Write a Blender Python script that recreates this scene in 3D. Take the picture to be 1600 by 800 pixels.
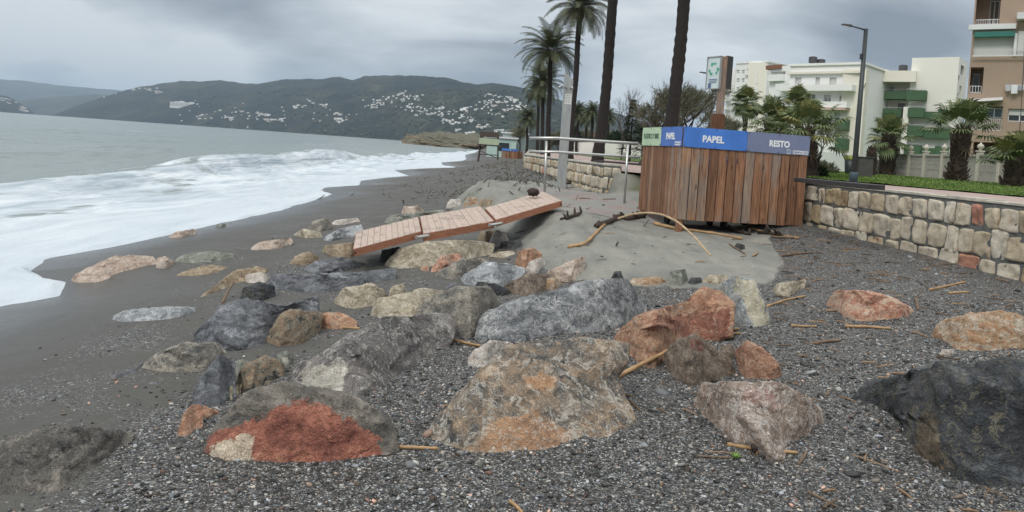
import bpy, bmesh, math, random
import numpy as np
from mathutils import Vector, Matrix

random.seed(7)
rng = np.random.default_rng(7)
scene = bpy.context.scene
COL = scene.collection
for o in list(bpy.data.objects):
    bpy.data.objects.remove(o, do_unlink=True)

# ------------------------------------------------------------ camera
FPX, ROLL, PITCH, PY0 = 1164.0, 0.07, math.radians(1.2), 255.0
CAMZ = 1.6
cam_d = bpy.data.cameras.new('camera')
cam = bpy.data.objects.new('camera', cam_d)
COL.objects.link(cam)
cam.matrix_world = (Matrix.Translation((0, 0, CAMZ)) @ Matrix.Rotation(math.pi / 2 - PITCH, 4, 'X')
                    @ Matrix.Rotation(ROLL, 4, 'Z'))
cam_d.sensor_width = 36.0
cam_d.lens = 36.0 * FPX / 1600.0
cam_d.shift_y = -(400 - PY0) / 1600.0
cam_d.clip_start = 0.05
cam_d.clip_end = 40000
scene.camera = cam

# ------------------------------------------------------------ world: overcast sky
SUN_AZ, SUN_EL = math.radians(215), math.radians(48)   # azimuth clockwise from +Y
world = bpy.data.worlds.new('World')
scene.world = world
world.use_nodes = True


class NT:
    """small helper around a node tree"""
    def __init__(self, tree):
        self.t = tree
        self.n = tree.nodes
        self.l = tree.links

    def new(self, typ, **kw):
        n = self.n.new(typ)
        for k, v in kw.items():
            setattr(n, k, v)
        return n

    def put(self, sock, v):
        if v is None:
            return
        if hasattr(v, 'is_linked') or isinstance(v, bpy.types.NodeSocket):
            self.l.new(v, sock)
        else:
            if sock.type == 'RGBA' and not isinstance(v, (int, float)) and len(v) == 3:
                v = (*v, 1)
            if sock.type == 'RGBA' and isinstance(v, (int, float)):
                v = (v, v, v, 1)
            if sock.type == 'VECTOR' and isinstance(v, (int, float)):
                v = (v, v, v)
            sock.default_value = v

    def math(self, op, a, b=None, c=None, clamp=False):
        n = self.new('ShaderNodeMath', operation=op, use_clamp=clamp)
        self.put(n.inputs[0], a); self.put(n.inputs[1], b); self.put(n.inputs[2], c)
        return n.outputs[0]

    def vmath(self, op, a, b=None, out=0):
        n = self.new('ShaderNodeVectorMath', operation=op)
        self.put(n.inputs[0], a); self.put(n.inputs[1], b)
        return n.outputs['Value'] if op in ('DOT_PRODUCT', 'LENGTH', 'DISTANCE') else n.outputs[0]

    def noise(self, vec, scale=5, detail=4, rough=0.55, dist=0.0, col=False):
        n = self.new('ShaderNodeTexNoise')
        self.put(n.inputs['Vector'], vec)
        n.inputs['Scale'].default_value = scale
        n.inputs['Detail'].default_value = detail
        n.inputs['Roughness'].default_value = rough
        n.inputs['Distortion'].default_value = dist
        return n.outputs['Color' if col else 'Fac']

    def voro(self, vec, scale=5, feature='F1', out='Distance', rand=1.0):
        n = self.new('ShaderNodeTexVoronoi', feature=feature)
        self.put(n.inputs['Vector'], vec)
        n.inputs['Scale'].default_value = scale
        n.inputs['Randomness'].default_value = rand
        return n.outputs[out]

    def ramp(self, fac, stops, interp='LINEAR'):
        n = self.new('ShaderNodeValToRGB')
        cr = n.color_ramp
        cr.interpolation = interp
        while len(cr.elements) < len(stops):
            cr.elements.new(0.5)
        for e, (p, c) in zip(cr.elements, stops):
            e.position = p
            e.color = (c, c, c, 1) if isinstance(c, (int, float)) else (*c[:3], 1)
        self.put(n.inputs[0], fac)
        return n.outputs[0]

    def mix(self, fac, a, b, blend='MIX'):
        n = self.new('ShaderNodeMix', data_type='RGBA', blend_type=blend)
        self.put(n.inputs[0], fac); self.put(n.inputs[6], a); self.put(n.inputs[7], b)
        return n.outputs[2]

    def map(self, vec, loc=(0, 0, 0), rot=(0, 0, 0), scale=(1, 1, 1)):
        n = self.new('ShaderNodeMapping')
        self.put(n.inputs[0], vec); self.put(n.inputs[1], loc); self.put(n.inputs[2], rot); self.put(n.inputs[3], scale)
        return n.outputs[0]

    def attr(self, name, out='Fac'):
        n = self.new('ShaderNodeAttribute', attribute_name=name)
        return n.outputs[out]

    def bump(self, h, strength=0.5, dist=0.02, normal=None):
        n = self.new('ShaderNodeBump')
        n.inputs['Strength'].default_value = strength
        n.inputs['Distance'].default_value = dist
        self.put(n.inputs['Height'], h)
        if normal is not None:
            self.put(n.inputs['Normal'], normal)
        return n.outputs[0]

    def sep(self, vec):
        n = self.new('ShaderNodeSeparateXYZ')
        self.put(n.inputs[0], vec)
        return n.outputs

    def comb(self, x, y, z):
        n = self.new('ShaderNodeCombineXYZ')
        self.put(n.inputs[0], x); self.put(n.inputs[1], y); self.put(n.inputs[2], z)
        return n.outputs[0]

    def smooth(self, v, a, b):
        n = self.new('ShaderNodeMapRange', interpolation_type='SMOOTHSTEP')
        self.put(n.inputs[0], v)
        n.inputs[1].default_value = a; n.inputs[2].default_value = b
        return n.outputs[0]


def srgb(r, g, b):
    f = lambda c: (c / 255 / 12.92) if c / 255 <= 0.04045 else ((c / 255 + 0.055) / 1.055) ** 2.4
    return (f(r), f(g), f(b))


# camera maths: photograph pixel (1600x800) -> world
_R = np.array(cam.matrix_world.to_3x3())
CAM = np.array((0, 0, CAMZ))


def ray(x, y):
    x = np.asarray(x, float); y = np.asarray(y, float)
    c = np.stack([(x - 800) / FPX, -(y - PY0) / FPX, -np.ones_like(x)], -1)
    return c @ _R.T


def P(x, y, d):
    return CAM + ray(x, y) * np.asarray(d, float)[..., None]


def Zp(x, y, z):
    r = ray(x, y)
    return CAM + r * ((z - CAMZ) / r[2])


W = NT(world.node_tree)
W.n.clear()
wout = W.new('ShaderNodeOutputWorld')
sky = W.new('ShaderNodeTexSky', sky_type='NISHITA')
sky.sun_disc = False
sky.sun_elevation = SUN_EL
sky.sun_rotation = SUN_AZ
skyc = W.vmath('MULTIPLY', sky.outputs[0], (0.1, 0.1, 0.1))
D = W.new('ShaderNodeTexCoord').outputs['Generated']
dx, dy, dz = W.sep(D)
dzc = W.math('MAXIMUM', dz, 0.0)
den = W.math('ADD', dzc, 0.30)
cp = W.comb(W.math('DIVIDE', dx, den), W.math('DIVIDE', dy, den), 0.0)
cl1 = W.noise(W.map(cp, (3.1, 1.7, 0), (0, 0, 0.3), (1.3, 1.9, 1)), 1.0, 6, 0.5, 0.5)
cl2 = W.noise(W.map(cp, (9.1, 4.2, 0), (0, 0, 0.2), (3.2, 5.0, 1)), 1.0, 5, 0.5, 0.4)
val = W.math('ADD', W.math('MULTIPLY_ADD', cl1, 1.25, -.14), W.math('MULTIPLY_ADD', cl2, 0.46, -.08))


def lobe(px, py, width, amp):
    d = ray(px, py)
    d = d / np.linalg.norm(d)
    dt = W.vmath('DOT_PRODUCT', D, tuple(d))
    e = W.math('POWER', 2.718, W.math('MULTIPLY', W.math('SUBTRACT', dt, 1.0), 2.0 / width ** 2))
    return W.math('MULTIPLY', e, amp * 1.8)


for a in [(-60, 78, .10, .40), (180, 95, .07, .38), (330, 112, .06, .32), (60, 15, .16, -.02), (230, 55, .09, -.10), (420, 75, .08, -.12),
          (640, 10, .16, .26), (520, 92, .10, -.14), (720, 95, .10, -.16), (870, 110, .09, -.08), (1000, 130, .10, -.05),
          (1000, 40, .2, .10), (1250, 30, .22, .06), (1420, 85, .08, -.22), (1330, 75, .07, -.10), (980, 165, .05, .16), (1500, -20, .1, .05), (80, 118, .05, -.1)]:
    val = W.math('ADD', val, lobe(*a))
cloud = W.ramp(val, [(0.30, srgb(131, 137, 147)), (0.50, srgb(164, 170, 177)), (0.68, srgb(196, 203, 209)), (0.92, srgb(236, 240, 242))])
up = W.smooth(dz, 0.30, 0.75)          # the deck overhead, above the frame, is brighter
cloud = W.vmath('MULTIPLY', cloud, W.comb(*[W.math('MULTIPLY_ADD', up, k_, 1.0) for k_ in (2.1, 1.95, 1.72)]))
skymix = W.mix(0.94, skyc, cloud)
bg = W.new('ShaderNodeBackground')
W.l.new(skymix, bg.inputs['Color'])
bg.inputs['Strength'].default_value = 1.0
W.l.new(bg.outputs[0], wout.inputs['Surface'])

sun_d = bpy.data.lights.new('sun', 'SUN')
sun_d.energy = 1.5
sun_d.angle = math.radians(16)
sun_d.color = (1.0, 0.96, 0.90)
sun = bpy.data.objects.new('sun', sun_d)
COL.objects.link(sun)
sd = Vector((math.sin(SUN_AZ) * math.cos(SUN_EL), math.cos(SUN_AZ) * math.cos(SUN_EL), math.sin(SUN_EL)))
sun.rotation_euler = sd.to_track_quat('Z', 'Y').to_euler()

scene.view_settings.view_transform = 'Standard'
scene.view_settings.look = 'None'
scene.view_settings.exposure = 0.0
scene.view_settings.gamma = 1.0
scene.cycles.volume_bounces = 0
scene.cycles.max_bounces = 6


# ------------------------------------------------------------ generic helpers
def tag(o, label=None, cat=None, group=None, kind=None):
    if label: o['label'] = label
    if cat: o['category'] = cat
    if group: o['group'] = group
    if kind: o['kind'] = kind
    return o


def empty(name, loc, label, cat, group=None, rz=0.0):
    o = bpy.data.objects.new(name, None)
    o.empty_display_size = 0.2
    COL.objects.link(o)
    o.location = tuple(loc)
    o.rotation_euler = (0, 0, rz)
    return tag(o, label, cat, group)


def wloc(o):
    v = Vector((0, 0, 0))
    while o is not None:
        v = o.matrix_basis @ v
        o = o.parent
    return v


def mesh_obj(name, me, parent=None, mats=None, loc=None, smooth=False):
    o = bpy.data.objects.new(name, me)
    COL.objects.link(o)
    if parent is not None:
        o.parent = parent
    if loc is not None:
        o.location = tuple(loc)
    if mats:
        for m in (mats if isinstance(mats, (list, tuple)) else [mats]):
            me.materials.append(m)
    if smooth:
        me.polygons.foreach_set('use_smooth', [True] * len(me.polygons))
    return o


def np_mesh(name, verts, faces, attrs=None, uniform=True):
    """faces: int array (n,k) or list of lists; attrs: dict name->per-vertex floats or colours (n,4)"""
    me = bpy.data.meshes.new(name)
    verts = np.asarray(verts, np.float32)
    if isinstance(faces, np.ndarray):
        n, k = faces.shape
        me.vertices.add(len(verts)); me.vertices.foreach_set('co', verts.ravel())
        me.loops.add(n * k); me.loops.foreach_set('vertex_index', faces.astype(np.int32).ravel())
        me.polygons.add(n); me.polygons.foreach_set('loop_start', np.arange(0, n * k, k, dtype=np.int32))
        me.update(calc_edges=True); me.validate()
    else:
        me.from_pydata(verts.tolist(), [], faces)
    for nm, a in (attrs or {}).items():
        a = np.asarray(a, np.float32)
        if a.ndim == 1:
            at = me.attributes.new(nm, 'FLOAT', 'POINT'); at.data.foreach_set('value', a)
        else:
            at = me.attributes.new(nm, 'FLOAT_COLOR', 'POINT'); at.data.foreach_set('color', a.ravel())
    return me


class MB:
    """collects boxes, tubes and polygons in world space; build() links them as one mesh object"""
    def __init__(self):
        self.v = []; self.f = []; self.mi = []; self.col = []; self.cur = 0; self.c = 0.5

    def _add(self, vs, fs):
        b = len(self.v)
        self.v += [tuple(map(float, p)) for p in vs]
        self.col += [self.c] * len(vs)
        for q in fs:
            self.f.append([b + i for i in q]); self.mi.append(self.cur)

    def hexa(self, p):
        """p: 8 points, 0-3 bottom ring, 4-7 top ring"""
        self._add(p, [(3, 2, 1, 0), (4, 5, 6, 7), (0, 1, 5, 4), (1, 2, 6, 5), (2, 3, 7, 6), (3, 0, 4, 7)])

    def box(self, c, s, M=None):
        c = np.array(c, float); h = np.array(s, float) / 2
        pts = [np.array((x, y, z)) * h for z in (-1, 1) for x, y in ((-1, -1), (1, -1), (1, 1), (-1, 1))]
        if M is not None:
            A = np.array(M)[:3, :3]
            pts = [A @ p for p in pts]
        self.hexa([c + p for p in pts])

    def quad(self, a, b, c, d):
        self._add([a, b, c, d], [(0, 1, 2, 3)])

    def tri(self, a, b, c):
        self._add([a, b, c], [(0, 1, 2)])

    def tube(self, pts, radii, n=8, cap=True):
        pts = [np.array(p, float) for p in pts]
        if not hasattr(radii, '__len__'):
            radii = [radii] * len(pts)
        rings = []
        up = np.array((0.13, 0.31, 0.94))
        vs = []
        for i, p in enumerate(pts):
            t = pts[min(i + 1, len(pts) - 1)] - pts[max(i - 1, 0)]
            t = t / (np.linalg.norm(t) + 1e-9)
            a = np.cross(t, up)
            if np.linalg.norm(a) < 0.1:
                a = np.cross(t, (1, 0, 0))
            a /= np.linalg.norm(a)
            b = np.cross(t, a)
            for k in range(n):
                th = 2 * math.pi * k / n
                vs.append(p + (a * math.cos(th) + b * math.sin(th)) * radii[i])
        fs = []
        for i in range(len(pts) - 1):
            for k in range(n):
                fs.append((i * n + k, i * n + (k + 1) % n, (i + 1) * n + (k + 1) % n, (i + 1) * n + k))
        if cap:
            fs.append(tuple(range(n))[::-1]); fs.append(tuple((len(pts) - 1) * n + k for k in range(n)))
        self._add(vs, fs)

    def prism(self, poly, z0, z1):
        n = len(poly)
        vs = [(x, y, z0) for x, y in poly] + [(x, y, z1) for x, y in poly]
        fs = [tuple(range(n))[::-1], tuple(range(n, 2 * n))] + [(i, (i + 1) % n, n + (i + 1) % n, n + i) for i in range(n)]
        self._add(vs, fs)

    def build(self, name, mats, parent=None, loc=None, smooth=False, bevel=0.0, hue=False):
        """parent given: vertices are world coordinates and are moved into the parent's space"""
        V = np.array(self.v, float)
        if parent is not None:
            Mi = None
            M = Matrix.Identity(4); q = parent
            while q is not None:
                M = q.matrix_basis @ M
                q = q.parent
            A = np.array(M.inverted())
            V = V @ A[:3, :3].T + A[:3, 3]
        elif loc is None:
            loc = np.array((V[:, 0].mean(), V[:, 1].mean(), V[:, 2].min()))
            V = V - loc
        else:
            V = V - np.array(loc)
        me = bpy.data.meshes.new(name)
        me.from_pydata(V.tolist(), [], self.f)
        me.polygons.foreach_set('material_index', self.mi)
        at = me.attributes.new('tone', 'FLOAT', 'POINT'); at.data.foreach_set('value', self.col)
        me.update()
        o = mesh_obj(name, me, parent, mats, loc if parent is None else None, smooth)
        if bevel > 0:
            md = o.modifiers.new('bevel', 'BEVEL'); md.width = bevel; md.segments = 2; md.limit_method = 'ANGLE'
            md.harden_normals = False
        return o


# ------------------------------------------------------------ numpy noise
_perm = rng.permutation(256).astype(np.int64)
_perm = np.concatenate([_perm, _perm, _perm])
_grad = rng.normal(size=(256, 3)); _grad /= np.linalg.norm(_grad, axis=1)[:, None]


def pnoise(p):
    p = np.asarray(p, float)
    i = np.floor(p).astype(np.int64); f = p - i
    u = f * f * f * (f * (f * 6 - 15) + 10)
    i &= 255
    out = 0
    for a in (0, 1):
        wa = u[..., 0] if a else 1 - u[..., 0]
        for b in (0, 1):
            wb = u[..., 1] if b else 1 - u[..., 1]
            for c in (0, 1):
                wc = u[..., 2] if c else 1 - u[..., 2]
                h = _perm[_perm[_perm[(i[..., 0] + a) & 255] + ((i[..., 1] + b) & 255)] + ((i[..., 2] + c) & 255)]
                g = _grad[h]
                d = g[..., 0] * (f[..., 0] - a) + g[..., 1] * (f[..., 1] - b) + g[..., 2] * (f[..., 2] - c)
                out = out + wa * wb * wc * d
    return out * 1.5


def fbm(p, oct=4, gain=0.5, lac=2.03):
    p = np.asarray(p, float)
    s = 0; a = 1.0
    for k in range(oct):
        s = s + a * pnoise(p + 17.3 * k)
        p = p * lac; a *= gain
    return s


def xyz(x, y, z=0.0):
    x, y = np.broadcast_arrays(np.asarray(x, float), np.asarray(y, float))
    return np.stack([x, y, np.broadcast_to(np.asarray(z, float), x.shape)], -1)


def sstep(v, a, b):
    t = np.clip((np.asarray(v, float) - a) / (b - a), 0, 1)
    return t * t * (3 - 2 * t)

# ============================================================ terrain
SEA = -0.40
SHORE = np.array([(-30, -4.7), (0, -4.9), (5, -5.0), (7.4, -5.22), (8.2, -5.0), (8.9, -5.35), (9.4, -6.1), (10.2, -6.35), (12.7, -6.15), (15.5, -6.0), (18.8, -5.8),
                  (22, -5.9), (25, -6.0), (26.3, -6.7), (28.2, -7.0), (29.5, -6.3), (31, -6.3), (34, -6.9), (38, -6.5), (42, -5.8), (45, -6.8), (48, -7.6), (52, -7.0), (58, -5.2),
                  (63, -4.6), (66, -6.2), (75, -7.2), (88, -6.0), (100, -6.2), (140, -9), (200, -10), (300, -14), (420, -22), (700, -60), (1500, -100), (12000, -300)], float)
WALL = np.array([(-60, 16.0), (2, 7.2), (8.93, 6.16), (13.78, 5.43), (14.6, 5.25), (17.4, 2.9), (18.2, 2.25), (31, 0.5), (60, 0.9), (110, 2.6), (300, 8), (900, 20), (12000, 60)], float)
WTOP = 1.36
LAND = 1.16


def shore_x(y):
    return np.interp(y, SHORE[:, 0], SHORE[:, 1])


def wall_x(y):
    return np.interp(y, WALL[:, 0], WALL[:, 1])


PROF = np.array([(-400, -9), (-60, -5), (-8, -1.5), (-1, -0.52), (0, -0.4), (1, -0.27), (2.5, -0.13), (5, -0.03), (6.2, 0.0), (20, 0.12), (400, .2)], float)


def ground_z(x, y, micro=True):
    x, y = np.broadcast_arrays(np.asarray(x, float), np.asarray(y, float))
    t = x - shore_x(y)
    z = np.interp(t, PROF[:, 0], PROF[:, 1])
    dw = wall_x(y) - x
    wb = np.interp(y, [-20, 2, 8.5, 13, 17, 20, 34, 60, 90, 110, 200, 12000], [0.3, .33, .42, .56, .64, .64, .86, .75, .3, .05, .1, .1])
    reach = np.interp(y, [0, 8, 13, 20, 35, 110, 12000], [5.0, 4.2, 3.2, 4.5, 5.0, 7.0, 7.0])
    z = z + (wb - np.maximum(z, 0)) * sstep(1 - dw / reach, 0.0, 1.0) * (t > 0)
    # the sand heaped over the ramp
    edge = np.interp(y, [7, 8.6, 9.5, 12, 15, 18, 23], [2.0, 1.2, .35, .25, -.4, -1.2, -1.0])
    my = np.interp(y, [8.0, 8.7, 9.6, 11, 12.6, 14.2, 16.5, 20, 24, 28], [0, .11, .21, .29, .34, .45, .70, .74, .6, 0])
    ml = sstep(x, edge - .55, edge + .55) * (1 - sstep(x, wall_x(y) - 1.4, wall_x(y) - .3))
    ml = ml * (1 - sstep(y, 19, 27))
    lobe_ = .26 * np.exp(-((x - .95) / .75) ** 2 - ((y - 12.6) / 1.7) ** 2)
    z = z + np.maximum(my + lobe_ - z, 0) * ml
    # step up to the promenade land behind the wall line
    gap = sstep(y, 14.0, 14.8) * (1 - sstep(y, 17.4, 18.1))
    wdt = .12 + 1.5 * gap
    k = sstep(-dw, -.05 + .18 * (1 - gap) - gap * .9, .18 * (1 - gap) + wdt)
    z = z * (1 - k) + LAND * k
    far = np.hypot(x, y)
    if micro:
        m = fbm(xyz(x * .9, y * .9), 3) * .022 + fbm(xyz(x * 3.1, y * 3.1, 5.), 3) * .012
        m = m * (1 - k) * sstep(t, -.2, 2.5) * np.clip(30 / (far + 1), 0.1, 1)
        # storm-scoured channels round the toe of the sand heap
        ch = np.abs(fbm(xyz(x * 1.1 + 3, y * .6, 2.), 4)) * .13 * ml * sstep(2.0 - x, 0, 1.6) + ml * .02 * np.abs(fbm(xyz(x * 2.6, y * 2.6, 7.), 3))
        z = z + m - ch
        # dips dug round the big boulders in front
        for bx, by, r, dpt in ((2.35, 5.55, .35, .05), (-1.75, 4.9, .5, .06), (.35, 5.7, .5, .05)):
            z = z - dpt * np.exp(-((x - bx) ** 2 + (y - by) ** 2) / r ** 2)
    return z


def G(px, py, lo=1.5, hi=120):
    """depth (along the view axis) at which the ray through a pixel meets the ground"""
    d = np.exp(np.linspace(math.log(lo), math.log(hi), 900))
    p = CAM + ray(px, py)[None, :] * d[:, None]
    below = p[:, 2] < ground_z(p[:, 0], p[:, 1])
    i = int(np.argmax(below)) if below.any() else len(d) - 1
    return d[i]


def GP(px, py):
    p = P(px, py, G(px, py))
    p[2] = ground_z(p[0], p[1])
    return p


def gpt(x, y, up=0.0):
    return np.array((x, y, float(ground_z(x, y)) + up))


# ============================================================ materials
MATS = {}


def new_mat(name):
    m = bpy.data.materials.new(name)
    m.use_nodes = True
    t = NT(m.node_tree)
    b = t.n.get('Principled BSDF')
    return m, t, b


def set_in(t, b, **kw):
    names = dict(color='Base Color', rough='Roughness', normal='Normal', metal='Metallic', spec='Specular IOR Level', alpha='Alpha', coat='Coat Weight', trans='Transmission Weight')
    for k, v in kw.items():
        t.put(b.inputs[names[k]], v)


def objvec(t, scale=(1, 1, 1)):
    c = t.new('ShaderNodeTexCoord').outputs['Object']
    r = t.new('ShaderNodeObjectInfo').outputs['Random']
    off = t.comb(t.math('MULTIPLY', r, 37.0), t.math('MULTIPLY', r, 91.0), t.math('MULTIPLY', r, 53.0))
    return t.map(t.vmath('ADD', c, off), scale=scale)


def plain(name, c, rough=0.6, var=0.12, scale=6.0, metal=0.0, bump=0.0, spec=0.5, stretch=(1, 1, 1), tone=0.0):
    """a plain material with blotchy variation in colour and gloss"""
    if name in MATS:
        return MATS[name]
    m, t, b = new_mat(name)
    v = objvec(t, stretch)
    n = t.noise(v, scale, 6, .6)
    lo = tuple(x * (1 - var) for x in c); hi = tuple(min(1, x * (1 + var)) for x in c)
    colr = t.ramp(n, [(.3, lo), (.7, hi)])
    if tone:
        k = t.math('MULTIPLY_ADD', t.attr('tone'), 2 * tone, 1 - tone)
        colr = t.vmath('MULTIPLY', colr, t.comb(k, k, k))
    set_in(t, b, color=colr, rough=t.math('MULTIPLY_ADD', n, .2, rough - .1), metal=metal, spec=spec)
    if bump:
        set_in(t, b, normal=t.bump(t.noise(v, scale * 4, 5, .6), bump, .01))
    MATS[name] = m
    return m


# ---- beach
def beach_material():
    m, t, b = new_mat('dark beach shingle and sand')
    pos = t.new('ShaderNodeNewGeometry').outputs['Position']
    sand_a, wet, gravel, land = t.attr('sand'), t.attr('wet'), t.attr('gravel'), t.attr('land')
    wob = t.vmath('ADD', pos, t.vmath('MULTIPLY', t.vmath('SUBTRACT', t.noise(pos, 30, 2, .5, 0, True), (.5, .5, .5)), (.02, .02, .02)))
    # pebbles in three sizes
    def peb(scale):
        c = t.voro(wob, scale, 'F1', 'Color')
        d = t.voro(wob, scale, 'F1', 'Distance')
        g = t.sep(c)[0]; h = t.sep(c)[1]
        tone = t.ramp(g, [(0, .009), (.3, .023), (.52, .052), (.76, .115), (.90, .26), (1.0, .58)])
        hue = t.ramp(h, [(0, (.90, .98, 1.08)), (.5, (1.02, 1, .97)), (.8, (1.06, 1.0, .90)), (.93, (1.1, .98, .82)), (1, (1.3, .85, .65))])
        return t.vmath('MULTIPLY', tone, hue), d
    c1, d1 = peb(95); c2, d2 = peb(44); c3, d3 = peb(150)
    pick = t.noise(pos, 14, 3, .6)
    gcol = t.mix(t.smooth(pick, .44, .52), c1, c3)
    gcol = t.mix(t.smooth(t.noise(pos, 23, 2, .5), .57, .61), gcol, c2)
    # fine dark sand
    fs = t.noise(pos, 260, 2, .6)
    lg = t.noise(pos, .9, 4, .55)
    scol = t.mix(lg, (.060, .058, .053), (.088, .084, .077))
    scol = t.vmath('MULTIPLY', scol, t.ramp(fs, [(.25, .55), (.5, 1.0), (.8, 1.7)]))
    gmask = t.smooth(t.math('ADD', t.math('ADD', gravel, t.math('MULTIPLY', t.math('SUBTRACT', t.noise(pos, 1.4, 5, .6), .5), 1.1)),
                            t.math('MULTIPLY', t.math('SUBTRACT', t.noise(pos, 35, 2, .6), .5), .7)), .3, .72)
    col = t.mix(gmask, scol, gcol)
    # damp darkening by the water
    col = t.vmath('MULTIPLY', col, t.mix(wet, (1, 1, 1), (.78, .80, .84)))
    # pale silt heaped on the ramp
    pn = t.noise(t.map(pos, scale=(1, .6, 1)), 2.2, 6, .6)
    pal = t.ramp(pn, [(.25, (.135, .137, .126)), (.5, (.20, .198, .178)), (.75, (.27, .262, .23))])
    pal = t.vmath('MULTIPLY', pal, t.ramp(t.noise(pos, 190, 2, .6), [(.3, .82), (.7, 1.15)]))
    specks = t.math('MAXIMUM', t.smooth(t.noise(pos, 42, 2, .6), .66, .74), t.smooth(t.noise(pos, 4.5, 7, .7), .60, .70))
    pal = t.mix(specks, pal, (.075, .073, .066))
    smask = t.smooth(t.math('ADD', sand_a, t.math('MULTIPLY', t.math('SUBTRACT', t.noise(pos, 3.6, 8, .72), .5), 1.0)), .42, .56)
    col = t.mix(smask, col, pal)
    col = t.mix(land, col, t.mix(t.noise(pos, 3, 5, .6), (.10, .085, .05), (.05, .07, .025)))
    h = t.math('ADD', t.math('MULTIPLY', t.math('SUBTRACT', .6, d1), gmask), t.math('MULTIPLY', fs, .18))
    h = t.math('MULTIPLY', h, t.math('SUBTRACT', 1.0, t.math('MULTIPLY', smask, .82)))
    h2 = t.math('ADD', h, t.math('MULTIPLY', t.noise(pos, 9, 5, .65), .9))
    bp = t.bump(h2, .9, .012)
    rough = t.mix(wet, t.mix(gmask, .8, .62), .22)
    set_in(t, b, color=col, normal=bp, rough=t.mix(smask, rough, .85), spec=.42)
    return m


M_BEACH = beach_material()


def water_material():
    m, t, b = new_mat('grey green sea water with foam')
    pos = t.new('ShaderNodeNewGeometry').outputs['Position']
    fo = t.attr('foam'); dep = t.attr('deep')
    v = t.map(pos, scale=(1.0, .35, 1))
    # lacy foam
    n1 = t.noise(v, 1.1, 7, .62, .5)
    lace = t.voro(t.vmath('ADD', v, t.vmath('MULTIPLY', t.noise(v, 2.0, 4, .6, 0, True), (.6, .6, .6))), 2.2, 'DISTANCE_TO_EDGE')
    lacef = t.math('SUBTRACT', 1.0, t.smooth(lace, 0.0, .22))
    f = t.math('ADD', t.math('MULTIPLY', fo, 1.55), t.math('MULTIPLY', t.math('SUBTRACT', n1, .5), 1.7))
    f = t.math('ADD', f, t.math('MULTIPLY', lacef, .18))
    f = t.smooth(f, .52, 1.0)
    streak = t.noise(t.map(pos, scale=(.8, .16, 1)), 1.6, 8, .66, .8)
    fcol = t.ramp(streak, [(.34, (.31, .37, .42)), (.48, (.46, .51, .56)), (.66, (.64, .68, .715))])
    wcol = t.mix(t.noise(t.map(pos, scale=(.03, .01, 1)), 1.0, 4, .5), (.125, .165, .165), (.175, .215, .200))
    wcol = t.mix(dep, t.mix(.5, wcol, (.20, .23, .21)), wcol)
    fcol = t.mix(t.math('MULTIPLY', t.attr('wash'), .72), fcol, (.49, .54, .59))
    col = t.mix(f, wcol, fcol)
    w1 = t.noise(t.map(pos, rot=(0, 0, .15), scale=(1.0, .45, 1)), .7, 7, .65, .3)
    w2 = t.noise(t.map(pos, scale=(.12, .04, 1)), 1.0, 5, .6, .2)
    hh = t.math('ADD', t.math('MULTIPLY', w1, .35), t.math('MULTIPLY', w2, 2.0))
    bp = t.bump(hh, .9, .45)
    bp2 = t.bump(t.noise(pos, 24, 5, .7), .35, .02, bp)
    set_in(t, b, color=col, rough=t.mix(f, .22, .8), normal=bp2, spec=.5)
    return m


M_WATER = water_material()

# ============================================================ ground sheet
def polar_grid(az, r):
    A, R_ = np.meshgrid(az, r)
    x = np.sin(A) * R_; y = np.cos(A) * R_
    n, k = len(r), len(az)
    i = np.arange((n - 1) * (k - 1)); a = (i // (k - 1)) * k + i % (k - 1)
    faces = np.stack([a, a + 1, a + k + 1, a + k], 1)[:, ::-1]
    return x.ravel(), y.ravel(), faces


az = np.concatenate([np.radians(np.linspace(-180, -52, 40))[:-1], np.radians(np.linspace(-52, 52, 780)), np.radians(np.linspace(52, 180, 40))[1:]])
rr = np.concatenate([np.linspace(.05, 2.2, 24)[:-1], np.exp(np.arange(math.log(2.2), math.log(55), .0058)), np.exp(np.linspace(math.log(56), math.log(14000), 150))])
gx, gy, gf = polar_grid(az, rr)
gz = ground_z(gx, gy)
tt = gx - shore_x(gy)
edge = np.interp(gy, [7, 8.6, 9.5, 12, 15, 18, 24], [2.2, 1.35, .35, .2, -.6, -1.5, -.5])
lim = np.interp(gx, [-2, 0.2, .7, 1.2, 2.4, 3.3, 3.9, 4.4], [14.5, 10.2, 8.95, 8.65, 8.75, 9.2, 10.4, 12.5])
sand = sstep(gx, edge - .35, edge + .35) * sstep(gy, lim - .35, lim + .35) * (1 - sstep(gy, 20, 26)) * (1 - sstep(gx, 4.2, 5.0) * (1 - sstep(gy, 12.8, 14)))
wet = 1 - sstep(tt + .5 * fbm(xyz(gx * .5, gy * .3), 3), .15, 2.6)
gravel = sstep(gx + .9 * fbm(xyz(gx * .6, gy * .35, 3.), 3) + (6 - np.clip(gy, 0, 12)) * .24, -2.6, .2) * (1 - sstep(gy, 25, 70) * .5)
gravel = np.maximum(gravel, .42 * sstep(tt, .6, 2.0))
gap_ = sstep(gy, 14.2, 15) * (1 - sstep(gy, 17.4, 18.1))
land = np.maximum(sstep(gx - wall_x(gy), .25, .6) * sstep(gz, .8, 1.1), gap_ * sstep(gx - wall_x(gy), -.5, .1) * sstep(gz, .70, .85))
ground = mesh_obj('beach', np_mesh('beach', np.stack([gx, gy, gz], 1), gf, dict(sand=sand, wet=wet, gravel=gravel, land=land)), mats=M_BEACH, smooth=True)
tag(ground, kind='structure')

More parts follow.
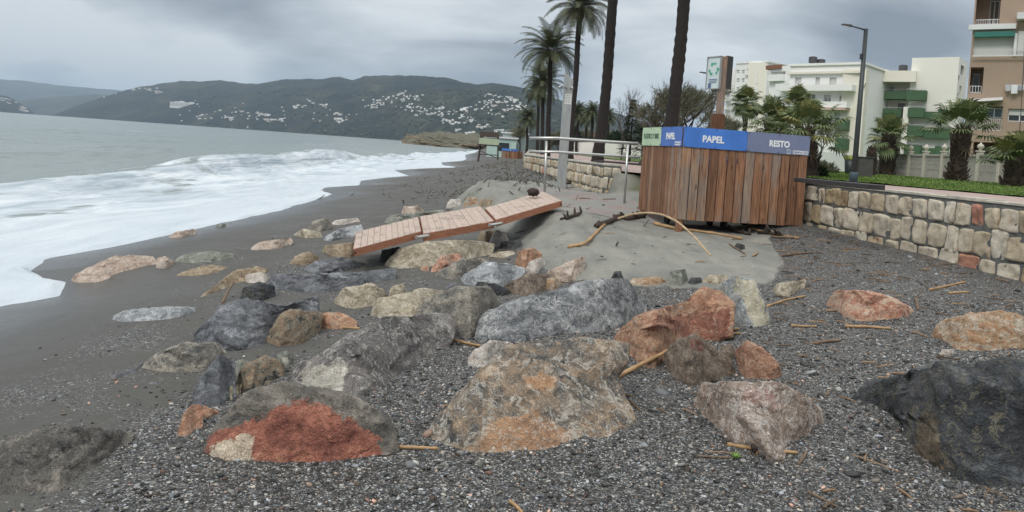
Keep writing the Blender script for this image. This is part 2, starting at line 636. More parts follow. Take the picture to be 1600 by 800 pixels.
# ============================================================ sea
az = np.concatenate([np.radians(np.linspace(-180, -56, 50))[:-1], np.radians(np.linspace(-56, -0.02, 620))])
rr = np.concatenate([np.exp(np.arange(math.log(5), math.log(130), .0062)), np.exp(np.linspace(math.log(132), math.log(16000), 190))])
sx, sy, sf = polar_grid(az, rr)
ts = sx - shore_x(sy)
nz = lambda a, b, o, s=0.: fbm(xyz(sx * a, sy * b, s), o)
xc = -12.3 + 1.5 * nz(0, .045, 2, 1.) + .5 * nz(0, .2, 2, 4.) - .012 * np.clip(sy - 30, 0, 60)
u = sx - xc
amp = (.46 + .5 * nz(0, .05, 2, 9.) + .30 * sstep(sy, 22, 34) * (1 - sstep(sy, 48, 75))) * np.clip(1.3 - sy / 160, .15, 1)
amp = np.clip(amp, .16, 1.15)
front = np.where(u > 0, np.exp(-(u / .75) ** 2), np.exp(-(u / 1.9) ** 2))
z = SEA + amp * front
z += .10 * np.exp(-((sx - xc - 3.4 - .7 * nz(0, .1, 2, 12.)) / .5) ** 2) * (sy < 90) * (.5 + nz(0, .08, 2, 14.))
for k, (off, a_, w_) in enumerate(((-13, .30, 3.2), (-27, .24, 4.0), (-46, .24, 6), (-70, .24, 8))):
    c_ = xc + off + 3.0 * nz(0, .02, 2, 20. + k)
    z += a_ * (.55 + .9 * nz(0, .035, 2, 30. + k)) * np.exp(-((sx - c_) / w_) ** 2)
offs = sstep(-ts, 5, 14)
z += offs * (.10 * nz(.28, .12, 4, 2.) + .05 * nz(.9, .5, 3, 6.)) * np.clip(130 / (np.hypot(sx, sy) + 1), .05, 1)
fringe = np.exp(-((ts + .08) / .16) ** 2)
z += .025 * fringe * (1 + 2 * nz(2, 1, 2)) + .02 * (1 - offs) * nz(.35, .1, 3, 8.)
z = np.where(ts > -3, np.maximum(z, SEA - .02), z)
foam = sstep(u, -.45, .5) * (1.0 - .30 * sstep(nz(.35, .06, 4, 40.), .0, .5) - .34 * np.exp(-((u - 1.8) / 1.6) ** 2) * sstep(nz(.8, .25, 4, 70.), -.25, .35))
foam = np.maximum(foam, .62 * np.exp(-((u + 1.2) / 1.3) ** 2) * sstep(amp, .3, .6))
wc = sstep(nz(.12, .05, 3, 50.), .50, .85) * .40 * sstep(sy, 5, 15)
wc = np.maximum(wc, .36 * np.exp(-((u + 3.5) / 2.5) ** 2) * sstep(nz(.2, .08, 3, 60.), -.1, .4))
foam = np.clip(np.maximum(foam, wc), 0, 1)
foam = foam * (1 - .6 * sstep(sy, 150, 420))
deep = sstep(-ts, 8, 30)
sea = mesh_obj('sea_water', np_mesh('sea_water', np.stack([sx, sy, z], 1), sf, dict(foam=foam, deep=deep, wash=sstep(u + .8 * nz(.2, .05, 2, 80.), 2.4, 5.0))), mats=M_WATER, smooth=True)
tag(sea, kind='structure')

# ============================================================ boulders
def rock_mat(name, ramp, vein=None, vein_amt=.0, p1=None, p2=None, scale=1.0, rough=.62, bump=.8, strata=(0.2, 0.1, 1.0), sfreq=3.0, speck=0.3, wet=0.0, vf=1.0):
    if name in MATS:
        return MATS[name]
    m, t, b = new_mat(name)
    v = objvec(t)
    warp = t.vmath('ADD', v, t.vmath('MULTIPLY', t.vmath('SUBTRACT', t.noise(v, 2.2 * scale, 5, .6, 0, True), (.5, .5, .5)), (.45, .45, .45)))
    # bedded colour: noise stretched along the bedding
    rx, ry = math.atan2(strata[1], strata[2]), math.atan2(strata[0], strata[2])
    sv = t.map(warp, rot=(rx, ry, 0), scale=(.8 * scale, .8 * scale, sfreq * scale))
    n1 = t.noise(sv, 2.6, 9, .68, .4)
    n2 = t.noise(v, 9.0 * scale, 6, .65)
    n3 = t.noise(v, 70 * scale, 4, .7)
    fac = t.math('ADD', t.math('MULTIPLY', n1, .62), t.math('ADD', t.math('MULTIPLY', n2, .26), t.math('MULTIPLY', n3, .20)))
    k = len(ramp)
    col = t.vmath('MULTIPLY', t.ramp(fac, [(.42 + .22 * i / (k - 1), c) for i, c in enumerate(ramp)]), (1.22, 1.22, 1.22))
    if p1:
        e = t.math('ADD', t.attr('p1'), t.math('ADD', t.math('MULTIPLY', t.math('SUBTRACT', t.noise(v, 6 * scale, 8, .74), .5), 2.0), t.math('MULTIPLY', t.math('SUBTRACT', t.noise(v, 60, 3, .6), .5), .25)))
        kk = len(p1)
        pc = t.ramp(t.math('ADD', t.math('ADD', t.math('MULTIPLY', t.noise(v, 9 * scale, 8, .75, .5), .45), t.math('MULTIPLY', t.noise(v, 2.2 * scale, 3, .6), .4)), t.math('MULTIPLY', n3, .15)), [(.38 + .26 * i / (kk - 1), c) for i, c in enumerate(p1)])
        col = t.mix(t.smooth(e, .46, .56), col, pc)
    if p2:
        e = t.math('ADD', t.attr('p2'), t.math('MULTIPLY', t.math('SUBTRACT', t.noise(v, 7 * scale, 8, .74), .5), 1.9))
        kk = len(p2)
        pc = t.ramp(t.noise(v, 7 * scale, 8, .7), [(.33 + .36 * i / (kk - 1), c) for i, c in enumerate(p2)])
        col = t.mix(t.smooth(e, .46, .56), col, pc)
    if vein:
        vn = t.noise(t.map(warp, rot=(.4, .9, .3), scale=(1.6 * scale * vf, 1.6 * scale * vf, .6 * scale * vf)), 2.2, 7, .58, .9)
        band = t.math('ABSOLUTE', t.math('SUBTRACT', vn, .5))
        vm = t.math('SUBTRACT', 1.0, t.smooth(band, .004, .014 + .032 * vein_amt))
        vm = t.math('MULTIPLY', vm, t.smooth(t.noise(v, 3.1 * scale, 3, .5), .36, .48))
        vn2 = t.noise(t.map(warp, rot=(rx + .3, ry, 1.1), scale=(1.0 * scale * vf, 1.0 * scale * vf, 2.4 * scale * vf)), 3.0, 5, .55, 1.6)
        vm2 = t.math('MULTIPLY', t.math('SUBTRACT', 1.0, t.smooth(t.math('ABSOLUTE', t.math('SUBTRACT', vn2, .5)), .002, .008 + .024 * vein_amt)), .9)
        vm = t.math('MAXIMUM', vm, vm2)
        col = t.mix(t.math('MULTIPLY', vm, min(.95, .55 + vein_amt)), col, vein)
    stk = t.noise(t.map(warp, rot=(rx, ry, 0), scale=(5, 5, 26)), 2.0, 5, .7, .6)
    col = t.vmath('MULTIPLY', col, t.ramp(stk, [(.28, .50), (.44, .92), (.58, 1.10), (.74, 1.6)]))
    hs = t.new('ShaderNodeHueSaturation'); hs.inputs['Saturation'].default_value = .88; hs.inputs['Value'].default_value = .95
    t.put(hs.inputs['Color'], col); col = hs.outputs[0]
    sp = t.ramp(t.noise(v, 160, 2, .6), [(.3, 1 - speck), (.5, 1.0), (.72, 1 + speck)])
    col = t.vmath('MULTIPLY', col, sp)
    ridg = t.math('ABSOLUTE', t.math('SUBTRACT', t.noise(sv, 5.0, 7, .62, .3), .5))
    cr = t.math('SUBTRACT', 1.0, t.smooth(t.voro(t.map(warp, scale=(1.5, 1.5, 3)), 4 * scale, 'DISTANCE_TO_EDGE'), .0, .03))
    h = t.math('ADD', t.math('MULTIPLY', n1, 1.1), t.math('ADD', t.math('MULTIPLY', ridg, 1.0), t.math('ADD', t.math('MULTIPLY', n2, 1.0), t.math('MULTIPLY', n3, .20))))
    h = t.math('SUBTRACT', h, t.math('MULTIPLY', cr, .12))
    set_in(t, b, color=col, normal=t.bump(h, bump, .048), rough=t.math('MULTIPLY_ADD', n2, .3, rough - .15), spec=.45)
    MATS[name] = m
    return m


def cc(*a):
    return [srgb(*c) for c in a]


GREY = cc((50, 53, 57), (92, 96, 100), (122, 124, 126), (166, 167, 168))
RM = dict(
    redface=rock_mat('grey rock with a rust red face', cc((48, 46, 44), (84, 80, 74), (112, 104, 94), (140, 134, 124)), p1=cc((96, 48, 36), (134, 70, 50), (156, 88, 62), (178, 116, 86), (204, 162, 134)), p2=cc((176, 150, 128), (206, 186, 160), (222, 208, 182)), scale=1.3, strata=(.5, .2, 1)),
    longgrey=rock_mat('grey brown rock with chalk white end', cc((58, 58, 60), (84, 80, 80), (98, 92, 90), (128, 124, 120)), vein=srgb(190, 186, 178), vein_amt=.2, p1=cc((104, 96, 86), (164, 156, 142), (196, 190, 178), (212, 206, 196)), scale=1.4, strata=(.5, .3, .8)),
    flatbrown=rock_mat('layered brown schist with ochre base', cc((52, 54, 56), (82, 78, 73), (112, 98, 82), (142, 116, 88), (164, 148, 128)), vein=srgb(186, 180, 170), vein_amt=.25, p1=cc((112, 84, 62), (160, 118, 80), (178, 134, 92), (186, 152, 118)), strata=(.25, .1, 1), sfreq=4.0, scale=1.2),
    grey=rock_mat('blue grey veined schist', GREY, vein=srgb(192, 192, 190), vein_amt=.25, strata=(.35, .1, 1), sfreq=3.5, scale=1.4),
    greybrown=rock_mat('grey brown schist', cc((70, 72, 72), (102, 99, 92), (126, 118, 106), (160, 152, 138)), vein=srgb(176, 170, 158), vein_amt=.15, strata=(.3, .1, 1), sfreq=3.0, scale=1.3),
    dark=rock_mat('near black slate', cc((24, 26, 29), (42, 45, 49), (58, 61, 65), (92, 95, 98)), vein=srgb(120, 112, 90), vein_amt=.05, p1=cc((56, 52, 46), (96, 82, 64), (120, 100, 76)), strata=(-.5, .4, 1), sfreq=2.5, scale=1.1, rough=.52, bump=1.0),
    slate=rock_mat('violet grey slate', cc((52, 53, 58), (82, 84, 90), (106, 108, 113), (136, 138, 143)), strata=(.2, .1, 1), sfreq=5.0, scale=1.5, rough=.52),
    rust=rock_mat('rust orange bedded stone', cc((98, 64, 46), (140, 94, 66), (164, 116, 84), (180, 140, 108), (146, 136, 126)), vein=srgb(190, 160, 130), vein_amt=.1, p1=cc((108, 58, 42), (150, 84, 58), (174, 110, 82)), strata=(.3, .0, 1), sfreq=5.0, scale=1.4),
    orange=rock_mat('salmon orange stone', cc((112, 72, 50), (146, 98, 70), (164, 116, 86), (184, 144, 116)), vein=srgb(200, 176, 152), vein_amt=.15, scale=2.0),
    redor=rock_mat('red orange stone with pale streaks', cc((120, 66, 46), (156, 92, 66), (172, 110, 80), (190, 146, 116), (200, 184, 162)), vein=srgb(206, 192, 172), vein_amt=.35, scale=2.0, strata=(-.6, .2, 1)),
    swirl=rock_mat('brown rock with white swirls', cc((86, 72, 60), (120, 98, 82), (140, 120, 104), (158, 136, 122)), vein=srgb(210, 200, 192), vein_amt=.75, vf=1.3, p1=cc((128, 92, 78), (170, 130, 116), (196, 170, 156)), scale=1.8),
    umber=rock_mat('mottled umber stone', cc((66, 56, 48), (100, 84, 70), (124, 106, 90), (152, 138, 122)), vein=srgb(176, 160, 142), vein_amt=.3, p1=cc((112, 60, 44), (146, 84, 62)), scale=2.2),
    ochre=rock_mat('ochre and white stone', cc((120, 88, 56), (160, 124, 84), (176, 162, 142), (196, 188, 174)), vein=srgb(170, 116, 66), vein_amt=.5, scale=2.2, strata=(.1, .1, 1)),
    cream=rock_mat('cream limestone', cc((120, 106, 84), (158, 146, 122), (180, 168, 146), (200, 192, 174)), vein=srgb(116, 100, 80), vein_amt=.15, scale=1.8),
    white=rock_mat('white quartz', cc((150, 140, 130), (184, 174, 164), (204, 196, 188), (218, 213, 206)), vein=srgb(166, 140, 120), vein_amt=.2, scale=2.4),
    bluewhite=rock_mat('blue grey stone streaked with cream', cc((70, 82, 94), (104, 114, 122), (146, 150, 152), (182, 182, 178)), vein=srgb(206, 202, 190), vein_amt=.5, p1=cc((170, 158, 124), (200, 190, 160), (214, 208, 190)), scale=2.0, strata=(.9, .2, .3)),
    strata=rock_mat('dark stone banded with ochre', cc((44, 44, 44), (84, 82, 74), (150, 140, 120), (134, 98, 62), (176, 168, 152)), scale=2.2, sfreq=5.0, strata=(1.0, .1, .25)),
    pink=rock_mat('pale pink stone', cc((122, 98, 82), (160, 136, 118), (182, 160, 142), (202, 188, 174)), vein=srgb(214, 202, 192), vein_amt=.3, scale=1.8, strata=(.2, .0, 1)),
    silver=rock_mat('silver white stone', cc((110, 114, 120), (148, 152, 156), (174, 177, 180), (196, 199, 200)), vein=srgb(120, 120, 122), vein_amt=.2, scale=2.2, strata=(.8, .2, .6)),
    tan=rock_mat('tan stone', cc((96, 78, 58), (134, 112, 84), (154, 134, 106), (176, 160, 136)), vein=srgb(190, 176, 150), vein_amt=.15, scale=2.0),
    darkgrey=rock_mat('dark grey brown streaked rock', cc((46, 46, 46), (72, 69, 66), (94, 89, 83), (124, 117, 108)), vein=srgb(150, 144, 134), vein_amt=.05, scale=1.4, strata=(.6, .3, .6), sfreq=4.0),
    greenish=rock_mat('grey green stone', cc((84, 88, 80), (116, 120, 110), (136, 138, 126), (160, 158, 146)), scale=2.2),
)

_ico = {}


def ico(level):
    if level not in _ico:
        bm = bmesh.new()
        bmesh.ops.create_icosphere(bm, subdivisions=level, radius=1)
        v = np.array([q.co for q in bm.verts]); f = np.array([[q.index for q in fc.verts] for fc in bm.faces])
        bm.free()
        # turn it so that no pole or seam lines up with the view
        c, s = math.cos(.6), math.sin(.6)
        v = v @ np.array([[1, 0, 0], [0, c, -s], [0, s, c]]) @ np.array([[c, -s, 0], [s, c, 0], [0, 0, 1]])
        _ico[level] = (v, f)
    return _ico[level]


def vnormals(v, f):
    n = np.cross(v[f[:, 1]] - v[f[:, 0]], v[f[:, 2]] - v[f[:, 0]])
    out = np.zeros_like(v)
    for k in range(3):
        np.add.at(out, f[:, k], n)
    return out / (np.linalg.norm(out, axis=1)[:, None] + 1e-12)


def poly_dist(px, py, poly):
    """signed distance in pixels, positive inside"""
    q = np.array(poly, float); d = np.full(px.shape, 1e9); ins = np.zeros(px.shape, bool)
    for i in range(len(q)):
        a, b = q[i], q[(i + 1) % len(q)]
        e = b - a; w = np.stack([px - a[0], py - a[1]], -1)
        k = np.clip((w @ e) / (e @ e + 1e-9), 0, 1)
        d = np.minimum(d, np.hypot(w[:, 0] - k * e[0], w[:, 1] - k * e[1]))
        c = ((a[1] > py) != (b[1] > py)) & (px < e[0] * (py - a[1]) / (e[1] + 1e-12) + a[0])
        ins ^= c
    return np.where(ins, d, -d)


def rock(label, poly, mat, seed, lean=.45, thick=.75, level=None, p1=None, p2=None, name='boulder', facets=7, rough=.62, group=None, sink=.30, base=None, cat='rock', strata=1.0):
    poly = np.array(poly, float)
    pc_ = (poly.min(0) + poly.max(0)) / 2
    poly = pc_ + (poly - pc_) * 1.08
    cx = (poly[:, 0].min() + poly[:, 0].max()) / 2
    yb = poly[:, 1].max(); yt = poly[:, 1].min()
    r_ = np.random.default_rng(seed)
    db = G(cx, yb - 1) if base is None else base
    wpx = np.ptp(poly[:, 0]); hpx = yb - yt
    wm, hm = wpx / FPX * db, hpx / FPX * db
    T = thick * min(wm * .55, max(hm, wm * .22))          # half depth of the stone
    if level is None:
        level = 6 if wpx > 190 else (5 if wpx > 60 else 4)
    v, f = ico(level)
    a, b_, w = v[:, 0], v[:, 1], v[:, 2]
    phi = np.arctan2(b_, a); rho = np.clip(np.hypot(a, b_), 0, 1)
    # boundary radius of the outline seen from its middle
    c = np.array([poly[:, 0].mean(), (yt + yb) / 2 + .04 * hpx])
    ang = np.linspace(-math.pi, math.pi, 361)
    B = np.zeros(361)
    for i, t in enumerate(ang):
        dx_, dy_ = math.cos(t), -math.sin(t)
        best = 1.0
        for j in range(len(poly)):
            p, q = poly[j] - c, poly[(j + 1) % len(poly)] - c
            e = q - p
            den_ = dx_ * e[1] - dy_ * e[0]
            if abs(den_) < 1e-9:
                continue
            s = (p[0] * e[1] - p[1] * e[0]) / den_
            k = (p[0] * dy_ - p[1] * dx_) / den_
            if s > 0 and -1e-6 <= k <= 1 + 1e-6:
                best = max(best, s)
        B[i] = best
    Bf = np.interp(phi, ang, B)
    prof = rho ** .78
    X = c[0] + prof * Bf * np.cos(phi); Yp = c[1] - prof * Bf * np.sin(phi)
    px_m, py_m = X.copy(), Yp.copy()
    # lower outline, column by column, and where each column meets the ground
    colx = np.linspace(poly[:, 0].min() + .02 * wpx, poly[:, 0].max() - .02 * wpx, 13)
    coly = np.full(13, yt)
    for j in range(len(poly)):
        p_, q_ = poly[j], poly[(j + 1) % len(poly)]
        lo_, hi_ = min(p_[0], q_[0]), max(p_[0], q_[0])
        for i_, x_ in enumerate(colx):
            if lo_ <= x_ <= hi_ and hi_ - lo_ > 1e-6:
                coly[i_] = max(coly[i_], p_[1] + (q_[1] - p_[1]) * (x_ - p_[0]) / (q_[0] - p_[0]))
    cold = np.array([G(x_, y_ - 1) if base is None else base for x_, y_ in zip(colx, coly)])
    cold = np.minimum(cold, cold.min() + 1.1 * wm)
    cold = np.convolve(np.pad(cold, 1, mode='edge'), [.25, .5, .25], 'valid')
    ybX = np.interp(X, colx, coly); dbX = np.interp(X, colx, cold)
    hcol = np.maximum(ybX - yt, .25 * hpx)
    low = np.clip((Yp - (ybX - .35 * hcol)) / (.35 * hcol + 1e-6), 0, 1)
    Yp = Yp + low * hcol * sink
    # faceted depth profile
    ww = np.sqrt(np.clip(1 - rho ** 2, 0, 1)) ** .8
    front = ww.copy()
    for _ in range(facets):
        n = r_.normal(size=3); n[2] = abs(n[2]) * 1.1 + .35; n /= np.linalg.norm(n)
        h = r_.uniform(.22, .58)
        front = np.minimum(front, (h - n[0] * a - n[1] * b_) / n[2])
    front = np.maximum(front, np.minimum(ww, .10 + .25 * ww))
    wd = np.where(w > 0, front, -ww)
    k_lean = lean
    hgt = (ybX - Yp) / FPX * dbX
    dep = dbX + .42 * T + k_lean * np.maximum(hgt, -.1) - wd * T
    pos = P(X, Yp, dep)
    size = max(wm, hm)
    nrm = vnormals(pos, f)
    sgn = np.sign(np.mean(np.sum(nrm * (pos - pos.mean(0)), 1)))
    nrm *= sgn
    fr = 1.0 / size
    off = r_.uniform(0, 50, 3)
    d1 = fbm(pos * fr * 2.2 + off, 3) * .026 * (.35 + .65 * rough)
    sax = np.array((.35, .15, 1.0)) + r_.normal(size=3) * .25; sax /= np.linalg.norm(sax)
    q = pos @ sax
    st = pnoise(np.stack([q * fr * 9 + 1.2 * fbm(pos * fr * 1.5 + off, 2), pos[:, 0] * fr * 1.1, pos[:, 1] * fr * 1.1], 1) + off)
    d2 = -np.abs(st) * .030 * strata * (.4 + .6 * rough)
    d3 = (np.abs(fbm(pos * fr * 6 + off, 4)) - .3) * .017 * rough
    # chipped steps: quantised ledges along a tilted axis
    sa2 = r_.normal(size=3); sa2[2] += 1.0; sa2 /= np.linalg.norm(sa2)
    qq = (pos @ sa2) * fr * 7 + 1.1 * fbm(pos * fr * 2.5 + off + 9, 3)
    fq = qq - np.floor(qq)
    d3 = d3 + (sstep(fq, .0, .82) * (1 - sstep(fq, .86, 1.0)) - .5) * .017 * rough
    pos = pos + nrm * ((d1 + d2 + d3) * size * min(1, 1.6 * hm / wm + .25))[:, None]
    # planar chips: nearest of random seeds, each with its own tilt and set-back
    for K, tl, st_ in ((14, .13, .003), (60, .16, .0016)):
        ci = pos[r_.integers(0, len(pos), K)]
        wp = pos + .05 * size * np.stack([fbm(pos * fr * 3 + off + 31 * k_, 3) for k_ in range(3)], 1)
        d2_ = ((wp[:, None, :] - ci[None]) ** 2 * np.array((1, 1, 1.8))).sum(-1)
        near = d2_.argmin(1)
        tv = r_.normal(size=(K, 3)) * tl; cv = r_.normal(size=K) * st_ * size
        dd_ = np.sum((pos - ci[near]) * tv[near], 1)
        pos = pos + nrm * (np.clip(dd_, -.016 * size, .016 * size) * min(1, 1.6 * hm / wm + .25) * rough * .75 + cv[near] * rough)[:, None]
    nrm = vnormals(pos, f) * sgn
    if level >= 5:
        pos = pos + nrm * ((np.abs(fbm(pos * fr * 20 + off, 4)) - .25) * .012 * size * rough)[:, None]
    attrs = {}
    def soft(p, s):
        return np.clip(.5 + poly_dist(px_m, py_m, p) / s, 0, 1)
    front_ok = (w > -.25)
    if p1:
        m_ = 0
        for pp in (p1 if isinstance(p1[0][0], (tuple, list)) else [p1]):
            m_ = np.maximum(m_, soft(pp, max(8, wpx * .10)))
        attrs['p1'] = m_ * front_ok
    if p2:
        attrs['p2'] = soft(p2, max(6, wpx * .07)) * front_ok
    loc = np.array((pos[:, 0].mean(), pos[:, 1].mean(), 0.0)); loc[2] = ground_z(loc[0], loc[1])
    ff = f if sgn > 0 else f[:, ::-1]
    me = np_mesh(name, pos - loc, np.ascontiguousarray(ff), attrs)
    o = mesh_obj(name, me, None, RM[mat], loc, True)
    return tag(o, label, cat, group)


R_ = rock
R_('big grey boulder with a rust red and cream painted-looking front face', [(306, 720), (330, 688), (347, 668), (379, 622), (405, 606), (442, 598), (494, 607), (547, 622), (594, 655), (612, 690), (606, 715), (563, 726), (395, 723)], 'redface', 1, lean=.45, thick=.8,
   p1=[(318, 700), (345, 672), (372, 668), (397, 650), (440, 632), (475, 626), (525, 640), (536, 660), (565, 662), (592, 690), (590, 720), (530, 727), (318, 724)], p2=[(302, 722), (332, 692), (358, 684), (382, 674), (398, 680), (396, 726), (312, 726)], facets=9)
R_('long grey brown boulder with a chalk white lower end, behind the red faced one', [(442, 590), (468, 570), (531, 534), (563, 515), (594, 501), (647, 493), (692, 496), (704, 518), (680, 552), (645, 575), (600, 606), (560, 622), (500, 616), (458, 606)], 'longgrey', 2, rough=.5, lean=.9, thick=.7,
   p1=[(450, 588), (480, 570), (520, 562), (541, 566), (540, 600), (510, 612), (490, 616), (455, 606)])
R_('largest flat brown boulder with an ochre lower edge, front centre', [(664, 672), (700, 636), (740, 600), (795, 545), (830, 533), (900, 535), (975, 542), (972, 568), (957, 590), (968, 622), (1000, 662), (985, 676), (900, 692), (840, 704), (760, 714), (708, 716), (690, 700)], 'flatbrown', 3, rough=.5, lean=1.0, thick=.55,
   p1=[[(705, 700), (768, 660), (805, 644), (857, 650), (894, 664), (900, 685), (884, 698), (805, 712), (712, 720)], [(820, 585), (850, 580), (880, 595), (850, 610), (825, 605)]], facets=6)
R_('large blue grey veined boulder lying across the middle of the rocks', [(740, 534), (758, 496), (795, 475), (873, 454), (936, 435), (973, 438), (1004, 469), (1002, 490), (984, 509), (936, 520), (873, 524), (821, 534), (768, 542)], 'grey', 4, rough=.5, lean=.55, thick=.75, facets=6)
R_('rust orange wedge of bedded stone right of the blue grey boulder', [(950, 530), (981, 511), (994, 496), (1062, 475), (1094, 453), (1122, 458), (1141, 480), (1140, 511), (1099, 521), (1068, 540), (1046, 552), (1040, 583), (1018, 582), (978, 555)], 'rust', 5, rough=.5, lean=.5, thick=.8, facets=5,
   p1=[(1030, 495), (1140, 480), (1140, 512), (1060, 520), (1010, 515)])
R_('small mottled umber boulder under the orange wedge', [(1043, 552), (1060, 532), (1089, 524), (1115, 543), (1147, 572), (1147, 584), (1110, 598), (1078, 606), (1050, 590)], 'umber', 6, lean=.3, thick=.9, p1=[(1075, 530), (1098, 530), (1100, 548), (1080, 548)])
R_('small salmon orange stone standing by the umber boulder', [(1153, 548), (1168, 534), (1190, 544), (1212, 564), (1226, 586), (1215, 594), (1160, 592)], 'orange', 7, lean=.3, thick=.9)
R_('rounded brown boulder with white swirls, right of centre', [(1088, 628), (1105, 603), (1150, 598), (1220, 604), (1262, 625), (1284, 655), (1276, 678), (1210, 706), (1150, 700), (1113, 668), (1092, 642)], 'swirl', 8, rough=.5, lean=.35, thick=.9, p1=[(1150, 602), (1210, 606), (1230, 640), (1170, 630)], facets=5)
R_('huge near black boulder at the right hand corner', [(1340, 618), (1375, 603), (1420, 585), (1480, 571), (1560, 567), (1650, 574), (1720, 640), (1700, 745), (1610, 778), (1540, 768), (1450, 738), (1425, 702), (1398, 655), (1372, 632)], 'dark', 9, lean=.5, thick=.75, level=6, facets=10, rough=.7,
   p1=[(1440, 620), (1462, 650), (1470, 725), (1445, 715), (1425, 680)])
R_('red orange boulder with pale streaks alone on the shingle', [(1297, 474), (1312, 455), (1350, 456), (1400, 469), (1434, 489), (1405, 502), (1340, 505), (1310, 493)], 'redor', 10, lean=.5, thick=.9)
R_('ochre and white boulder near the right edge below the stone wall', [(1463, 520), (1480, 500), (1520, 489), (1560, 486), (1610, 498), (1660, 530), (1600, 548), (1500, 552), (1472, 537)], 'ochre', 11, lean=.6, thick=.8)
R_('blue grey stone streaked with cream right of the orange wedge', [(1124, 448), (1148, 433), (1180, 440), (1186, 460), (1207, 498), (1197, 510), (1160, 513), (1130, 488)], 'bluewhite', 12, lean=.6, thick=.8, p1=[(1150, 433), (1183, 440), (1186, 460), (1206, 498), (1190, 510), (1170, 490), (1160, 465), (1145, 455)])
R_('small cream stone beyond the cream streaked one', [(1206, 455), (1215, 443), (1240, 440), (1258, 437), (1256, 450), (1235, 466), (1215, 465)], 'cream', 13, lean=.7, thick=.8)
R_('white quartz stone beside the flat brown boulder', [(726, 575), (740, 550), (766, 534), (800, 536), (790, 562), (765, 578)], 'white', 14, lean=.6, thick=.7)
R_('cream left end of two touching boulders left of the blue grey one', [(583, 490), (594, 469), (657, 453), (712, 453), (700, 485), (660, 503), (598, 506)], 'cream', 15, lean=.7, thick=.7)
R_('grey brown rounded boulder touching the cream one', [(642, 505), (668, 467), (712, 452), (762, 452), (780, 475), (755, 508), (746, 533), (710, 527), (680, 508)], 'greybrown', 16, rough=.5, lean=.5, thick=.85)
R_('tan lumpy stone left of the cream boulder', [(521, 474), (540, 450), (580, 443), (603, 460), (596, 478), (550, 484), (530, 482)], 'cream', 17, lean=.5, thick=.9)
R_('small cream block behind the cream boulder', [(606, 470), (612, 448), (632, 444), (638, 466), (630, 474)], 'cream', 18, lean=.3, thick=1.0)
R_('broad slate grey boulder half buried left of centre', [(298, 530), (331, 503), (347, 480), (389, 468), (442, 480), (489, 466), (492, 490), (450, 510), (420, 538), (379, 546), (352, 551), (318, 540)], 'slate', 19, rough=.5, lean=.7, thick=.6)
R_('blocky stone banded brown and white on the slate boulder', [(414, 534), (437, 493), (452, 485), (500, 489), (498, 522), (468, 539), (431, 543)], 'strata', 20, lean=.35, thick=.9, facets=5)
R_('thin ochre slab right of the banded block', [(498, 508), (503, 490), (530, 489), (557, 503), (556, 515), (505, 517)], 'rust', 21, lean=.6, thick=.9)
R_('brown grey boulder on the dark sand left of the rocks', [(216, 576), (247, 553), (284, 537), (336, 537), (350, 553), (312, 584), (231, 583)], 'greybrown', 22, lean=.6, thick=.75)
R_('flat slate slab pointing to the sea beside the brown grey boulder', [(160, 592), (190, 582), (222, 572), (217, 584), (180, 594)], 'slate', 23, lean=1.0, thick=.8, name='flat_rock')
R_('dark slate boulder left of the red faced one', [(297, 632), (315, 590), (341, 557), (364, 564), (366, 606), (347, 635), (310, 642)], 'slate', 24, lean=.7, thick=.7)
R_('grey green stone behind the banded upright stone', [(360, 582), (364, 566), (380, 562), (396, 570), (394, 588), (366, 590)], 'greenish', 25, lean=.4, thick=.9)
R_('upright stone with steep ochre and black bands', [(371, 592), (386, 569), (415, 557), (441, 568), (442, 592), (399, 609), (375, 620)], 'strata', 26, lean=.3, thick=.9, facets=6)
R_('pale wedge at the foot of the banded upright stone', [(350, 620), (360, 604), (376, 600), (374, 618), (360, 628)], 'cream', 27, lean=.4, thick=.9)
R_('small pale stone above the chalk white boulder end', [(430, 572), (433, 553), (448, 549), (458, 560), (452, 576)], 'greenish', 28, lean=.4, thick=.9)
R_('flat orange brown stone left of the red faced boulder', [(274, 682), (284, 653), (299, 634), (314, 634), (316, 658), (305, 674), (289, 685)], 'orange', 29, lean=.9, thick=.6)
R_('tiny brown flake touching the flat orange brown stone', [(314, 656), (318, 634), (343, 643), (328, 654)], 'rust', 30, lean=.7, thick=.8)
R_('low dark grey boulder at the left bottom corner', [(-60, 735), (-20, 700), (31, 685), (94, 670), (147, 672), (203, 679), (208, 697), (160, 720), (128, 752), (108, 772), (40, 778), (-50, 775)], 'darkgrey', 31, rough=.7, lean=.8, thick=.6, level=6)
R_('white and blue striped slab alone on the dark sand', [(176, 497), (200, 485), (250, 481), (300, 479), (304, 489), (270, 500), (210, 506), (185, 505)], 'silver', 32, lean=.9, thick=.8, name='flat_rock')
R_('pink slab nearest the foam on the left', [(102, 440), (140, 418), (180, 401), (235, 401), (244, 415), (190, 427), (160, 442), (120, 444)], 'pink', 33, lean=1.0, thick=.6, name='flat_rock')
R_('small pink block right of the pink slab', [(244, 420), (247, 404), (258, 401), (271, 408), (270, 416), (255, 422)], 'pink', 34, lean=.5, thick=.9)
R_('flat grey boulder right of the small pink block', [(268, 410), (290, 397), (330, 393), (362, 397), (358, 408), (310, 413)], 'greenish', 35, lean=1.0, thick=.6)
R_('flat pale slab below the flat grey boulder', [(262, 434), (300, 420), (330, 413), (362, 418), (340, 428), (300, 433)], 'tan', 36, lean=1.0, thick=.5, name='flat_rock')
R_('long curved tan ridge of rock in the sand', [(303, 464), (340, 443), (362, 426), (390, 418), (420, 421), (392, 436), (352, 452), (320, 466)], 'tan', 37, lean=1.0, thick=.5)
R_('white veined stone on the curved tan ridge', [(378, 440), (386, 428), (408, 426), (424, 434), (416, 442), (388, 444)], 'white', 38, lean=.7, thick=.8)
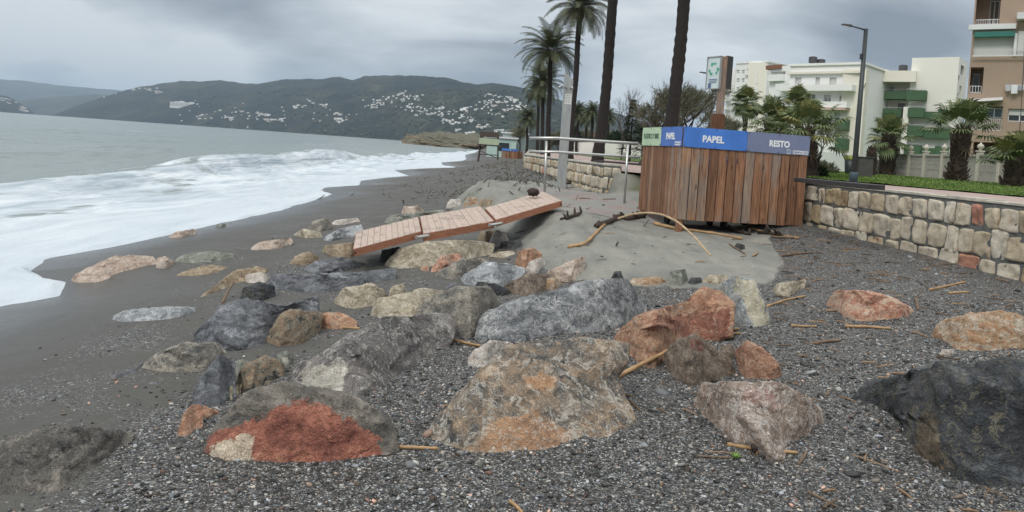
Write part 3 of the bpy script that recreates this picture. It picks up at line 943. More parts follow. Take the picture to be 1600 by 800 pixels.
R_('dark rounded slate stone below the white veined one', [(373, 468), (382, 450), (404, 441), (428, 448), (430, 464), (405, 473)], 'dark', 39, lean=.5, thick=.8)
R_('long grey slate boulder behind the tan lumpy stone', [(420, 450), (437, 430), (484, 429), (563, 426), (612, 421), (612, 439), (552, 450), (500, 459), (442, 456)], 'slate', 40, lean=.8, thick=.6)
R_('dark slate boulder in front of the broken boardwalk', [(469, 425), (494, 408), (531, 403), (570, 411), (565, 421), (510, 431)], 'slate', 41, lean=.7, thick=.7)
R_('small tan lump left of the boardwalk end', [(451, 412), (462, 400), (482, 394), (498, 402), (494, 412), (466, 417)], 'tan', 42, lean=.5, thick=.9)
R_('pinkish striped slab on the sand left of the boardwalk', [(388, 390), (405, 379), (452, 371), (456, 378), (440, 389), (400, 393)], 'pink', 43, lean=.9, thick=.8, name='flat_rock')
R_('tan stone propping the left end of the boardwalk', [(504, 395), (510, 384), (552, 380), (560, 392), (552, 404), (520, 402)], 'tan', 44, lean=.6, thick=.9)
R_('large pale grey boulder under the middle of the boardwalk', [(597, 416), (626, 390), (668, 380), (710, 376), (768, 381), (758, 402), (678, 417), (626, 422)], 'cream', 45, lean=.8, thick=.6)
R_('bright orange stone leaning on the pale grey boulder', [(668, 428), (689, 401), (715, 397), (724, 409), (696, 425)], 'redor', 46, lean=.5, thick=.9)
R_('small orange pebble stone beside the bright orange stone', [(654, 424), (660, 416), (670, 417), (670, 425)], 'redor', 47, lean=.4, thick=1, level=4)
R_('dark grey boulder between the orange stone and the silver slab', [(676, 430), (720, 406), (764, 403), (740, 428), (710, 440)], 'greybrown', 48, lean=.7, thick=.7)
R_('silver white tilted slab above the cream and grey boulders', [(718, 436), (757, 410), (788, 413), (820, 420), (800, 440), (772, 458), (736, 450)], 'silver', 49, lean=.8, thick=.6)
R_('brown lump right of the silver slab', [(790, 446), (826, 429), (863, 429), (870, 448), (831, 463), (800, 462)], 'umber', 50, lean=.5, thick=.9)
R_('tan wedge stone at the foot of the sand heap', [(848, 430), (879, 414), (911, 401), (912, 427), (896, 442), (863, 441)], 'pink', 51, lean=.4, thick=.9)
R_('red brown knobbly stone above the brown lump', [(805, 416), (810, 394), (832, 388), (846, 396), (838, 410), (818, 424)], 'rust', 52, lean=.4, thick=.9)
R_('small white stone beside the red brown one', [(819, 428), (828, 408), (846, 403), (851, 412), (840, 430)], 'white', 53, lean=.4, thick=.9)
R_('thin tan slab right of the blue grey boulder top', [(978, 446), (990, 435), (1030, 433), (1040, 440), (1030, 449), (990, 450)], 'ochre', 54, lean=.8, thick=.8, name='flat_rock')
R_('small grey block on the edge of the sand heap', [(1042, 446), (1048, 424), (1070, 421), (1074, 438), (1066, 448)], 'greenish', 55, lean=.4, thick=.9)
R_('flat cream stone by the sand heap edge', [(1093, 442), (1108, 431), (1134, 430), (1138, 440), (1120, 447)], 'cream', 56, lean=.7, thick=.8)
R_('brown cracked lump under the boardwalk joint', [(745, 374), (752, 362), (772, 360), (776, 372), (760, 380)], 'tan', 57, lean=.4, thick=.9)
R_('white cracked stone beside the brown lump under the boardwalk', [(762, 382), (776, 360), (790, 366), (796, 384), (780, 388)], 'white', 58, lean=.4, thick=.9)
R_('stack of dark slate flakes on the sand heap flank', [(780, 390), (784, 378), (812, 375), (816, 386), (800, 392)], 'dark', 59, lean=.4, thick=.9)
R_('rounded grey brown stone beyond the left end of the boardwalk', [(478, 358), (490, 346), (508, 341), (519, 350), (514, 360), (490, 364)], 'greybrown', 60, lean=.5, thick=.9)
R_('flat white stone behind the rounded grey brown one', [(514, 352), (526, 344), (556, 341), (562, 346), (536, 353)], 'white', 61, lean=.9, thick=.7)
R_('pale lump left of the rounded grey brown stone', [(458, 368), (474, 358), (498, 362), (505, 372), (476, 374)], 'cream', 62, lean=.6, thick=.8)
R_('grey white slab leaning toward the boardwalk', [(502, 374), (530, 358), (562, 352), (566, 360), (530, 375), (512, 378)], 'silver', 63, lean=.9, thick=.6)
R_('white and pink block beyond the boardwalk', [(627, 334), (632, 323), (652, 322), (664, 330), (650, 336)], 'pink', 64, lean=.5, thick=.9)
R_('cream boulder beyond the middle of the boardwalk', [(697, 322), (704, 312), (718, 311), (722, 318), (716, 326)], 'white', 65, lean=.5, thick=.9)
R_('ochre block beyond the boardwalk', [(724, 322), (730, 309), (742, 308), (748, 318), (736, 324)], 'ochre', 66, lean=.5, thick=.9)
R_('tan stone half under the far edge of the boardwalk', [(746, 322), (752, 311), (768, 312), (772, 320), (760, 326)], 'tan', 67, lean=.5, thick=.9)
R_('long grey slab behind the cream boulder beyond the boardwalk', [(718, 318), (732, 302), (752, 294), (750, 302), (730, 320)], 'greenish', 68, lean=.8, thick=.6, name='flat_rock')
R_('low pinkish stone near the water line', [(260, 372), (275, 362), (303, 358), (306, 366), (280, 373)], 'pink', 69, lean=.8, thick=.8)
R_('small grey stone near the water line', [(336, 355), (340, 351), (352, 350), (354, 354), (345, 357)], 'greenish', 70, lean=.8, thick=.8, level=4)
R_('small dark stone wedged behind the salmon orange stone', [(1122, 560), (1128, 542), (1142, 538), (1152, 556), (1140, 570)], 'umber', 71, lean=.4, thick=.9)
R_('flat dark pebble slab on the sand left of the slate boulder', [(228, 602), (236, 597), (252, 597), (260, 601), (250, 605)], 'slate', 72, lean=.9, thick=.9, level=4, name='flat_rock')
R_('dark smooth stone lying on the pale sand heap', [(1146, 386), (1152, 380), (1163, 383), (1163, 391), (1152, 392)], 'dark', 73, lean=.6, thick=1.2, level=4)
R_('long low pale stone row beyond the boardwalk left part', [(600, 347), (612, 336), (650, 334), (690, 328), (694, 334), (660, 345), (620, 352)], 'greenish', 74, lean=.9, thick=.6)
R_('white flake of stone by the ochre and white boulder', [(1467, 556), (1472, 546), (1488, 546), (1492, 553), (1482, 558)], 'white', 75, lean=.5, thick=.9, level=4)
R_('black slate wedge under the front edge of the silver slab', [(742, 456), (748, 440), (775, 444), (800, 456), (790, 464), (755, 463)], 'dark', 81, lean=.4, thick=.8)
R_('small blue grey cobble left of the silver slab', [(693, 452), (700, 443), (714, 443), (720, 450), (708, 455)], 'slate', 82, lean=.6, thick=.9, level=4)
R_('dark stone in the shade under the left end of the boardwalk', [(592, 410), (598, 391), (622, 386), (634, 398), (618, 412)], 'dark', 83, lean=.4, thick=.9)
R_('ochre and brown block right of the brown lump', [(838, 452), (848, 436), (868, 434), (880, 444), (868, 456)], 'ochre', 84, lean=.4, thick=.9)
R_('thin dark upright flake behind the top of the blue grey boulder', [(954, 440), (960, 425), (970, 424), (975, 438), (966, 446)], 'dark', 85, lean=.3, thick=.8, level=4)
R_('flat pale slab below the slate flakes at the boardwalk', [(760, 402), (775, 394), (800, 392), (806, 398), (786, 405)], 'cream', 86, lean=.8, thick=.7, level=4, name='flat_rock')
R_('small rust chip between the flat brown and the blue grey boulders', [(922, 542), (930, 530), (944, 530), (948, 541), (936, 546)], 'pink', 87, lean=.4, thick=.9, level=4)
R_('small dark stone right of the grey block on the sand heap edge', [(1074, 444), (1080, 434), (1094, 434), (1098, 442), (1086, 447)], 'dark', 88, lean=.4, thick=.9, level=4)

# ============================================================ stone walls
def stone_mat():
    m, t, b = new_mat('cream and tan facing stones')
    v = objvec(t)
    tone = t.attr('tone')
    base = t.ramp(tone, [(0, (.24, .175, .11)), (.25, (.40, .32, .21)), (.45, (.52, .46, .37)), (.7, (.60, .555, .475)), (.80, (.50, .42, .30)), (.86, (.36, .22, .13)), (.90, (.40, .17, .12)), (.95, (.42, .21, .16)), (1, (.55, .32, .2))])
    n = t.noise(v, 7, 8, .7, .3)
    col = t.vmath('MULTIPLY', base, t.ramp(n, [(.28, (.50, .43, .36)), (.46, (.92, .9, .86)), (.7, (1.15, 1.14, 1.12))]))
    pits = t.smooth(t.noise(t.map(v, scale=(1, 1, .6)), 22, 5, .7), .60, .70)
    col = t.mix(t.math('MULTIPLY', pits, .55), col, (.16, .09, .05))
    col = t.mix(t.smooth(t.noise(v, 3.2, 5, .65), .60, .70), col, t.vmath('MULTIPLY', col, (.95, .62, .45)))
    h = t.math('ADD', n, t.math('MULTIPLY', t.noise(v, 40, 5, .7), .35))
    set_in(t, b, color=col, rough=.85, normal=t.bump(h, .9, .03), spec=.3)
    return m


M_STONE = stone_mat()
M_MORTAR = plain('dark grey mortar', (.11, .115, .11), .9, .3, 12, bump=.6)
M_COPING = plain('pale weathered coping mortar', (.44, .41, .35), .85, .25, 9, bump=.5)
M_DARKBOARD = plain('dark wet plank', (.035, .032, .03), .45, .3, 8, bump=.3, stretch=(1, 6, 1))


def stone_wall(label, A, B, ztop, zbot, rows, seed, thick=.45, end_face=False, sub=4, group=None, wmin=.22, wmax=.42):
    """A -> B is the visible face; stones stand proud of the mortar"""
    A = np.array(A[:2], float); B = np.array(B[:2], float)
    L = np.linalg.norm(B - A); u = (B - A) / L
    n = np.array((u[1], -u[0]))                      # towards the beach when A is the far end
    if n[0] > 0: n = -n
    r_ = np.random.default_rng(seed)
    mid = (A + B) / 2 - n * thick / 2
    root = empty('stone_wall', (mid[0], mid[1], zbot), label, 'stone wall', group)
    core = MB()
    a, b_ = A - n * thick, B - n * thick
    core.prism([tuple(A - n * .0), tuple(B), tuple(b_), tuple(a)], zbot - .5, ztop - .035)
    core.build('mortar_core', M_MORTAR, root)
    cap = MB()
    nst = max(2, int(L / .5))
    for i in range(nst):
        p, q = A + u * (L * i / nst) + n * .015, A + u * (L * (i + 1) / nst) + n * .015
        dz_ = r_.uniform(-.012, .012)
        cap.prism([tuple(p), tuple(q), tuple(q - n * (thick + .03)), tuple(p - n * (thick + .03))], ztop - .034, ztop + dz_)
    cap.build('coping', M_COPING, root)
    V = []; F = []; T = []
    def stone(o, uu, nn, x0, x1, z0, z1):
        w, h = x1 - x0, z1 - z0
        k = sub * 2 + 1
        g = np.sin(np.linspace(-math.pi / 2, math.pi / 2, k))
        X, Zz = np.meshgrid(g, g)
        # a rounded irregular quadrilateral
        cj = r_.uniform(-.15, .15, (2, 4))
        xq = X * (1 - .05 * Zz ** 4); zq = Zz * (1 - .05 * X ** 4)
        rad = np.maximum(np.abs(X), np.abs(Zz)); rnd = np.hypot(X, Zz) + 1e-6
        blend = .16 * rad ** 4
        xq = xq * (1 - blend + blend * rad / rnd); zq = zq * (1 - blend + blend * rad / rnd)
        bl = lambda c: ((1 - X) * (1 - Zz) * c[0] + (1 + X) * (1 - Zz) * c[1] + (1 + X) * (1 + Zz) * c[2] + (1 - X) * (1 + Zz) * c[3]) / 4
        px_ = (x0 + x1) / 2 + xq * w / 2 + bl(cj[0]) * w * .5
        pz_ = (z0 + z1) / 2 + zq * h / 2 + bl(cj[1]) * h * .5
        so = r_.uniform(0, 90)
        prof = (1 - rad ** 16) ** .5
        sl = r_.normal(size=2) * .012
        d_ = .0 + prof * (.026 + sl[0] * X + sl[1] * Zz +   .034 * fbm(np.stack([px_ * 8, pz_ * 6, np.full_like(px_, so)], -1), 4))
        edge_n = .010 * fbm(np.stack([px_ * 9, pz_ * 9, np.full_like(px_, so + 5)], -1), 3) * rad ** 2
        px_ = px_ + edge_n; pz_ = pz_ + .7 * edge_n[::-1]
        base_i = sum(len(q) for q in V)
        pts = np.stack([o[0] + uu[0] * px_ + nn[0] * d_, o[1] + uu[1] * px_ + nn[1] * d_, pz_], -1).reshape(-1, 3)
        V.append(pts)
        t = r_.uniform(.2, .8) if r_.random() < .84 else r_.uniform(0, 1)
        T.append(np.full(len(pts), t))
        i = np.arange(k * k).reshape(k, k)
        F.append(np.stack([i[:-1, :-1], i[:-1, 1:], i[1:, 1:], i[1:, :-1]], -1).reshape(-1, 4) + base_i)
    def face(o, uu, nn, LL):
        zs = zbot
        for (h, shrink) in rows:
            x = r_.uniform(-.1, 0)
            while x < LL:
                w = r_.uniform(wmin, wmax) * shrink
                g = .010
                x1 = min(x + w, LL)
                if x1 - max(x, 0) > .09:
                    dzz = r_.uniform(-.03, .03)
                    stone(o, uu, nn, max(x, 0) + g, x1 - g, zs + g + dzz * .5, zs + h - g + dzz * (0 if h == rows[-1][0] else .6))
                x = x1
            zs += h
    face(A, u, n, L)
    if end_face:
        face(A - n * thick, n, -u, thick)
    V = np.concatenate(V); F = np.concatenate(F); T = np.concatenate(T)
    me = np_mesh('stone_facing', V - np.array(wloc(root)), F, dict(tone=T))
    mesh_obj('stone_facing', me, root, M_STONE, None, True)
    return root


a_, b_ = Zp(1258, 283, WTOP), Zp(1600, 318, WTOP)
dirw = (b_ - a_)[:2]; dirw /= np.linalg.norm(dirw)
stone_wall('low stone wall of cream blocks beside the bin enclosure, running out of the picture', a_[:2] - dirw * .6, b_[:2] + dirw * 3.5, WTOP, .36, [(.27, 1.1), (.36, 1.0), (.30, .85)], 3, sub=6)
c_, d_ = Zp(944, 256, WTOP), Zp(820, 241, WTOP)
stone_wall('far stone wall behind the handrail, stretching along the promenade', c_[:2], c_[:2] + (d_ - c_)[:2] * 1.0, WTOP, .45, [(.29, 1.1), (.30, 1.0), (.25, .9)], 5, end_face=True, sub=3)
e_ = c_[:2] + (d_ - c_)[:2]
stone_wall('last stretch of stone wall by the far bin enclosure', e_ + np.array((.02, .1)), (1.9, 92), WTOP, .3, [(.3, 2), (.36, 2), (.33, 2)], 6, sub=2, wmin=.35, wmax=.6)
mb = MB()
p0, p1_, = Zp(1240, 280, WTOP + .05), Zp(1354, 291, WTOP + .05)
dv = (p1_ - p0); dv[2] = 0
nv = np.array((dv[1], -dv[0], 0)); nv /= np.linalg.norm(nv)
mb.hexa([p0 + (0, 0, -.04), p1_ + (0, 0, -.04), p1_ - nv * .3 + (0, 0, -.04), p0 - nv * .3 + (0, 0, -.04), p0 + (0, 0, .03), p1_ + (0, 0, .03), p1_ - nv * .3 + (0, 0, .03), p0 - nv * .3 + (0, 0, .03)])
tag(mb.build('plank', M_DARKBOARD, bevel=.006), 'dark plank lying on top of the near stone wall', 'plank')
p0, p1_ = Zp(928, 251, WTOP + .04), Zp(990, 256, WTOP + .04)
dv = (p1_ - p0); dv[2] = 0
nv = np.array((dv[1], -dv[0], 0)); nv /= np.linalg.norm(nv)
mb = MB()
mb.hexa([p0 + (0, 0, -.03), p1_ + (0, 0, -.03), p1_ - nv * .3 + (0, 0, -.03), p0 - nv * .3 + (0, 0, -.03), p0 + (0, 0, .02), p1_ + (0, 0, .02), p1_ - nv * .3 + (0, 0, .02), p0 - nv * .3 + (0, 0, .02)])
tag(mb.build('plank', M_DARKBOARD, bevel=.006), 'dark plank lying across the end of the far stone wall', 'plank')

# ============================================================ wooden bin enclosure
def wood_mat(name, cols, rough=.6, grain=1.0):
    m, t, b = new_mat(name)
    c = t.new('ShaderNodeTexCoord').outputs['Object']
    tone = t.attr('tone')
    v = t.vmath('ADD', c, t.comb(t.math('MULTIPLY', tone, 31.7), t.math('MULTIPLY', tone, 17.3), t.math('MULTIPLY', tone, 53.1)))
    g = t.noise(t.map(v, scale=(14, 14, .9)), 2.2 * grain, 7, .62, 1.1)
    fine = t.noise(t.map(v, scale=(60, 60, 1.6)), 2.0, 4, .6, .4)
    w = t.noise(t.map(v, scale=(2.2, 2.2, .7)), 1.6, 4, .55)
    rings = t.math('ABSOLUTE', t.math('SUBTRACT', t.math('FRACT', t.math('MULTIPLY', t.noise(t.map(v, scale=(6, 6, .5)), 1.0, 3, .5, .5), 9)), .5))
    f = t.math('ADD', t.math('MULTIPLY', g, .5), t.math('ADD', t.math('MULTIPLY', fine, .25), t.math('MULTIPLY', rings, .3)))
    col = t.ramp(f, [(.28 + .42 * i / (len(cols) - 1), q) for i, q in enumerate(cols)])
    tv = t.math('FRACT', t.math('MULTIPLY', tone, 7.31))
    col = t.vmath('MULTIPLY', col, t.ramp(tv, [(0, (.60, .52, .48)), (.35, (.98, .86, .76)), (.6, (1.2, 1.04, .92)), (.85, (1.3, 1.26, 1.2)), (1, (1.6, 1.65, 1.62))]))
    grey = t.smooth(t.math('ADD', w, t.math('MULTIPLY', t.math('SUBTRACT', tv, .5), .42)), .54, .72)
    col = t.mix(t.math('MULTIPLY', grey, .72), col, t.ramp(f, [(.3, (.16, .13, .11)), (.7, (.36, .31, .26))]))
    kn = t.voro(t.map(v, scale=(7, 7, 2.2)), 1.0, 'F1', 'Distance')
    col = t.mix(t.math('SUBTRACT', 1.0, t.smooth(kn, .06, .16)), col, t.vmath('MULTIPLY', col, (.42, .34, .30)))
    set_in(t, b, color=col, rough=rough, normal=t.bump(t.math('ADD', g, fine), .5, .012), spec=.35)
    return m


M_WOOD = wood_mat('weathered red brown planks', [(.095, .053, .034), (.205, .115, .070), (.305, .178, .110), (.45, .31, .215)])
M_POSTW = wood_mat('orange brown sign post wood', [(.13, .06, .032), (.24, .125, .068), (.34, .19, .115)])
M_STEEL = plain('brushed galvanised steel', (.50, .50, .48), .38, .2, 14, metal=.85, stretch=(6, 6, .6))
M_PYLON = plain('dull grey steel sheet', (.40, .41, .40), .48, .18, 5, metal=.55, stretch=(3, 3, .5))
M_BLUE = plain('blue sign enamel', srgb(70, 122, 202), .45, .16, 2.5)
M_BLUE2 = plain('deeper blue sign enamel', srgb(72, 110, 184), .45, .16, 2.5)
M_GREENP = plain('pale green sign enamel', srgb(180, 202, 170), .5, .12, 2.5)
M_SLATEP = plain('slate blue sign enamel', srgb(114, 124, 152), .5, .14, 2.5)
M_WHITE = plain('white lettering vinyl', (.80, .81, .82), .5, .03, 3)
M_INK = plain('dark green lettering vinyl', (.05, .10, .06), .5, .03, 3)
M_BINBLUE = plain('blue bin plastic', (.015, .05, .28), .4, .12, 4)
M_RUBBER = plain('black rubber', (.015, .015, .015), .7, .2, 10)
M_SCREW = plain('dark screw heads', (.05, .05, .06), .4, .2, 10, metal=.8)


def text_verts(s, size, bold=.0):
    cu = bpy.data.curves.new('t', 'FONT')
    cu.body = s; cu.size = size; cu.align_x = 'CENTER'; cu.align_y = 'CENTER'
    cu.extrude = .0015; cu.offset = bold; cu.resolution_u = 3
    o = bpy.data.objects.new('t', cu); COL.objects.link(o)
    dg = bpy.context.evaluated_depsgraph_get()
    me = bpy.data.meshes.new_from_object(o.evaluated_get(dg))
    v = np.array([q.co for q in me.vertices]); f = [list(p.vertices) for p in me.polygons]
    bpy.data.objects.remove(o); bpy.data.curves.remove(cu); bpy.data.meshes.remove(me)
    return v, f


def add_text(mb, s, size, o, u, n, bold=0.0, width=None):
    v, f = text_verts(s, size, bold)
    if width:
        v[:, 0] *= width / np.ptp(v[:, 0])
    o = np.array(o, float); u = np.array(u, float); n = np.array(n, float)
    up = np.cross(n, u)
    if up[2] < 0: up = -up
    mb._add([o + u * q[0] + up * q[1] + n * q[2] for q in v], f)


C0 = P(1058, 343, 12.8); C1 = P(1254, 348.5, 13.25); C2 = P(990, 327, 14.65)
zb = C0[2]; zt = P(1058, 197, 12.8)[2]
fu = C1 - C0; fu[2] = 0; FL = np.linalg.norm(fu); fu /= FL
su = C2 - C0; su[2] = 0
su = su - fu * (su @ fu); SL = np.linalg.norm(su); su /= SL
C0 = np.array((C0[0], C0[1], zb))
Zv = np.array((0, 0, 1.0))
box = empty('bin_enclosure', C0 + fu * FL / 2 + su * SL / 2 - Zv * (zb - .36), 'slatted red brown wooden bin enclosure with blue and grey sign boards along its top', 'bin enclosure')


def plank_face(o, u, n, L, count, seed, name='plank_panel', z0=zb, z1=zt, parent=box, mat=M_WOOD, gap=.017):
    r_ = random.Random(seed)
    mb = MB()
    w = L / count
    for i in range(count):
        mb.c = r_.random()
        a = o + u * (i * w + gap / 2); b = o + u * ((i + 1) * w - gap / 2)
        off = r_.uniform(-.004, .004); dz_ = r_.uniform(-.008, .008)
        a = a + n * off; b = b + n * off
        t = n * -.024
        lo = np.array((0, 0, z0 + dz_)); hi = np.array((0, 0, z1 - .012 + dz_ * .5))
        q = [np.array((p[0], p[1], 0)) for p in (a, b, b + t, a + t)]
        mb.hexa([p + lo for p in q] + [p + hi for p in q])
    return mb.build(name, mat, parent, bevel=.003)


plank_face(C0, fu, -su, FL, 14, 1)
plank_face(C0 + su * .03, su, -fu, SL - .03, 12, 2)
plank_face(C0 + su * SL + fu * .03, fu, su, FL - .03, 14, 3)
plank_face(C0 + fu * FL + su * .03, su, fu, SL - .06, 12, 4)
for k, (a, b) in enumerate(((.07, .07), (FL - .1, .07), (.07, SL - .1), (FL - .1, SL - .1))):
    mb = MB(); mb.c = .2 + .17 * k
    p = C0 + fu * a + su * b
    g = ground_z(p[0], p[1])
    mb.box((p[0], p[1], (zt - .05 + g - .1) / 2), (.10, .10, zt - .05 - g + .1), Matrix.Rotation(math.atan2(fu[1], fu[0]), 3, 'Z'))
    mb.build('leg', M_WOOD, box, bevel=.004)
mb = MB(); mb.c = .1
for z in (zb + .12, zt - .3):
    for o_, u_, L_, n_ in ((C0, fu, FL, su), (C0 + su * SL, fu, FL, -su), (C0, su, SL, fu), (C0 + fu * FL, su, SL, -fu)):
        a, b = o_ + u_ * .06 + n_ * .026, o_ + u_ * (L_ - .06) + n_ * .026
        q = [a, b, b + n_ * .03, a + n_ * .03]
        mb.hexa([np.array((p[0], p[1], z)) for p in q] + [np.array((p[0], p[1], z + .09)) for p in q])
mb.build('rail_frame', M_WOOD, box)

SH = .345


def sign_panel(o, u, n, x0, x1, mat, label, words):
    mb = MB()
    a, b = o + u * x0 + n * .012, o + u * x1 + n * .012
    z0_, z1_ = zt - SH, zt
    q = [a, b, b + n * .008, a + n * .008]
    mb.hexa([np.array((p[0], p[1], z0_)) for p in q] + [np.array((p[0], p[1], z1_)) for p in q])
    pn = mb.build('sign_panel', mat, box, bevel=.002)
    pn['label'] = label
    for (txt, size, cx, cz, mt, bold, wid) in words:
        mb = MB()
        c = a + u * cx + n * .0105
        add_text(mb, txt, size, (c[0], c[1], z0_ + cz), u, n, bold, wid)
        mb.build('lettering', mt, pn)
    for fx in (.02, .5, .98):
        for fz in (.06, .94):
            sc = MB()
            p = a + u * ((x1 - x0) * fx) + n * .010
            sc.tube([(p[0], p[1], z0_ + SH * fz), (p[0] + n[0] * .006, p[1] + n[1] * .006, z0_ + SH * fz)], .009, 8)
            sc.build('screw', M_SCREW, pn)
    return pn


def emblem(pn, o, u, n, cx, cz, s):
    """outlined shield beside the small print"""
    mb = MB()
    c = o + u * cx + n * .0225
    c = np.array((c[0], c[1], zt - SH + cz))
    w, h, t = s * .42, s * .5, s * .1
    for (x0, z0_, x1, z1_) in ((-w, -h, -w + t, h), (w - t, -h, w, h), (-w + t, h - t, w - t, h), (-w + t, -h, w - t, -h + t)):
        pts = [c + u * x + Zv * z for x, z in ((x0, z0_), (x1, z0_), (x1, z1_), (x0, z1_))]
        mb.quad(*pts)
    mb.build('emblem', M_WHITE, pn)


half = FL * .5 - .005
sign_panel(C0, fu, -su, .0, half, M_BLUE, 'bright blue sign panel reading PAPEL on the front', [('PAPEL', .155, half * .46, .155, M_WHITE, .006, .40)])
pr = sign_panel(C0, fu, -su, half + .004, FL + .01, M_SLATEP, 'slate blue sign panel reading RESTO on the front',
                [('RESTO', .15, .61, .165, M_WHITE, .006, .39), ('AYUNTAMIENTO', .04, 1.03, .062, M_WHITE, .001, .30), ('DE ALMUÑÉCAR', .04, 1.03, .025, M_WHITE, .001, .30)])
emblem(pr, C0, fu, -su, half + .80, .045, .075)
sh = SL * .5
# on the side face the board runs from the far corner to the near corner as read by the viewer
so = C0 + su * SL
sign_panel(so, -su, -fu, .0, SL * .50, M_GREENP, 'pale green sign panel on the side', [('PLÁSTICO Y BRIK', .13, SL * .25, .175, M_INK, .003, SL * .40)])
pb = sign_panel(so, -su, -fu, SL * .50 + .004, SL - .01, M_BLUE2, 'deeper blue sign panel reading PAPEL on the side',
                [('PAPEL', .155, SL * .235, .175, M_WHITE, .006, .40), ('AYUNTAMIENTO', .04, SL * .41, .07, M_WHITE, .001, .26), ('DE ALMUÑÉCAR', .04, SL * .41, .03, M_WHITE, .001, .26)])


def waste_container(loc, rz, mat, label):
    root = empty('waste_container', loc, label, 'waste container', None, rz)
    M = np.array(Matrix.Rotation(rz, 3, 'Z'))
    loc = np.array(loc)
    T = lambda p: loc + M @ np.array(p, float)
    mb = MB()
    b0 = [(-.5, -.36, .16), (.5, -.36, .16), (.5, .36, .16), (-.5, .36, .16)]
    b1 = [(-.58, -.46, 1.1), (.58, -.46, 1.1), (.58, .46, 1.1), (-.58, .46, 1.1)]
    mb.hexa([T(p) for p in b0 + b1])
    mb.build('body', mat, root, bevel=.03)
    mb = MB()
    mb.hexa([T(p) for p in [(-.61, -.49, 1.105), (.61, -.49, 1.105), (.61, .49, 1.105), (-.61, .49, 1.105), (-.56, -.40, 1.25), (.56, -.40, 1.25), (.56, .44, 1.27), (-.56, .44, 1.27)]])
    mb.build('lid', mat, root, bevel=.03)
    for x in (-.42, .42):
        for y in (-.28, .28):
            mb = MB()
            mb.tube([T((x - .025, y, .1)), T((x + .025, y, .1))], .1, 14)
            mb.build('wheel', M_RUBBER, root)
    return root


for k, (a, mt, lb) in enumerate(((.62, M_BINBLUE, 'blue waste container inside the wooden enclosure, its foot showing below the planks'), (1.85, plain('grey bin plastic', (.12, .13, .14), .5, .1, 4), 'grey waste container hidden inside the wooden enclosure'))):
    p = C0 + fu * a + su * .62
    waste_container((p[0], p[1], ground_z(p[0], p[1]) + .0), math.atan2(fu[1], fu[0]), mt, lb)

# ---- recycling sign post behind the enclosure
pp = P(1121, 200, 14.6)
g = ground_z(pp[0], pp[1])
ptop = P(1131, 89, 14.6)[2]
sp = empty('sign_post', (pp[0], pp[1], g), 'wooden sign post with a recycling board, standing behind the bin enclosure', 'sign post')
ax = P(1126, 140, 14.6)[0]
mb = MB(); mb.c = .55
mb.box((pp[0] - .01, pp[1], (g + P(1121, 178, 14.6)[2]) / 2), (.24, .16, P(1121, 178, 14.6)[2] - g))
mb.build('foot_post', M_POSTW, sp, bevel=.006)
mb = MB(); mb.c = .8
mb.box((pp[0] + .02, pp[1], (P(1121, 178, 14.6)[2] + ptop) / 2), (.13, .12, ptop - P(1121, 178, 14.6)[2]))
mb.build('post', M_POSTW, sp, bevel=.006)
rot = math.radians(-58)
bu = np.array((math.cos(rot), math.sin(rot), 0)); bn = np.array((math.sin(rot), -math.cos(rot), 0))
M_SIGNW = plain('white sign enamel', (.60, .68, .67), .4, .04, 3)
M_RECY = plain('green recycling symbol', (.10, .38, .25), .45, .05, 3)
bc = np.array((pp[0] - .07, pp[1] - .05, (P(1119, 88, 14.6)[2] + P(1119, 138, 14.6)[2]) / 2 - .01))
bh = (P(1119, 88, 14.6)[2] - P(1119, 138, 14.6)[2]) / 2
bw = .17
Mr = Matrix.Rotation(rot, 3, 'Z')
mb = MB()
bcc = bc - bu * .12
mb.box(bcc, (bw * 2, .03, bh * 2), Mr)
brd = mb.build('sign_board', M_SIGNW, sp, bevel=.004)
brd['label'] = 'white board with a green recycling symbol'
mb = MB()
for du_, dz_, w_, h_ in ((-bw, 0, .02, bh * 2.02), (bw, 0, .02, bh * 2.02), (0, -bh, bw * 2 + .02, .02), (0, bh, bw * 2 + .02, .02)):
    mb.box(bcc + bu * du_ + Zv * dz_ + bn * .008, (w_, .045, h_), Mr)
mb.build('board_frame', M_PYLON, brd)
mb = MB()
cz_ = bcc + Zv * bh * .22 + bn * .018
for k in range(3):
    th = math.radians(90 + 120 * k)
    R2 = lambda a, r: cz_ + bu * (math.cos(a) * r) + Zv * (math.sin(a) * r)
    # each arrow: a bent bar along one side of the triangle with a pointed head
    for (s0, s1, r0, r1) in ((-.50, -.06, .085, .135), (.06, .46, .085, .135)):
        a0, a1 = th + s0, th + s1
        mb.quad(R2(a0, r0), R2(a1, r0 * 1.02), R2(a1, r1 * 1.02), R2(a0, r1))
    a0 = th + .46
    mb.tri(R2(a0, .06), R2(a0 + .42, .11), R2(a0, .16))
mb.build('recycling_symbol', M_RECY, brd)
mb = MB()
for z in (-.42, -.52, -.62):
    c = bcc + Zv * bh * z + bn * .018
    w = .11 if z > -.6 else .08
    mb.quad(c - bu * w - Zv * .008, c + bu * w - Zv * .008, c + bu * w + Zv * .008, c - bu * w + Zv * .008)
c = bcc - Zv * bh * .80 - bu * .08 + bn * .018
mb.quad(c - bu * .04 - Zv * .05, c + bu * .04 - Zv * .05, c + bu * .04 + Zv * .05, c - bu * .04 + Zv * .05)
mb.build('small_print', plain('blue grey print', (.10, .16, .30), .5, .05, 3), brd)
mb = MB(); mb.c = .1
rot2 = math.radians(35)
Mr2 = Matrix.Rotation(rot2, 3, 'Z')
mb.box(np.array((pp[0] + .14, pp[1] + .02, bc[2] + .02)), (.17, .05, bh * 2.06), Mr2)
mb.build('back_board', M_DARKBOARD, sp, bevel=.004)

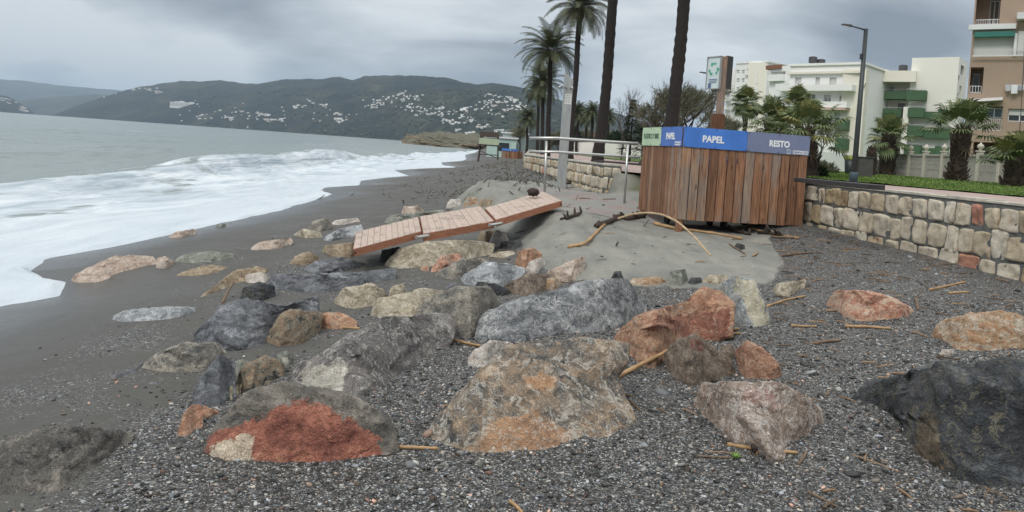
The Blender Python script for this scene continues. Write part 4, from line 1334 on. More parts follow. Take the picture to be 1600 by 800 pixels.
# ---- steel handrail
rl = empty('handrail', gpt(1.5, 17.0), 'bent steel handrail with two bars left of the bin enclosure', 'handrail')
RD = 15.6
for y0, ym, y1 in ((216, 216.5, 224.5), (237, 238, 246)):
    mb = MB()
    mb.tube([P(827, y0, RD), P(870, ym - .5, RD), P(910, y0 + (y1 - y0) * .35, RD), P(960, y0 + (y1 - y0) * .72, RD), P(997, y1, RD + .1)], .034 if y0 < 230 else .03, 12)
    mb.build('rail', M_STEEL, rl, smooth=True)
for x0, yt_, x1, yb_ in ((854, 218, 851, 306), (981, 224, 976, 312)):
    t_, b0_ = P(x0, yt_ + 2, RD), P(x1, yb_, RD)
    b0_[2] = min(b0_[2], ground_z(b0_[0], b0_[1]) - .05)
    mb = MB(); mb.tube([b0_, t_], .026, 10)
    mb.build('rail_post', M_STEEL, rl, smooth=True)
for x0, yt_, yb_ in ((835, 214, 240), (897, 232, 262), (831, 216, 238)):
    pass

# ---- shower pylon
pb_ = P(877, 288, 17.6)
gz_ = float(ground_z(pb_[0], pb_[1]))
hz_ = P(883, 114, 17.6)[2]; hz2 = P(893, 126, 17.6)[2]
py = empty('shower_pylon', (pb_[0], pb_[1], gz_), 'tall grey steel beach shower column with a slanted top and a white notice', 'beach shower')
mb = MB()
w2, d2 = .105, .08
x0, y0 = pb_[0], pb_[1]
mb.hexa([(x0 - w2, y0 - d2, gz_ - .3), (x0 + w2, y0 - d2, gz_ - .3), (x0 + w2, y0 + d2, gz_ - .3), (x0 - w2, y0 + d2, gz_ - .3), (x0 - w2, y0 - d2, hz_), (x0 + w2, y0 - d2, hz2), (x0 + w2, y0 + d2, hz2), (x0 - w2, y0 + d2, hz_)])
mb.build('column', M_PYLON, py, bevel=.008)
mb = MB()
zc = P(880, 155, 17.6)[2]
mb.box((x0 + .01, y0 - d2 - .004, zc), (.15, .006, .235))
nt_ = mb.build('notice', plain('white notice plate', (.72, .71, .68), .5, .05, 6), py)
mb = MB()
for i in range(5):
    for j in range(2):
        mb.quad(*[(x0 + .01 + dx__, y0 - d2 - .009, zc + .085 - i * .04 + dz__) for dx__, dz__ in ((-.055 + j * .06, -.009), (-.01 + j * .06, -.009), (-.01 + j * .06, .009), (-.055 + j * .06, .009))])
mb.build('notice_print', plain('grey notice print', (.3, .3, .3), .6, .05, 6), nt_)
zs_ = P(880, 138, 17.6)[2]
for sx_, ex in ((-1, -.24), (1, .05)):
    mb = MB()
    s0 = np.array((x0 + sx_ * .04, y0 - d2, zs_)); s1 = s0 + np.array((ex * .6, -.16, .03)); s2 = s1 + np.array((ex * .2, -.04, -.05))
    mb.tube([s0, s1, s2], [.014, .014, .03], 10)
    mb.build('shower_head', M_STEEL, py, smooth=True)

# ============================================================ broken boardwalk
M_DECK = wood_mat('pale terracotta deck boards', [(.30, .262, .25), (.38, .342, .33), (.44, .402, .39), (.50, .462, .45)], .7)
M_EDGE = plain('terracotta painted fascia board', (.36, .15, .085), .6, .25, 8, bump=.3, stretch=(1, 1, 4))
bw_root = empty('broken_boardwalk', P(715, 375, 10.8), 'broken terracotta boardwalk of three bolted sections lying tilted on the rocks', 'boardwalk')
SEC = [((552, 389, 9.0), (658, 361, 10.1), (557, 362, 10.2), (653, 339, 11.35), 11.5),
       ((661.5, 365, 10.05), (772, 345, 11.15), (656.5, 338, 11.35), (750, 322, 12.4), 12),
       ((775, 343, 11.1), (877.5, 313, 12.5), (758, 325, 12.35), (849, 299, 13.8), 10.5)]
for si, (nl, nr, fl, fr_, tp) in enumerate(SEC):
    a, b, c, d = P(*nl), P(*nr), P(*fl), P(*fr_)
    nrm = np.cross(b - a, c - a); nrm /= np.linalg.norm(nrm)
    if nrm[2] < 0: nrm = -nrm
    th = tp / FPX * (nl[2] + nr[2]) / 2
    mb = MB(); r_ = random.Random(si)
    n = 11
    for i in range(n):
        mb.c = r_.uniform(.062, .082)
        f0, f1 = i / n + .0016, (i + 1) / n - .0016
        q = [a + (b - a) * f0, a + (b - a) * f1, c + (d - c) * f1, c + (d - c) * f0]
        dz_ = r_.uniform(-.003, .003)
        mb.hexa([p - nrm * (.03 - dz_) for p in q] + [p + nrm * dz_ for p in q])
    sec = mb.build('deck_section', M_DECK, bw_root, bevel=.003)
    # fascia frame under the boards
    yv = (c - a + d - b) / 2; yv /= np.linalg.norm(yv); xv = (b - a) / np.linalg.norm(b - a)
    for (p, q, inn) in ((a, b, yv), (c, d, -yv), (a, c, xv), (b, d, -xv)):
        mb = MB()
        e = (q - p) / np.linalg.norm(q - p) * .003
        p_, q_ = p + e - inn * .007, q - e - inn * .007
        mb.hexa([p_ - nrm * th, q_ - nrm * th, q_ + inn * .006 - nrm * th, p_ + inn * .006 - nrm * th, p_ - nrm * .006, q_ - nrm * .006, q_ + inn * .006 - nrm * .006, p_ + inn * .006 - nrm * .006])
        mb.build('fascia', M_EDGE, sec, bevel=.003)
    if si in (0, 2):
        mb = MB()
        p = (a + (b - a) * .02 if si == 0 else a + (b - a) * .975) - nrm * th * .55 - yv * .002
        mb.tube([p - yv * .012, p + yv * .01], .016, 10)
        mb.build('bolt_hole', M_RUBBER, sec)
for (x, y, dpt) in ((660, 369, 10.07), (774, 350, 11.1)):
    p = P(x, y, dpt)
    q0, q1 = P(x - 9, y + 1.2, dpt - .12), P(x + 10, y - 2.0, dpt + .08)
    mb = MB()
    mb.tube([q0 - (0, .03, 0), p - (0, .05, 0), q1 - (0, .03, 0)], [.018, .026, .018], 6)
    mb.tube([q0 - (0, .05, 0), q0 + (0, .02, 0)], .022, 8)
    mb.tube([q1 - (0, .05, 0), q1 + (0, .02, 0)], .022, 8)
    mb.build('joint_bracket', M_STEEL, bw_root)
# a lump of coconut-brown debris left on the boards
p = P(833, 303, 13.0)
v, f = ico(3)
q = v * np.array((.10, .09, .07)); q = q * (1 + .35 * fbm(v * 2.3 + 4, 3))[:, None]
lump = mesh_obj('root_clump', np_mesh('root_clump', q, f), None, plain('dark brown root', (.04, .025, .018), .9, .4, 12, bump=.8), p + np.array((0, 0, .03)), True)
tag(lump, 'dark brown root clump left on the upper boardwalk section', 'root')

# ============================================================ driftwood, canes, litter
M_CANE = plain('dry cane', (.34, .21, .10), .55, .35, 9, bump=.3, stretch=(1, 1, 1))
M_STICK = plain('grey brown stick', (.15, .10, .065), .8, .35, 12, bump=.5)
M_DARKWOOD = plain('wet dark root wood', (.045, .030, .022), .75, .35, 14, bump=.7)


def on_ground(px, py, up=.012):
    p = GP(px, py); p[2] += up
    return p


def cane(label, pts, r, mat=None, lift=0.0, name='dry_cane', cat='cane', group=None, nodes=True, depths=None, taper=.75):
    """a jointed cane through photograph points lying on the ground (or at given depths)"""
    Q = [P(x, y, dd) if depths else on_ground(x, y, r * .8 + lift) for (x, y), dd in zip(pts, depths or [0] * len(pts))]
    Q = np.array(Q)
    n = max(8, 5 * len(Q))
    s = np.linspace(0, len(Q) - 1, n)
    X = np.stack([np.interp(s, np.arange(len(Q)), Q[:, k]) for k in range(3)], 1)
    if len(Q) > 2:
        for _ in range(3):
            X[1:-1] = (X[:-2] + 2 * X[1:-1] + X[2:]) / 4
    rad = r * np.linspace(1, taper, n)
    if nodes:
        rad = rad * (1 + .22 * (np.arange(n) % 4 == 1))
    rad = rad * (1 + .08 * np.sin(np.arange(n) * 2.1))
    mb = MB(); mb.tube(X, rad, 8)
    o = mb.build(name, mat or M_CANE, smooth=True)
    return tag(o, label, cat, group)


M_PALE = plain('pale dry cane', (.42, .30, .18), .6, .3, 9, bump=.3)
cane('long bent cane arching from the bin enclosure down over the pale sand', [(888, 389), (913, 384), (930, 368), (945, 352), (965, 341)], .026, taper=.8)
arch = [(965, 342, 12.3), (985, 335, 12.2), (1010, 332, 12.0), (1035, 335, 11.7), (1060, 347, 11.3), (1085, 370, 10.7), (1100, 388, 10.25), (1110, 399, 10.0)]
cane('thin pale cane arching in front of the bin enclosure corner', [(x, y) for x, y, _ in arch], .018, depths=[q for _, _, q in arch], taper=.75, mat=M_PALE)
cane('cane lying along the foot of the bin enclosure', [(1022, 351), (1055, 359), (1110, 366), (1160, 375)], .030)
cane('straight cane along the right foot of the bin enclosure', [(1170, 359), (1200, 367), (1248, 374)], .022)
cane('short cane end right of the bin enclosure foot', [(1205, 372), (1230, 374), (1248, 373)], .022, mat=M_STICK, name='stick', cat='stick')
cane('cane leaning on the umber boulder in front of the orange wedge', [(964, 589), (1000, 570), (1050, 545)], .017, depths=[G(964, 589) - .02, G(985, 580) + .02, G(1010, 570) + .1], taper=.9)
cane('pale cane under the right end of the orange wedge', [(1100, 517), (1130, 516), (1154, 517)], .014)
cane('second cane below the pale one beside the orange wedge', [(1106, 528), (1135, 525), (1156, 523)], .014)
cane('cane on the shingle right of the cream streaked stone', [(1196, 481), (1225, 473), (1258, 465)], .013)
cane('straight cane on the shingle below the red orange boulder', [(1320, 513), (1355, 514), (1392, 516)], .015)
cane('short cane left of the one below the red orange boulder', [(1236, 511), (1255, 512), (1276, 512)], .013)
cane('reddish stick lying below the straight canes on the shingle', [(1273, 539), (1295, 537), (1314, 535)], .014, mat=M_STICK, name='stick', cat='stick')
cane('upper of two canes near the foot of the stone wall', [(1452, 455), (1480, 449), (1508, 443)], .014)
cane('lower of two canes near the foot of the stone wall', [(1482, 460), (1498, 459), (1514, 458)], .013)
cane('short reddish stick standing out right of the red orange boulder', [(1430, 469), (1433, 478), (1434, 486)], .014, mat=M_STICK, name='stick', cat='stick')
cane('cane below the rounded swirl boulder', [(1136, 698), (1165, 702), (1200, 707), (1246, 712)], .011)
cane('thin twig with a green leaf tuft below the swirl boulder', [(1090, 716), (1120, 716), (1150, 717)], .006, mat=M_STICK, name='twig', cat='twig', nodes=False)
cane('short brown stick right of the cane below the swirl boulder', [(1247, 728), (1254, 720), (1260, 711)], .009, mat=M_STICK, name='stick', cat='stick')
cane('cane lying between the red faced and the flat brown boulder', [(622, 701), (650, 702), (684, 704)], .010)
cane('reddish cane behind the white quartz stone', [(706, 533), (728, 539), (750, 544)], .014)
cane('pale thin cane on top of the striped block slab', [(508, 513), (530, 514), (562, 515)], .012)
cane('short cane at the very bottom of the picture', [(796, 786), (806, 794), (816, 806)], .009)
cane('dark stick on the sand in front of the boardwalk end', [(876, 345), (892, 341), (905, 338)], .022, mat=M_DARKWOOD, name='stick', cat='stick', nodes=False)
cane('thin stick on the paved landing', [(905, 311), (922, 312)], .016, mat=M_STICK, name='stick', cat='stick', nodes=False)
cane('stick near the handrail post on the landing', [(942, 313), (962, 312)], .014, mat=M_STICK, name='stick', cat='stick', nodes=False)
cane('brown stick by the dark smooth stone on the sand heap', [(1140, 383), (1152, 391), (1164, 398)], .014, mat=M_STICK, name='stick', cat='stick', nodes=False)
cane('small cane right of the dark smooth stone', [(1176, 401), (1184, 397)], .014, mat=M_CANE, name='dry_cane', cat='cane')
cane('stick lying at the right foot of the sand heap', [(1222, 402), (1245, 398), (1270, 396)], .016, mat=M_STICK, name='stick', cat='stick', nodes=False)
cane('pale curved root sticking out of the sand near the ridge', [(347, 474), (356, 455), (366, 440)], .014, depths=[G(347, 474), G(347, 474) + .25, G(347, 474) + .6], mat=M_STICK, name='root', cat='root', nodes=False)


def snag(label, spots, seed, r=.03, name='driftwood'):
    """a gnarled piece of root wood with stubby spikes"""
    r_ = random.Random(seed)
    mb = MB()
    Q = [on_ground(x, y, .03) for x, y in spots]
    mb.tube(Q, [r * (1.1 - .1 * i) for i in range(len(Q))], 7)
    for i in range(len(Q) - 1):
        for k in range(2):
            t = r_.random()
            a = Q[i] * (1 - t) + Q[i + 1] * t
            d = np.array((r_.uniform(-.7, .3), r_.uniform(-.5, .5), r_.uniform(.5, 1.1)))
            d *= r_.uniform(.07, .17)
            mb.tube([a, a + d * .6 + (0, 0, .01), a + d], [r * .9, r * .75, r * .25], 6)
    return tag(mb.build(name, M_DARKWOOD, smooth=True), label, 'driftwood')


snag('dark spiky root lying against the bent cane', [(932, 356), (948, 350), (966, 343), (985, 341)], 1, .045)
snag('dark root heap below the far corner of the bin enclosure', [(978, 345), (992, 343), (1006, 341)], 2, .05)
snag('small dark root on the sand left of the bent cane', [(884, 344), (896, 340), (908, 335)], 3, .025)
snag('tangled dark roots under the right part of the bin enclosure', [(1130, 358), (1150, 364), (1172, 369)], 4, .03)
snag('second tangle of roots by the right leg of the bin enclosure', [(1185, 366), (1205, 368), (1222, 371)], 5, .03)
snag('blackish bark piece by the cane below the swirl boulder', [(1174, 708), (1190, 711), (1206, 712)], 6, .014)
snag('dark branch at the foot of the shower column', [(886, 288), (900, 288), (915, 290)], 7, .04)

mb = MB()
p = on_ground(1149, 717, .01)
r_ = random.Random(3)
for i in range(16):
    a = r_.uniform(0, 6.28); l = r_.uniform(.02, .05)
    d = np.array((math.cos(a) * l, math.sin(a) * l, r_.uniform(.0, .03)))
    s = np.array((-math.sin(a), math.cos(a), 0)) * .008
    mb.tri(p - s, p + s, p + d)
tag(mb.build('leaf_tuft', plain('fresh green leaf', (.12, .22, .03), .5, .2, 8)), 'small fresh green leaf tuft on the shingle', 'leaves')

# ---- loose pebbles lying on the shingle (uncountable)
def pebble_field(name, n, xr, yr, smin, smax, seed, flat=.6, accept=None, power=2.2, tones=None):
    r_ = np.random.default_rng(seed)
    v, f = ico(1)
    x = r_.uniform(*xr, n); y = yr[0] + (yr[1] - yr[0]) * r_.random(n) ** 1.5
    if accept is not None:
        k = accept(x, y, r_); x, y = x[k], y[k]
    n = len(x)
    s = smin + (smax - smin) * r_.random(n) ** power
    S = np.stack([s * r_.uniform(.8, 1.35, n), s * r_.uniform(.6, 1.0, n), s * r_.uniform(.35, .75, n) * flat / .6], 1)
    ang = r_.uniform(0, 6.28, n); ca, sa = np.cos(ang), np.sin(ang)
    tl = r_.normal(0, .25, (n, 2))
    pv = v[None] * (1 + .16 * r_.normal(size=(n, len(v), 1))) * S[:, None, :]
    pv[..., 2] += pv[..., 0] * tl[:, :1] + pv[..., 1] * tl[:, 1:]
    X = pv[..., 0] * ca[:, None] - pv[..., 1] * sa[:, None] + x[:, None]
    Y = pv[..., 0] * sa[:, None] + pv[..., 1] * ca[:, None] + y[:, None]
    Z = pv[..., 2] + (ground_z(x, y) + S[:, 2] * .25)[:, None]
    V = np.stack([X, Y, Z], -1).reshape(-1, 3)
    F = (f[None] + (np.arange(n) * len(v))[:, None, None]).reshape(-1, 3)
    t = np.repeat(r_.random(n), len(v)); t2 = np.repeat(r_.random(n), len(v))
    o = mesh_obj(name, np_mesh(name, V, F, dict(tone=t, hue=t2)), None, M_PEB, None, True)
    return tag(o, kind='stuff')


def pebble_mat():
    m, t, b = new_mat('mixed beach pebbles')
    tone = t.ramp(t.attr('tone'), [(0, .016), (.3, .036), (.55, .074), (.75, .145), (.9, .26), (.97, .42), (1, .54)])
    hue = t.ramp(t.attr('hue'), [(0, (.88, .97, 1.08)), (.5, (1.02, 1, .97)), (.75, (1.04, 1.0, .90)), (.88, (1.12, .98, .8)), (1, (1.45, .82, .6))])
    v = t.new('ShaderNodeTexCoord').outputs['Object']
    n = t.noise(v, 90, 4, .6)
    col = t.vmath('MULTIPLY', t.vmath('MULTIPLY', tone, hue), t.ramp(n, [(.3, .75), (.7, 1.2)]))
    set_in(t, b, color=col, rough=.55, spec=.4, normal=t.bump(n, .3, .004))
    return m


M_PEB = pebble_mat()


def acc_gravel(x, y, r_):
    g = sstep(x + .5 * fbm(xyz(x * .6, y * .35, 3.), 2) + (6 - np.clip(y, 0, 12)) * .24, -2.4, .6)
    e = np.interp(y, [7, 8.6, 9.5, 12, 15], [2.2, 1.35, .35, .2, -.6])
    lm = np.interp(x, [-2, 0.2, .7, 1.2, 2.4, 3.3, 3.9, 4.4], [14.5, 10.2, 8.95, 8.65, 8.75, 9.2, 10.4, 12.5])
    on_sand = (x > e - .1) & (y > lm - .1) & (x < 4.8)
    return (r_.random(len(x)) < g * .97 + .03) & (~on_sand | (r_.random(len(x)) < .07)) & (x < wall_x(y) - .15)


pebble_field('shingle', 52000, (-3.6, 6.8), (2.4, 8.0), .004, .016, 1, accept=acc_gravel)
pebble_field('small_stones', 3800, (-4.0, 7.0), (2.6, 13.5),   .008, .026, 2, accept=acc_gravel, power=2.6, flat=.5)
pebble_field('wrack_stones', 1000, (-1.0, 6.0), (3.0, 12.8), .022, .055, 3, accept=lambda x, y, r_: acc_gravel(x, y, r_) & (r_.random(len(x)) < .25), power=2.4, flat=.4)
# bits of broken cane and bark strewn over the upper shingle (uncountable)
mb = MB(); r_ = random.Random(5)
for i in range(620):
    y = r_.uniform(3.4, 13.0)
    x = r_.triangular(-.5, 6.6, 4.6)
    if x > wall_x(y) - .2 or not bool(acc_gravel(np.array([x]), np.array([y]), np.random.default_rng(i))[0]):
        continue
    l = r_.uniform(.02, .10) * (1.4 if r_.random() < .12 else 1); a = r_.gauss(.1, .7); r = r_.uniform(.003, .0075)
    d = np.array((math.cos(a) * l, math.sin(a) * l, r_.uniform(-.008, .008)))
    p = gpt(x, y, .012)
    mb.c = r_.random()
    mb.tube([p - d, p + d * .1 + (0, 0, .004), p + d], [r, r * 1.1, r * .8], 5)
wr = mb.build('wrack_bits', plain('cane and bark bits', (.20, .125, .07), .75, .3, 10, tone=.6), loc=(0, 0, 0))
tag(wr, kind='stuff')
# debris banks left by the storm far up the beach
for (cx, cy, sx_, sy_, n, cl, seed) in ((-1.0, 33, 1.6, 4.5, 230, (.11, .085, .06), 1), (-1.4, 23.5, 1.2, 2.6, 160, (.09, .072, .056), 2), (.4, 45, 1.7, 9, 230, (.10, .085, .06), 4), (.9, 24, .8, 4.5, 300, (.08, .075, .062), 3)):
    mb = MB(); r_ = random.Random(seed)
    for i in range(n):
        x, y = r_.gauss(cx, sx_), r_.gauss(cy, sy_)
        if x > wall_x(y) - .1:
            continue
        l = r_.uniform(.02, .11); a = r_.uniform(0, 3.14); r = r_.uniform(.004, .014)
        d = np.array((math.cos(a) * l, math.sin(a) * l, r_.uniform(-.06, .10)))
        mb.c = r_.random()
        p = gpt(x, y, r_.uniform(.0, .06))
        mb.tube([p - d, p, p + d], [r, r * 1.2, r * .7], 4)
    tag(mb.build('storm_debris', plain('storm debris wood %d' % seed, cl, .85, .3, 8, tone=.7), loc=(0, 0, 0)), kind='stuff')
# paved landing showing through the sand
def paver_mat():
    m, t, b = new_mat('pinkish grey paving partly under sand')
    pos = t.new('ShaderNodeNewGeometry').outputs['Position']
    br = t.new('ShaderNodeTexBrick')
    t.put(br.inputs['Vector'], t.map(pos, rot=(0, 0, .15)))
    br.inputs['Scale'].default_value = 3.2
    br.inputs['Color1'].default_value = (.23, .18, .165, 1); br.inputs['Color2'].default_value = (.27, .215, .20, 1); br.inputs['Mortar'].default_value = (.12, .11, .10, 1)
    br.inputs['Mortar Size'].default_value = .012
    s = t.smooth(t.noise(pos, 1.6, 6, .65), .42, .56)
    col = t.mix(s, br.outputs['Color'], (.21, .21, .195))
    set_in(t, b, color=col, rough=.8, normal=t.bump(t.noise(pos, 30, 4, .6), .3, .01))
    return m


n_ = 40
lx, ly = np.meshgrid(np.linspace(.9, 2.9, n_), np.linspace(13.6, 17.6, n_))
lx = lx - .12 * (ly - 14)
lz = ground_z(lx, ly) + .006
i_ = np.arange(n_ * n_).reshape(n_, n_)
lf = np.stack([i_[:-1, :-1], i_[:-1, 1:], i_[1:, 1:], i_[1:, :-1]], -1).reshape(-1, 4)
lp = mesh_obj('paved_landing', np_mesh('paved_landing', np.stack([lx, ly, lz], -1).reshape(-1, 3), lf), None, paver_mat(), None, True)
tag(lp, kind='structure')

# ============================================================ hills across the bay
def hill_mat(name, cols, scale):
    m, t, b = new_mat(name)
    pos = t.new('ShaderNodeNewGeometry').outputs['Position']
    n = t.noise(pos, scale, 8, .62, .4)
    n2 = t.noise(pos, scale * 7, 6, .65)
    f = t.math('ADD', t.math('MULTIPLY', n, .65), t.math('MULTIPLY', n2, .35))
    k = len(cols)
    f = t.math('ADD', f, t.math('MULTIPLY', t.math('SUBTRACT', t.noise(pos, scale * .45, 4, .6), .5), .45))
    col = t.ramp(f, [(.36 + .28 * i / (k - 1), c) for i, c in enumerate(cols)])
    set_in(t, b, color=col, rough=.95, spec=.1, normal=t.bump(n2, .8, 25))
    return m


HILLS = {}


def hill(name, ridge, base, depth, mat, rough=.16, seed=0, naz=420, nr=90, power=.85):
    """ridge: (px, py) of the skyline; base: (px, distance of the shore foot); depth: foot to ridge"""
    rp = np.array(ridge, float); bp = np.array(base, float)
    r_ = ray(rp[:, 0], rp[:, 1])
    azs = np.arctan2(r_[:, 0], r_[:, 1]); tan_ = r_[:, 2] / np.hypot(r_[:, 0], r_[:, 1])
    rb = ray(bp[:, 0], np.full(len(bp), 220.0)); azb = np.arctan2(rb[:, 0], rb[:, 1])
    def h(az_, r):
        R0 = np.interp(az_, azb, bp[:, 1])
        s = (r - R0) / depth
        top = np.interp(az_, azs, tan_) * (R0 + depth)
        x, y = np.sin(az_) * r, np.cos(az_) * r
        sc = 1.0 / (depth * .42)
        rid = 1 - np.abs(fbm(xyz(x * sc, y * sc, seed), 5)) * 1.6
        env = np.clip(s, 0, 1) * np.clip(1.0 - s, 0, 1) * 4
        body = top * np.clip(s, 0, 1) ** power
        z = body + top * rough * (rid - .6) * env + top * .018 * fbm(xyz(x * sc * 6, y * sc * 6, seed + 3), 3) * np.clip(s * 6, 0, 1)
        back = sstep(s, 1.0, 1.9)
        z = z * (1 - back) - back * 5
        return SEA - 3 * (s < 0) + np.maximum(z, 0) * (s >= 0) + .5 * (s > 0)
    a = np.linspace(azs[0], azs[-1], naz)
    A, S = np.meshgrid(a, np.concatenate([[-.02], np.linspace(0, 1.0, nr) ** 1.1, np.linspace(1.04, 1.9, 12)]))
    R0 = np.interp(A, azb, bp[:, 1])
    Rr = R0 + S * depth
    z = h(A, Rr)
    x, y = np.sin(A) * Rr, np.cos(A) * Rr
    n, k = A.shape
    i = np.arange(n * k).reshape(n, k)
    F = np.stack([i[:-1, :-1], i[:-1, 1:], i[1:, 1:], i[1:, :-1]], -1).reshape(-1, 4)[:, ::-1]
    o = mesh_obj(name, np_mesh(name, np.stack([x, y, z], -1).reshape(-1, 3), F), None, mat, None, True)
    tag(o, kind='structure')
    def place(px, py):
        rr_ = ray(px, py); az_ = math.atan2(rr_[0], rr_[1]); tn = rr_[2] / math.hypot(rr_[0], rr_[1])
        R0_ = float(np.interp(az_, azb, bp[:, 1]))
        q = np.linspace(R0_ + 2, R0_ + depth, 240)
        zz = h(np.full_like(q, az_), q)
        ok = (zz - CAMZ) / q >= tn
        if not ok.any():
            return None
        j = int(np.argmax(ok))
        return np.array((math.sin(az_) * q[j], math.cos(az_) * q[j], zz[j])), q[j]
    HILLS[name] = place
    return place


HM = hill_mat('scrub covered hillside', [(.010, .015, .016), (.020, .026, .023), (.036, .040, .028), (.080, .076, .05)], .006)
HM2 = hill_mat('distant bare mountain', [(.035, .045, .05), (.06, .065, .06), (.09, .085, .07)], .0015)
place_far = hill('mountain', [(-260, 118), (-120, 120), (0, 124), (40, 126), (100, 134), (150, 138), (190, 141), (230, 150), (300, 175), (340, 195)], [(-260, 9000), (340, 9000)], 2500, HM2, .10, 3)
place_mid = hill('foothill', [(-200, 160), (-60, 152), (30, 158), (60, 153), (100, 150), (150, 147), (190, 150), (240, 162), (300, 190)], [(-200, 6300), (300, 5600)], 1500, HM2, .14, 5, naz=260)
place_left = hill('coastal_hill', [(-260, 100), (-120, 128), (-30, 142), (0, 148), (12, 150), (22, 155), (34, 163), (46, 170), (56, 178), (66, 186)], [(-260, 4800), (66, 5000)], 900, HM, .12, 7, naz=160)
MAINR = [(60, 186), (84, 178), (110, 168), (140, 158), (165, 150), (190, 142), (220, 135), (250, 131), (282, 126), (320, 127), (345, 125), (372, 129), (400, 131), (440, 124), (470, 123), (500, 123), (528, 120), (550, 124), (572, 119), (600, 117), (660, 118), (700, 121), (724, 128), (745, 131), (768, 129), (800, 133), (830, 140), (860, 152), (890, 160), (930, 170), (970, 178), (1000, 188), (1060, 200), (1120, 214), (1200, 232), (1300, 252)]
MAINB = [(60, 5200), (150, 4400), (300, 3700), (450, 3000), (600, 2400), (690, 1900), (800, 1500), (950, 1500), (1300, 2200)]
place_main = hill('main_hill', MAINR, MAINB, 1500, HM, .15, 11, naz=760, nr=130)

# ---- the town: every white house of the slope
M_HW = plain('white rendered house wall', (.80, .79, .76), .8, .05, .2, tone=.22)
M_HROOF = plain('terracotta roof tiles', (.30, .15, .10), .85, .2, .3)
M_HWIN = plain('dark house window', (.05, .055, .06), .3, .1, .3)


def house_mesh(kind, seed):
    r_ = random.Random(seed)
    mb = MB()
    w, d, h = 9.5, 8, 6.0
    mb.c = r_.random()
    def block(x, y, z, w, d, h, roof):
        mb.cur = 0
        mb.box((x, y, z + h / 2), (w, d, h))
        if roof == 'flat':
            mb.cur = 0
            mb.box((x, y, z + h + .3), (w + .3, d + .3, .55))
        else:
            mb.cur = 1
            mb._add([(x - w / 2 - .4, y - d / 2 - .4, z + h), (x + w / 2 + .4, y - d / 2 - .4, z + h), (x + w / 2 + .4, y + d / 2 + .4, z + h), (x - w / 2 - .4, y + d / 2 + .4, z + h), (x - w / 2 + .5, y, z + h + 1.9), (x + w / 2 - .5, y, z + h + 1.9)],
                    [(0, 1, 5, 4), (2, 3, 4, 5), (1, 2, 5), (3, 0, 4)])
        mb.cur = 2
        for lv in range(int(h // 3)):
            for k in range(int(w // 3)):
                xx = x - w / 2 + 1.6 + k * 3
                mb.box((xx, y - d / 2 - .03, z + 1.5 + lv * 3), (1.2, .1, 1.4))
                mb.box((x - w / 2 - .03, y - d / 2 + 1.6 + k * 2.4, z + 1.5 + lv * 3), (.1, 1.0, 1.3))
    if kind == 0:
        block(0, 0, -3, w, d, 9, 'flat')
    elif kind == 1:
        block(0, 0, -3, w, d, 8, 'pitch')
    elif kind == 2:
        block(0, 0, -3, 7, 8, 9.5, 'flat'); block(6.2, .8, -3, 5.3, 7, 6.2, 'flat')
    elif kind == 3:
        block(0, 0, -3, 8, 8, 8, 'pitch'); block(-6.1, -.6, -3, 4.1, 6, 6.0, 'flat')
    else:
        block(0, 0, -3, 22, 10, 13, 'flat'); block(-4, 1, 10.6, 10, 6, 3, 'flat')
    me = bpy.data.meshes.new('hill_house')
    me.from_pydata(mb.v, [], mb.f)
    me.polygons.foreach_set('material_index', mb.mi)
    at = me.attributes.new('tone', 'FLOAT', 'POINT'); at.data.foreach_set('value', mb.col)
    for m in (M_HW, M_HROOF, M_HWIN):
        me.materials.append(m)
    me.update()
    return me


HOUSES = [house_mesh(k % 4, k) for k in range(8)] + [house_mesh(4, 20), house_mesh(4, 21)]
hr = random.Random(12)
# (place, n, polyline band in the picture, half thickness, size, label, group)
TOWN = [
    (place_main, 34, [(162, 152), (185, 147), (215, 142), (245, 143), (268, 144)], 4.0, 1.15, 'small white house of the village strung along the left hilltop', 'hilltop village houses'),
    (place_main, 8, [(308, 185), (345, 173)], 1.5, 1.0, 'white house in the short row right of the long white hotel', 'houses right of the hotel'),
    (place_main, 9, [(340, 185), (362, 186), (392, 190)], 2.0, 1.0, 'low white house above the middle of the far shore', 'houses above the far shore'),
    (place_main, 5, [(368, 172), (392, 174)], 2.0, 1.2, 'white villa on the slope above the far shore houses', 'villas on the middle slope'),
    (place_main, 24, [(404, 180), (425, 184), (455, 190), (470, 184)], 6.0, 1.1, 'white house in the cluster on the lower middle slope', 'lower middle slope cluster'),
    (place_main, 20, [(495, 176), (525, 186), (555, 190), (574, 196)], 5.0, 1.0, 'white house in the loose chain down to the middle shore', 'chain of houses down to the shore'),
    (place_main, 9, [(460, 168), (490, 166), (505, 170)], 3.0, 1.0, 'white house on the high shoulder above the middle cluster', 'high shoulder houses'),
    (place_main, 10, [(512, 167), (535, 172), (460, 156), (505, 147)], 4.0, .9, 'white house scattered high on the middle slope', 'scattered high houses'),
    (place_main, 46, [(575, 162), (610, 156), (640, 150), (665, 155)], 8.0, .62, 'white house in the upper left part of the large hillside town', 'upper left town houses'),
    (place_main, 44, [(608, 172), (650, 172), (690, 176), (735, 180)], 6.0, .62, 'white house in the middle band of the large hillside town', 'middle band town houses'),
    (place_main, 48, [(735, 172), (765, 158), (800, 152), (812, 165), (770, 172)], 8.0, .62, 'white house in the dense upper right part of the hillside town', 'upper right town houses'),
    (place_main, 26, [(688, 190), (720, 184), (750, 188), (780, 196), (740, 200)], 5.0, .62, 'white house on the lower edge of the hillside town', 'lower edge town houses'),
    (place_left, 14, [(2, 168), (20, 170), (40, 172)], 3.0, 1.5, 'white building of the far town at the left edge', 'far left town houses'),
    (place_left, 8, [(2, 152), (14, 156), (24, 160)], 2.5, 1.4, 'white house on the hill above the far left town', 'far left hill houses'),
]
hill_count = 0
STUFF = []
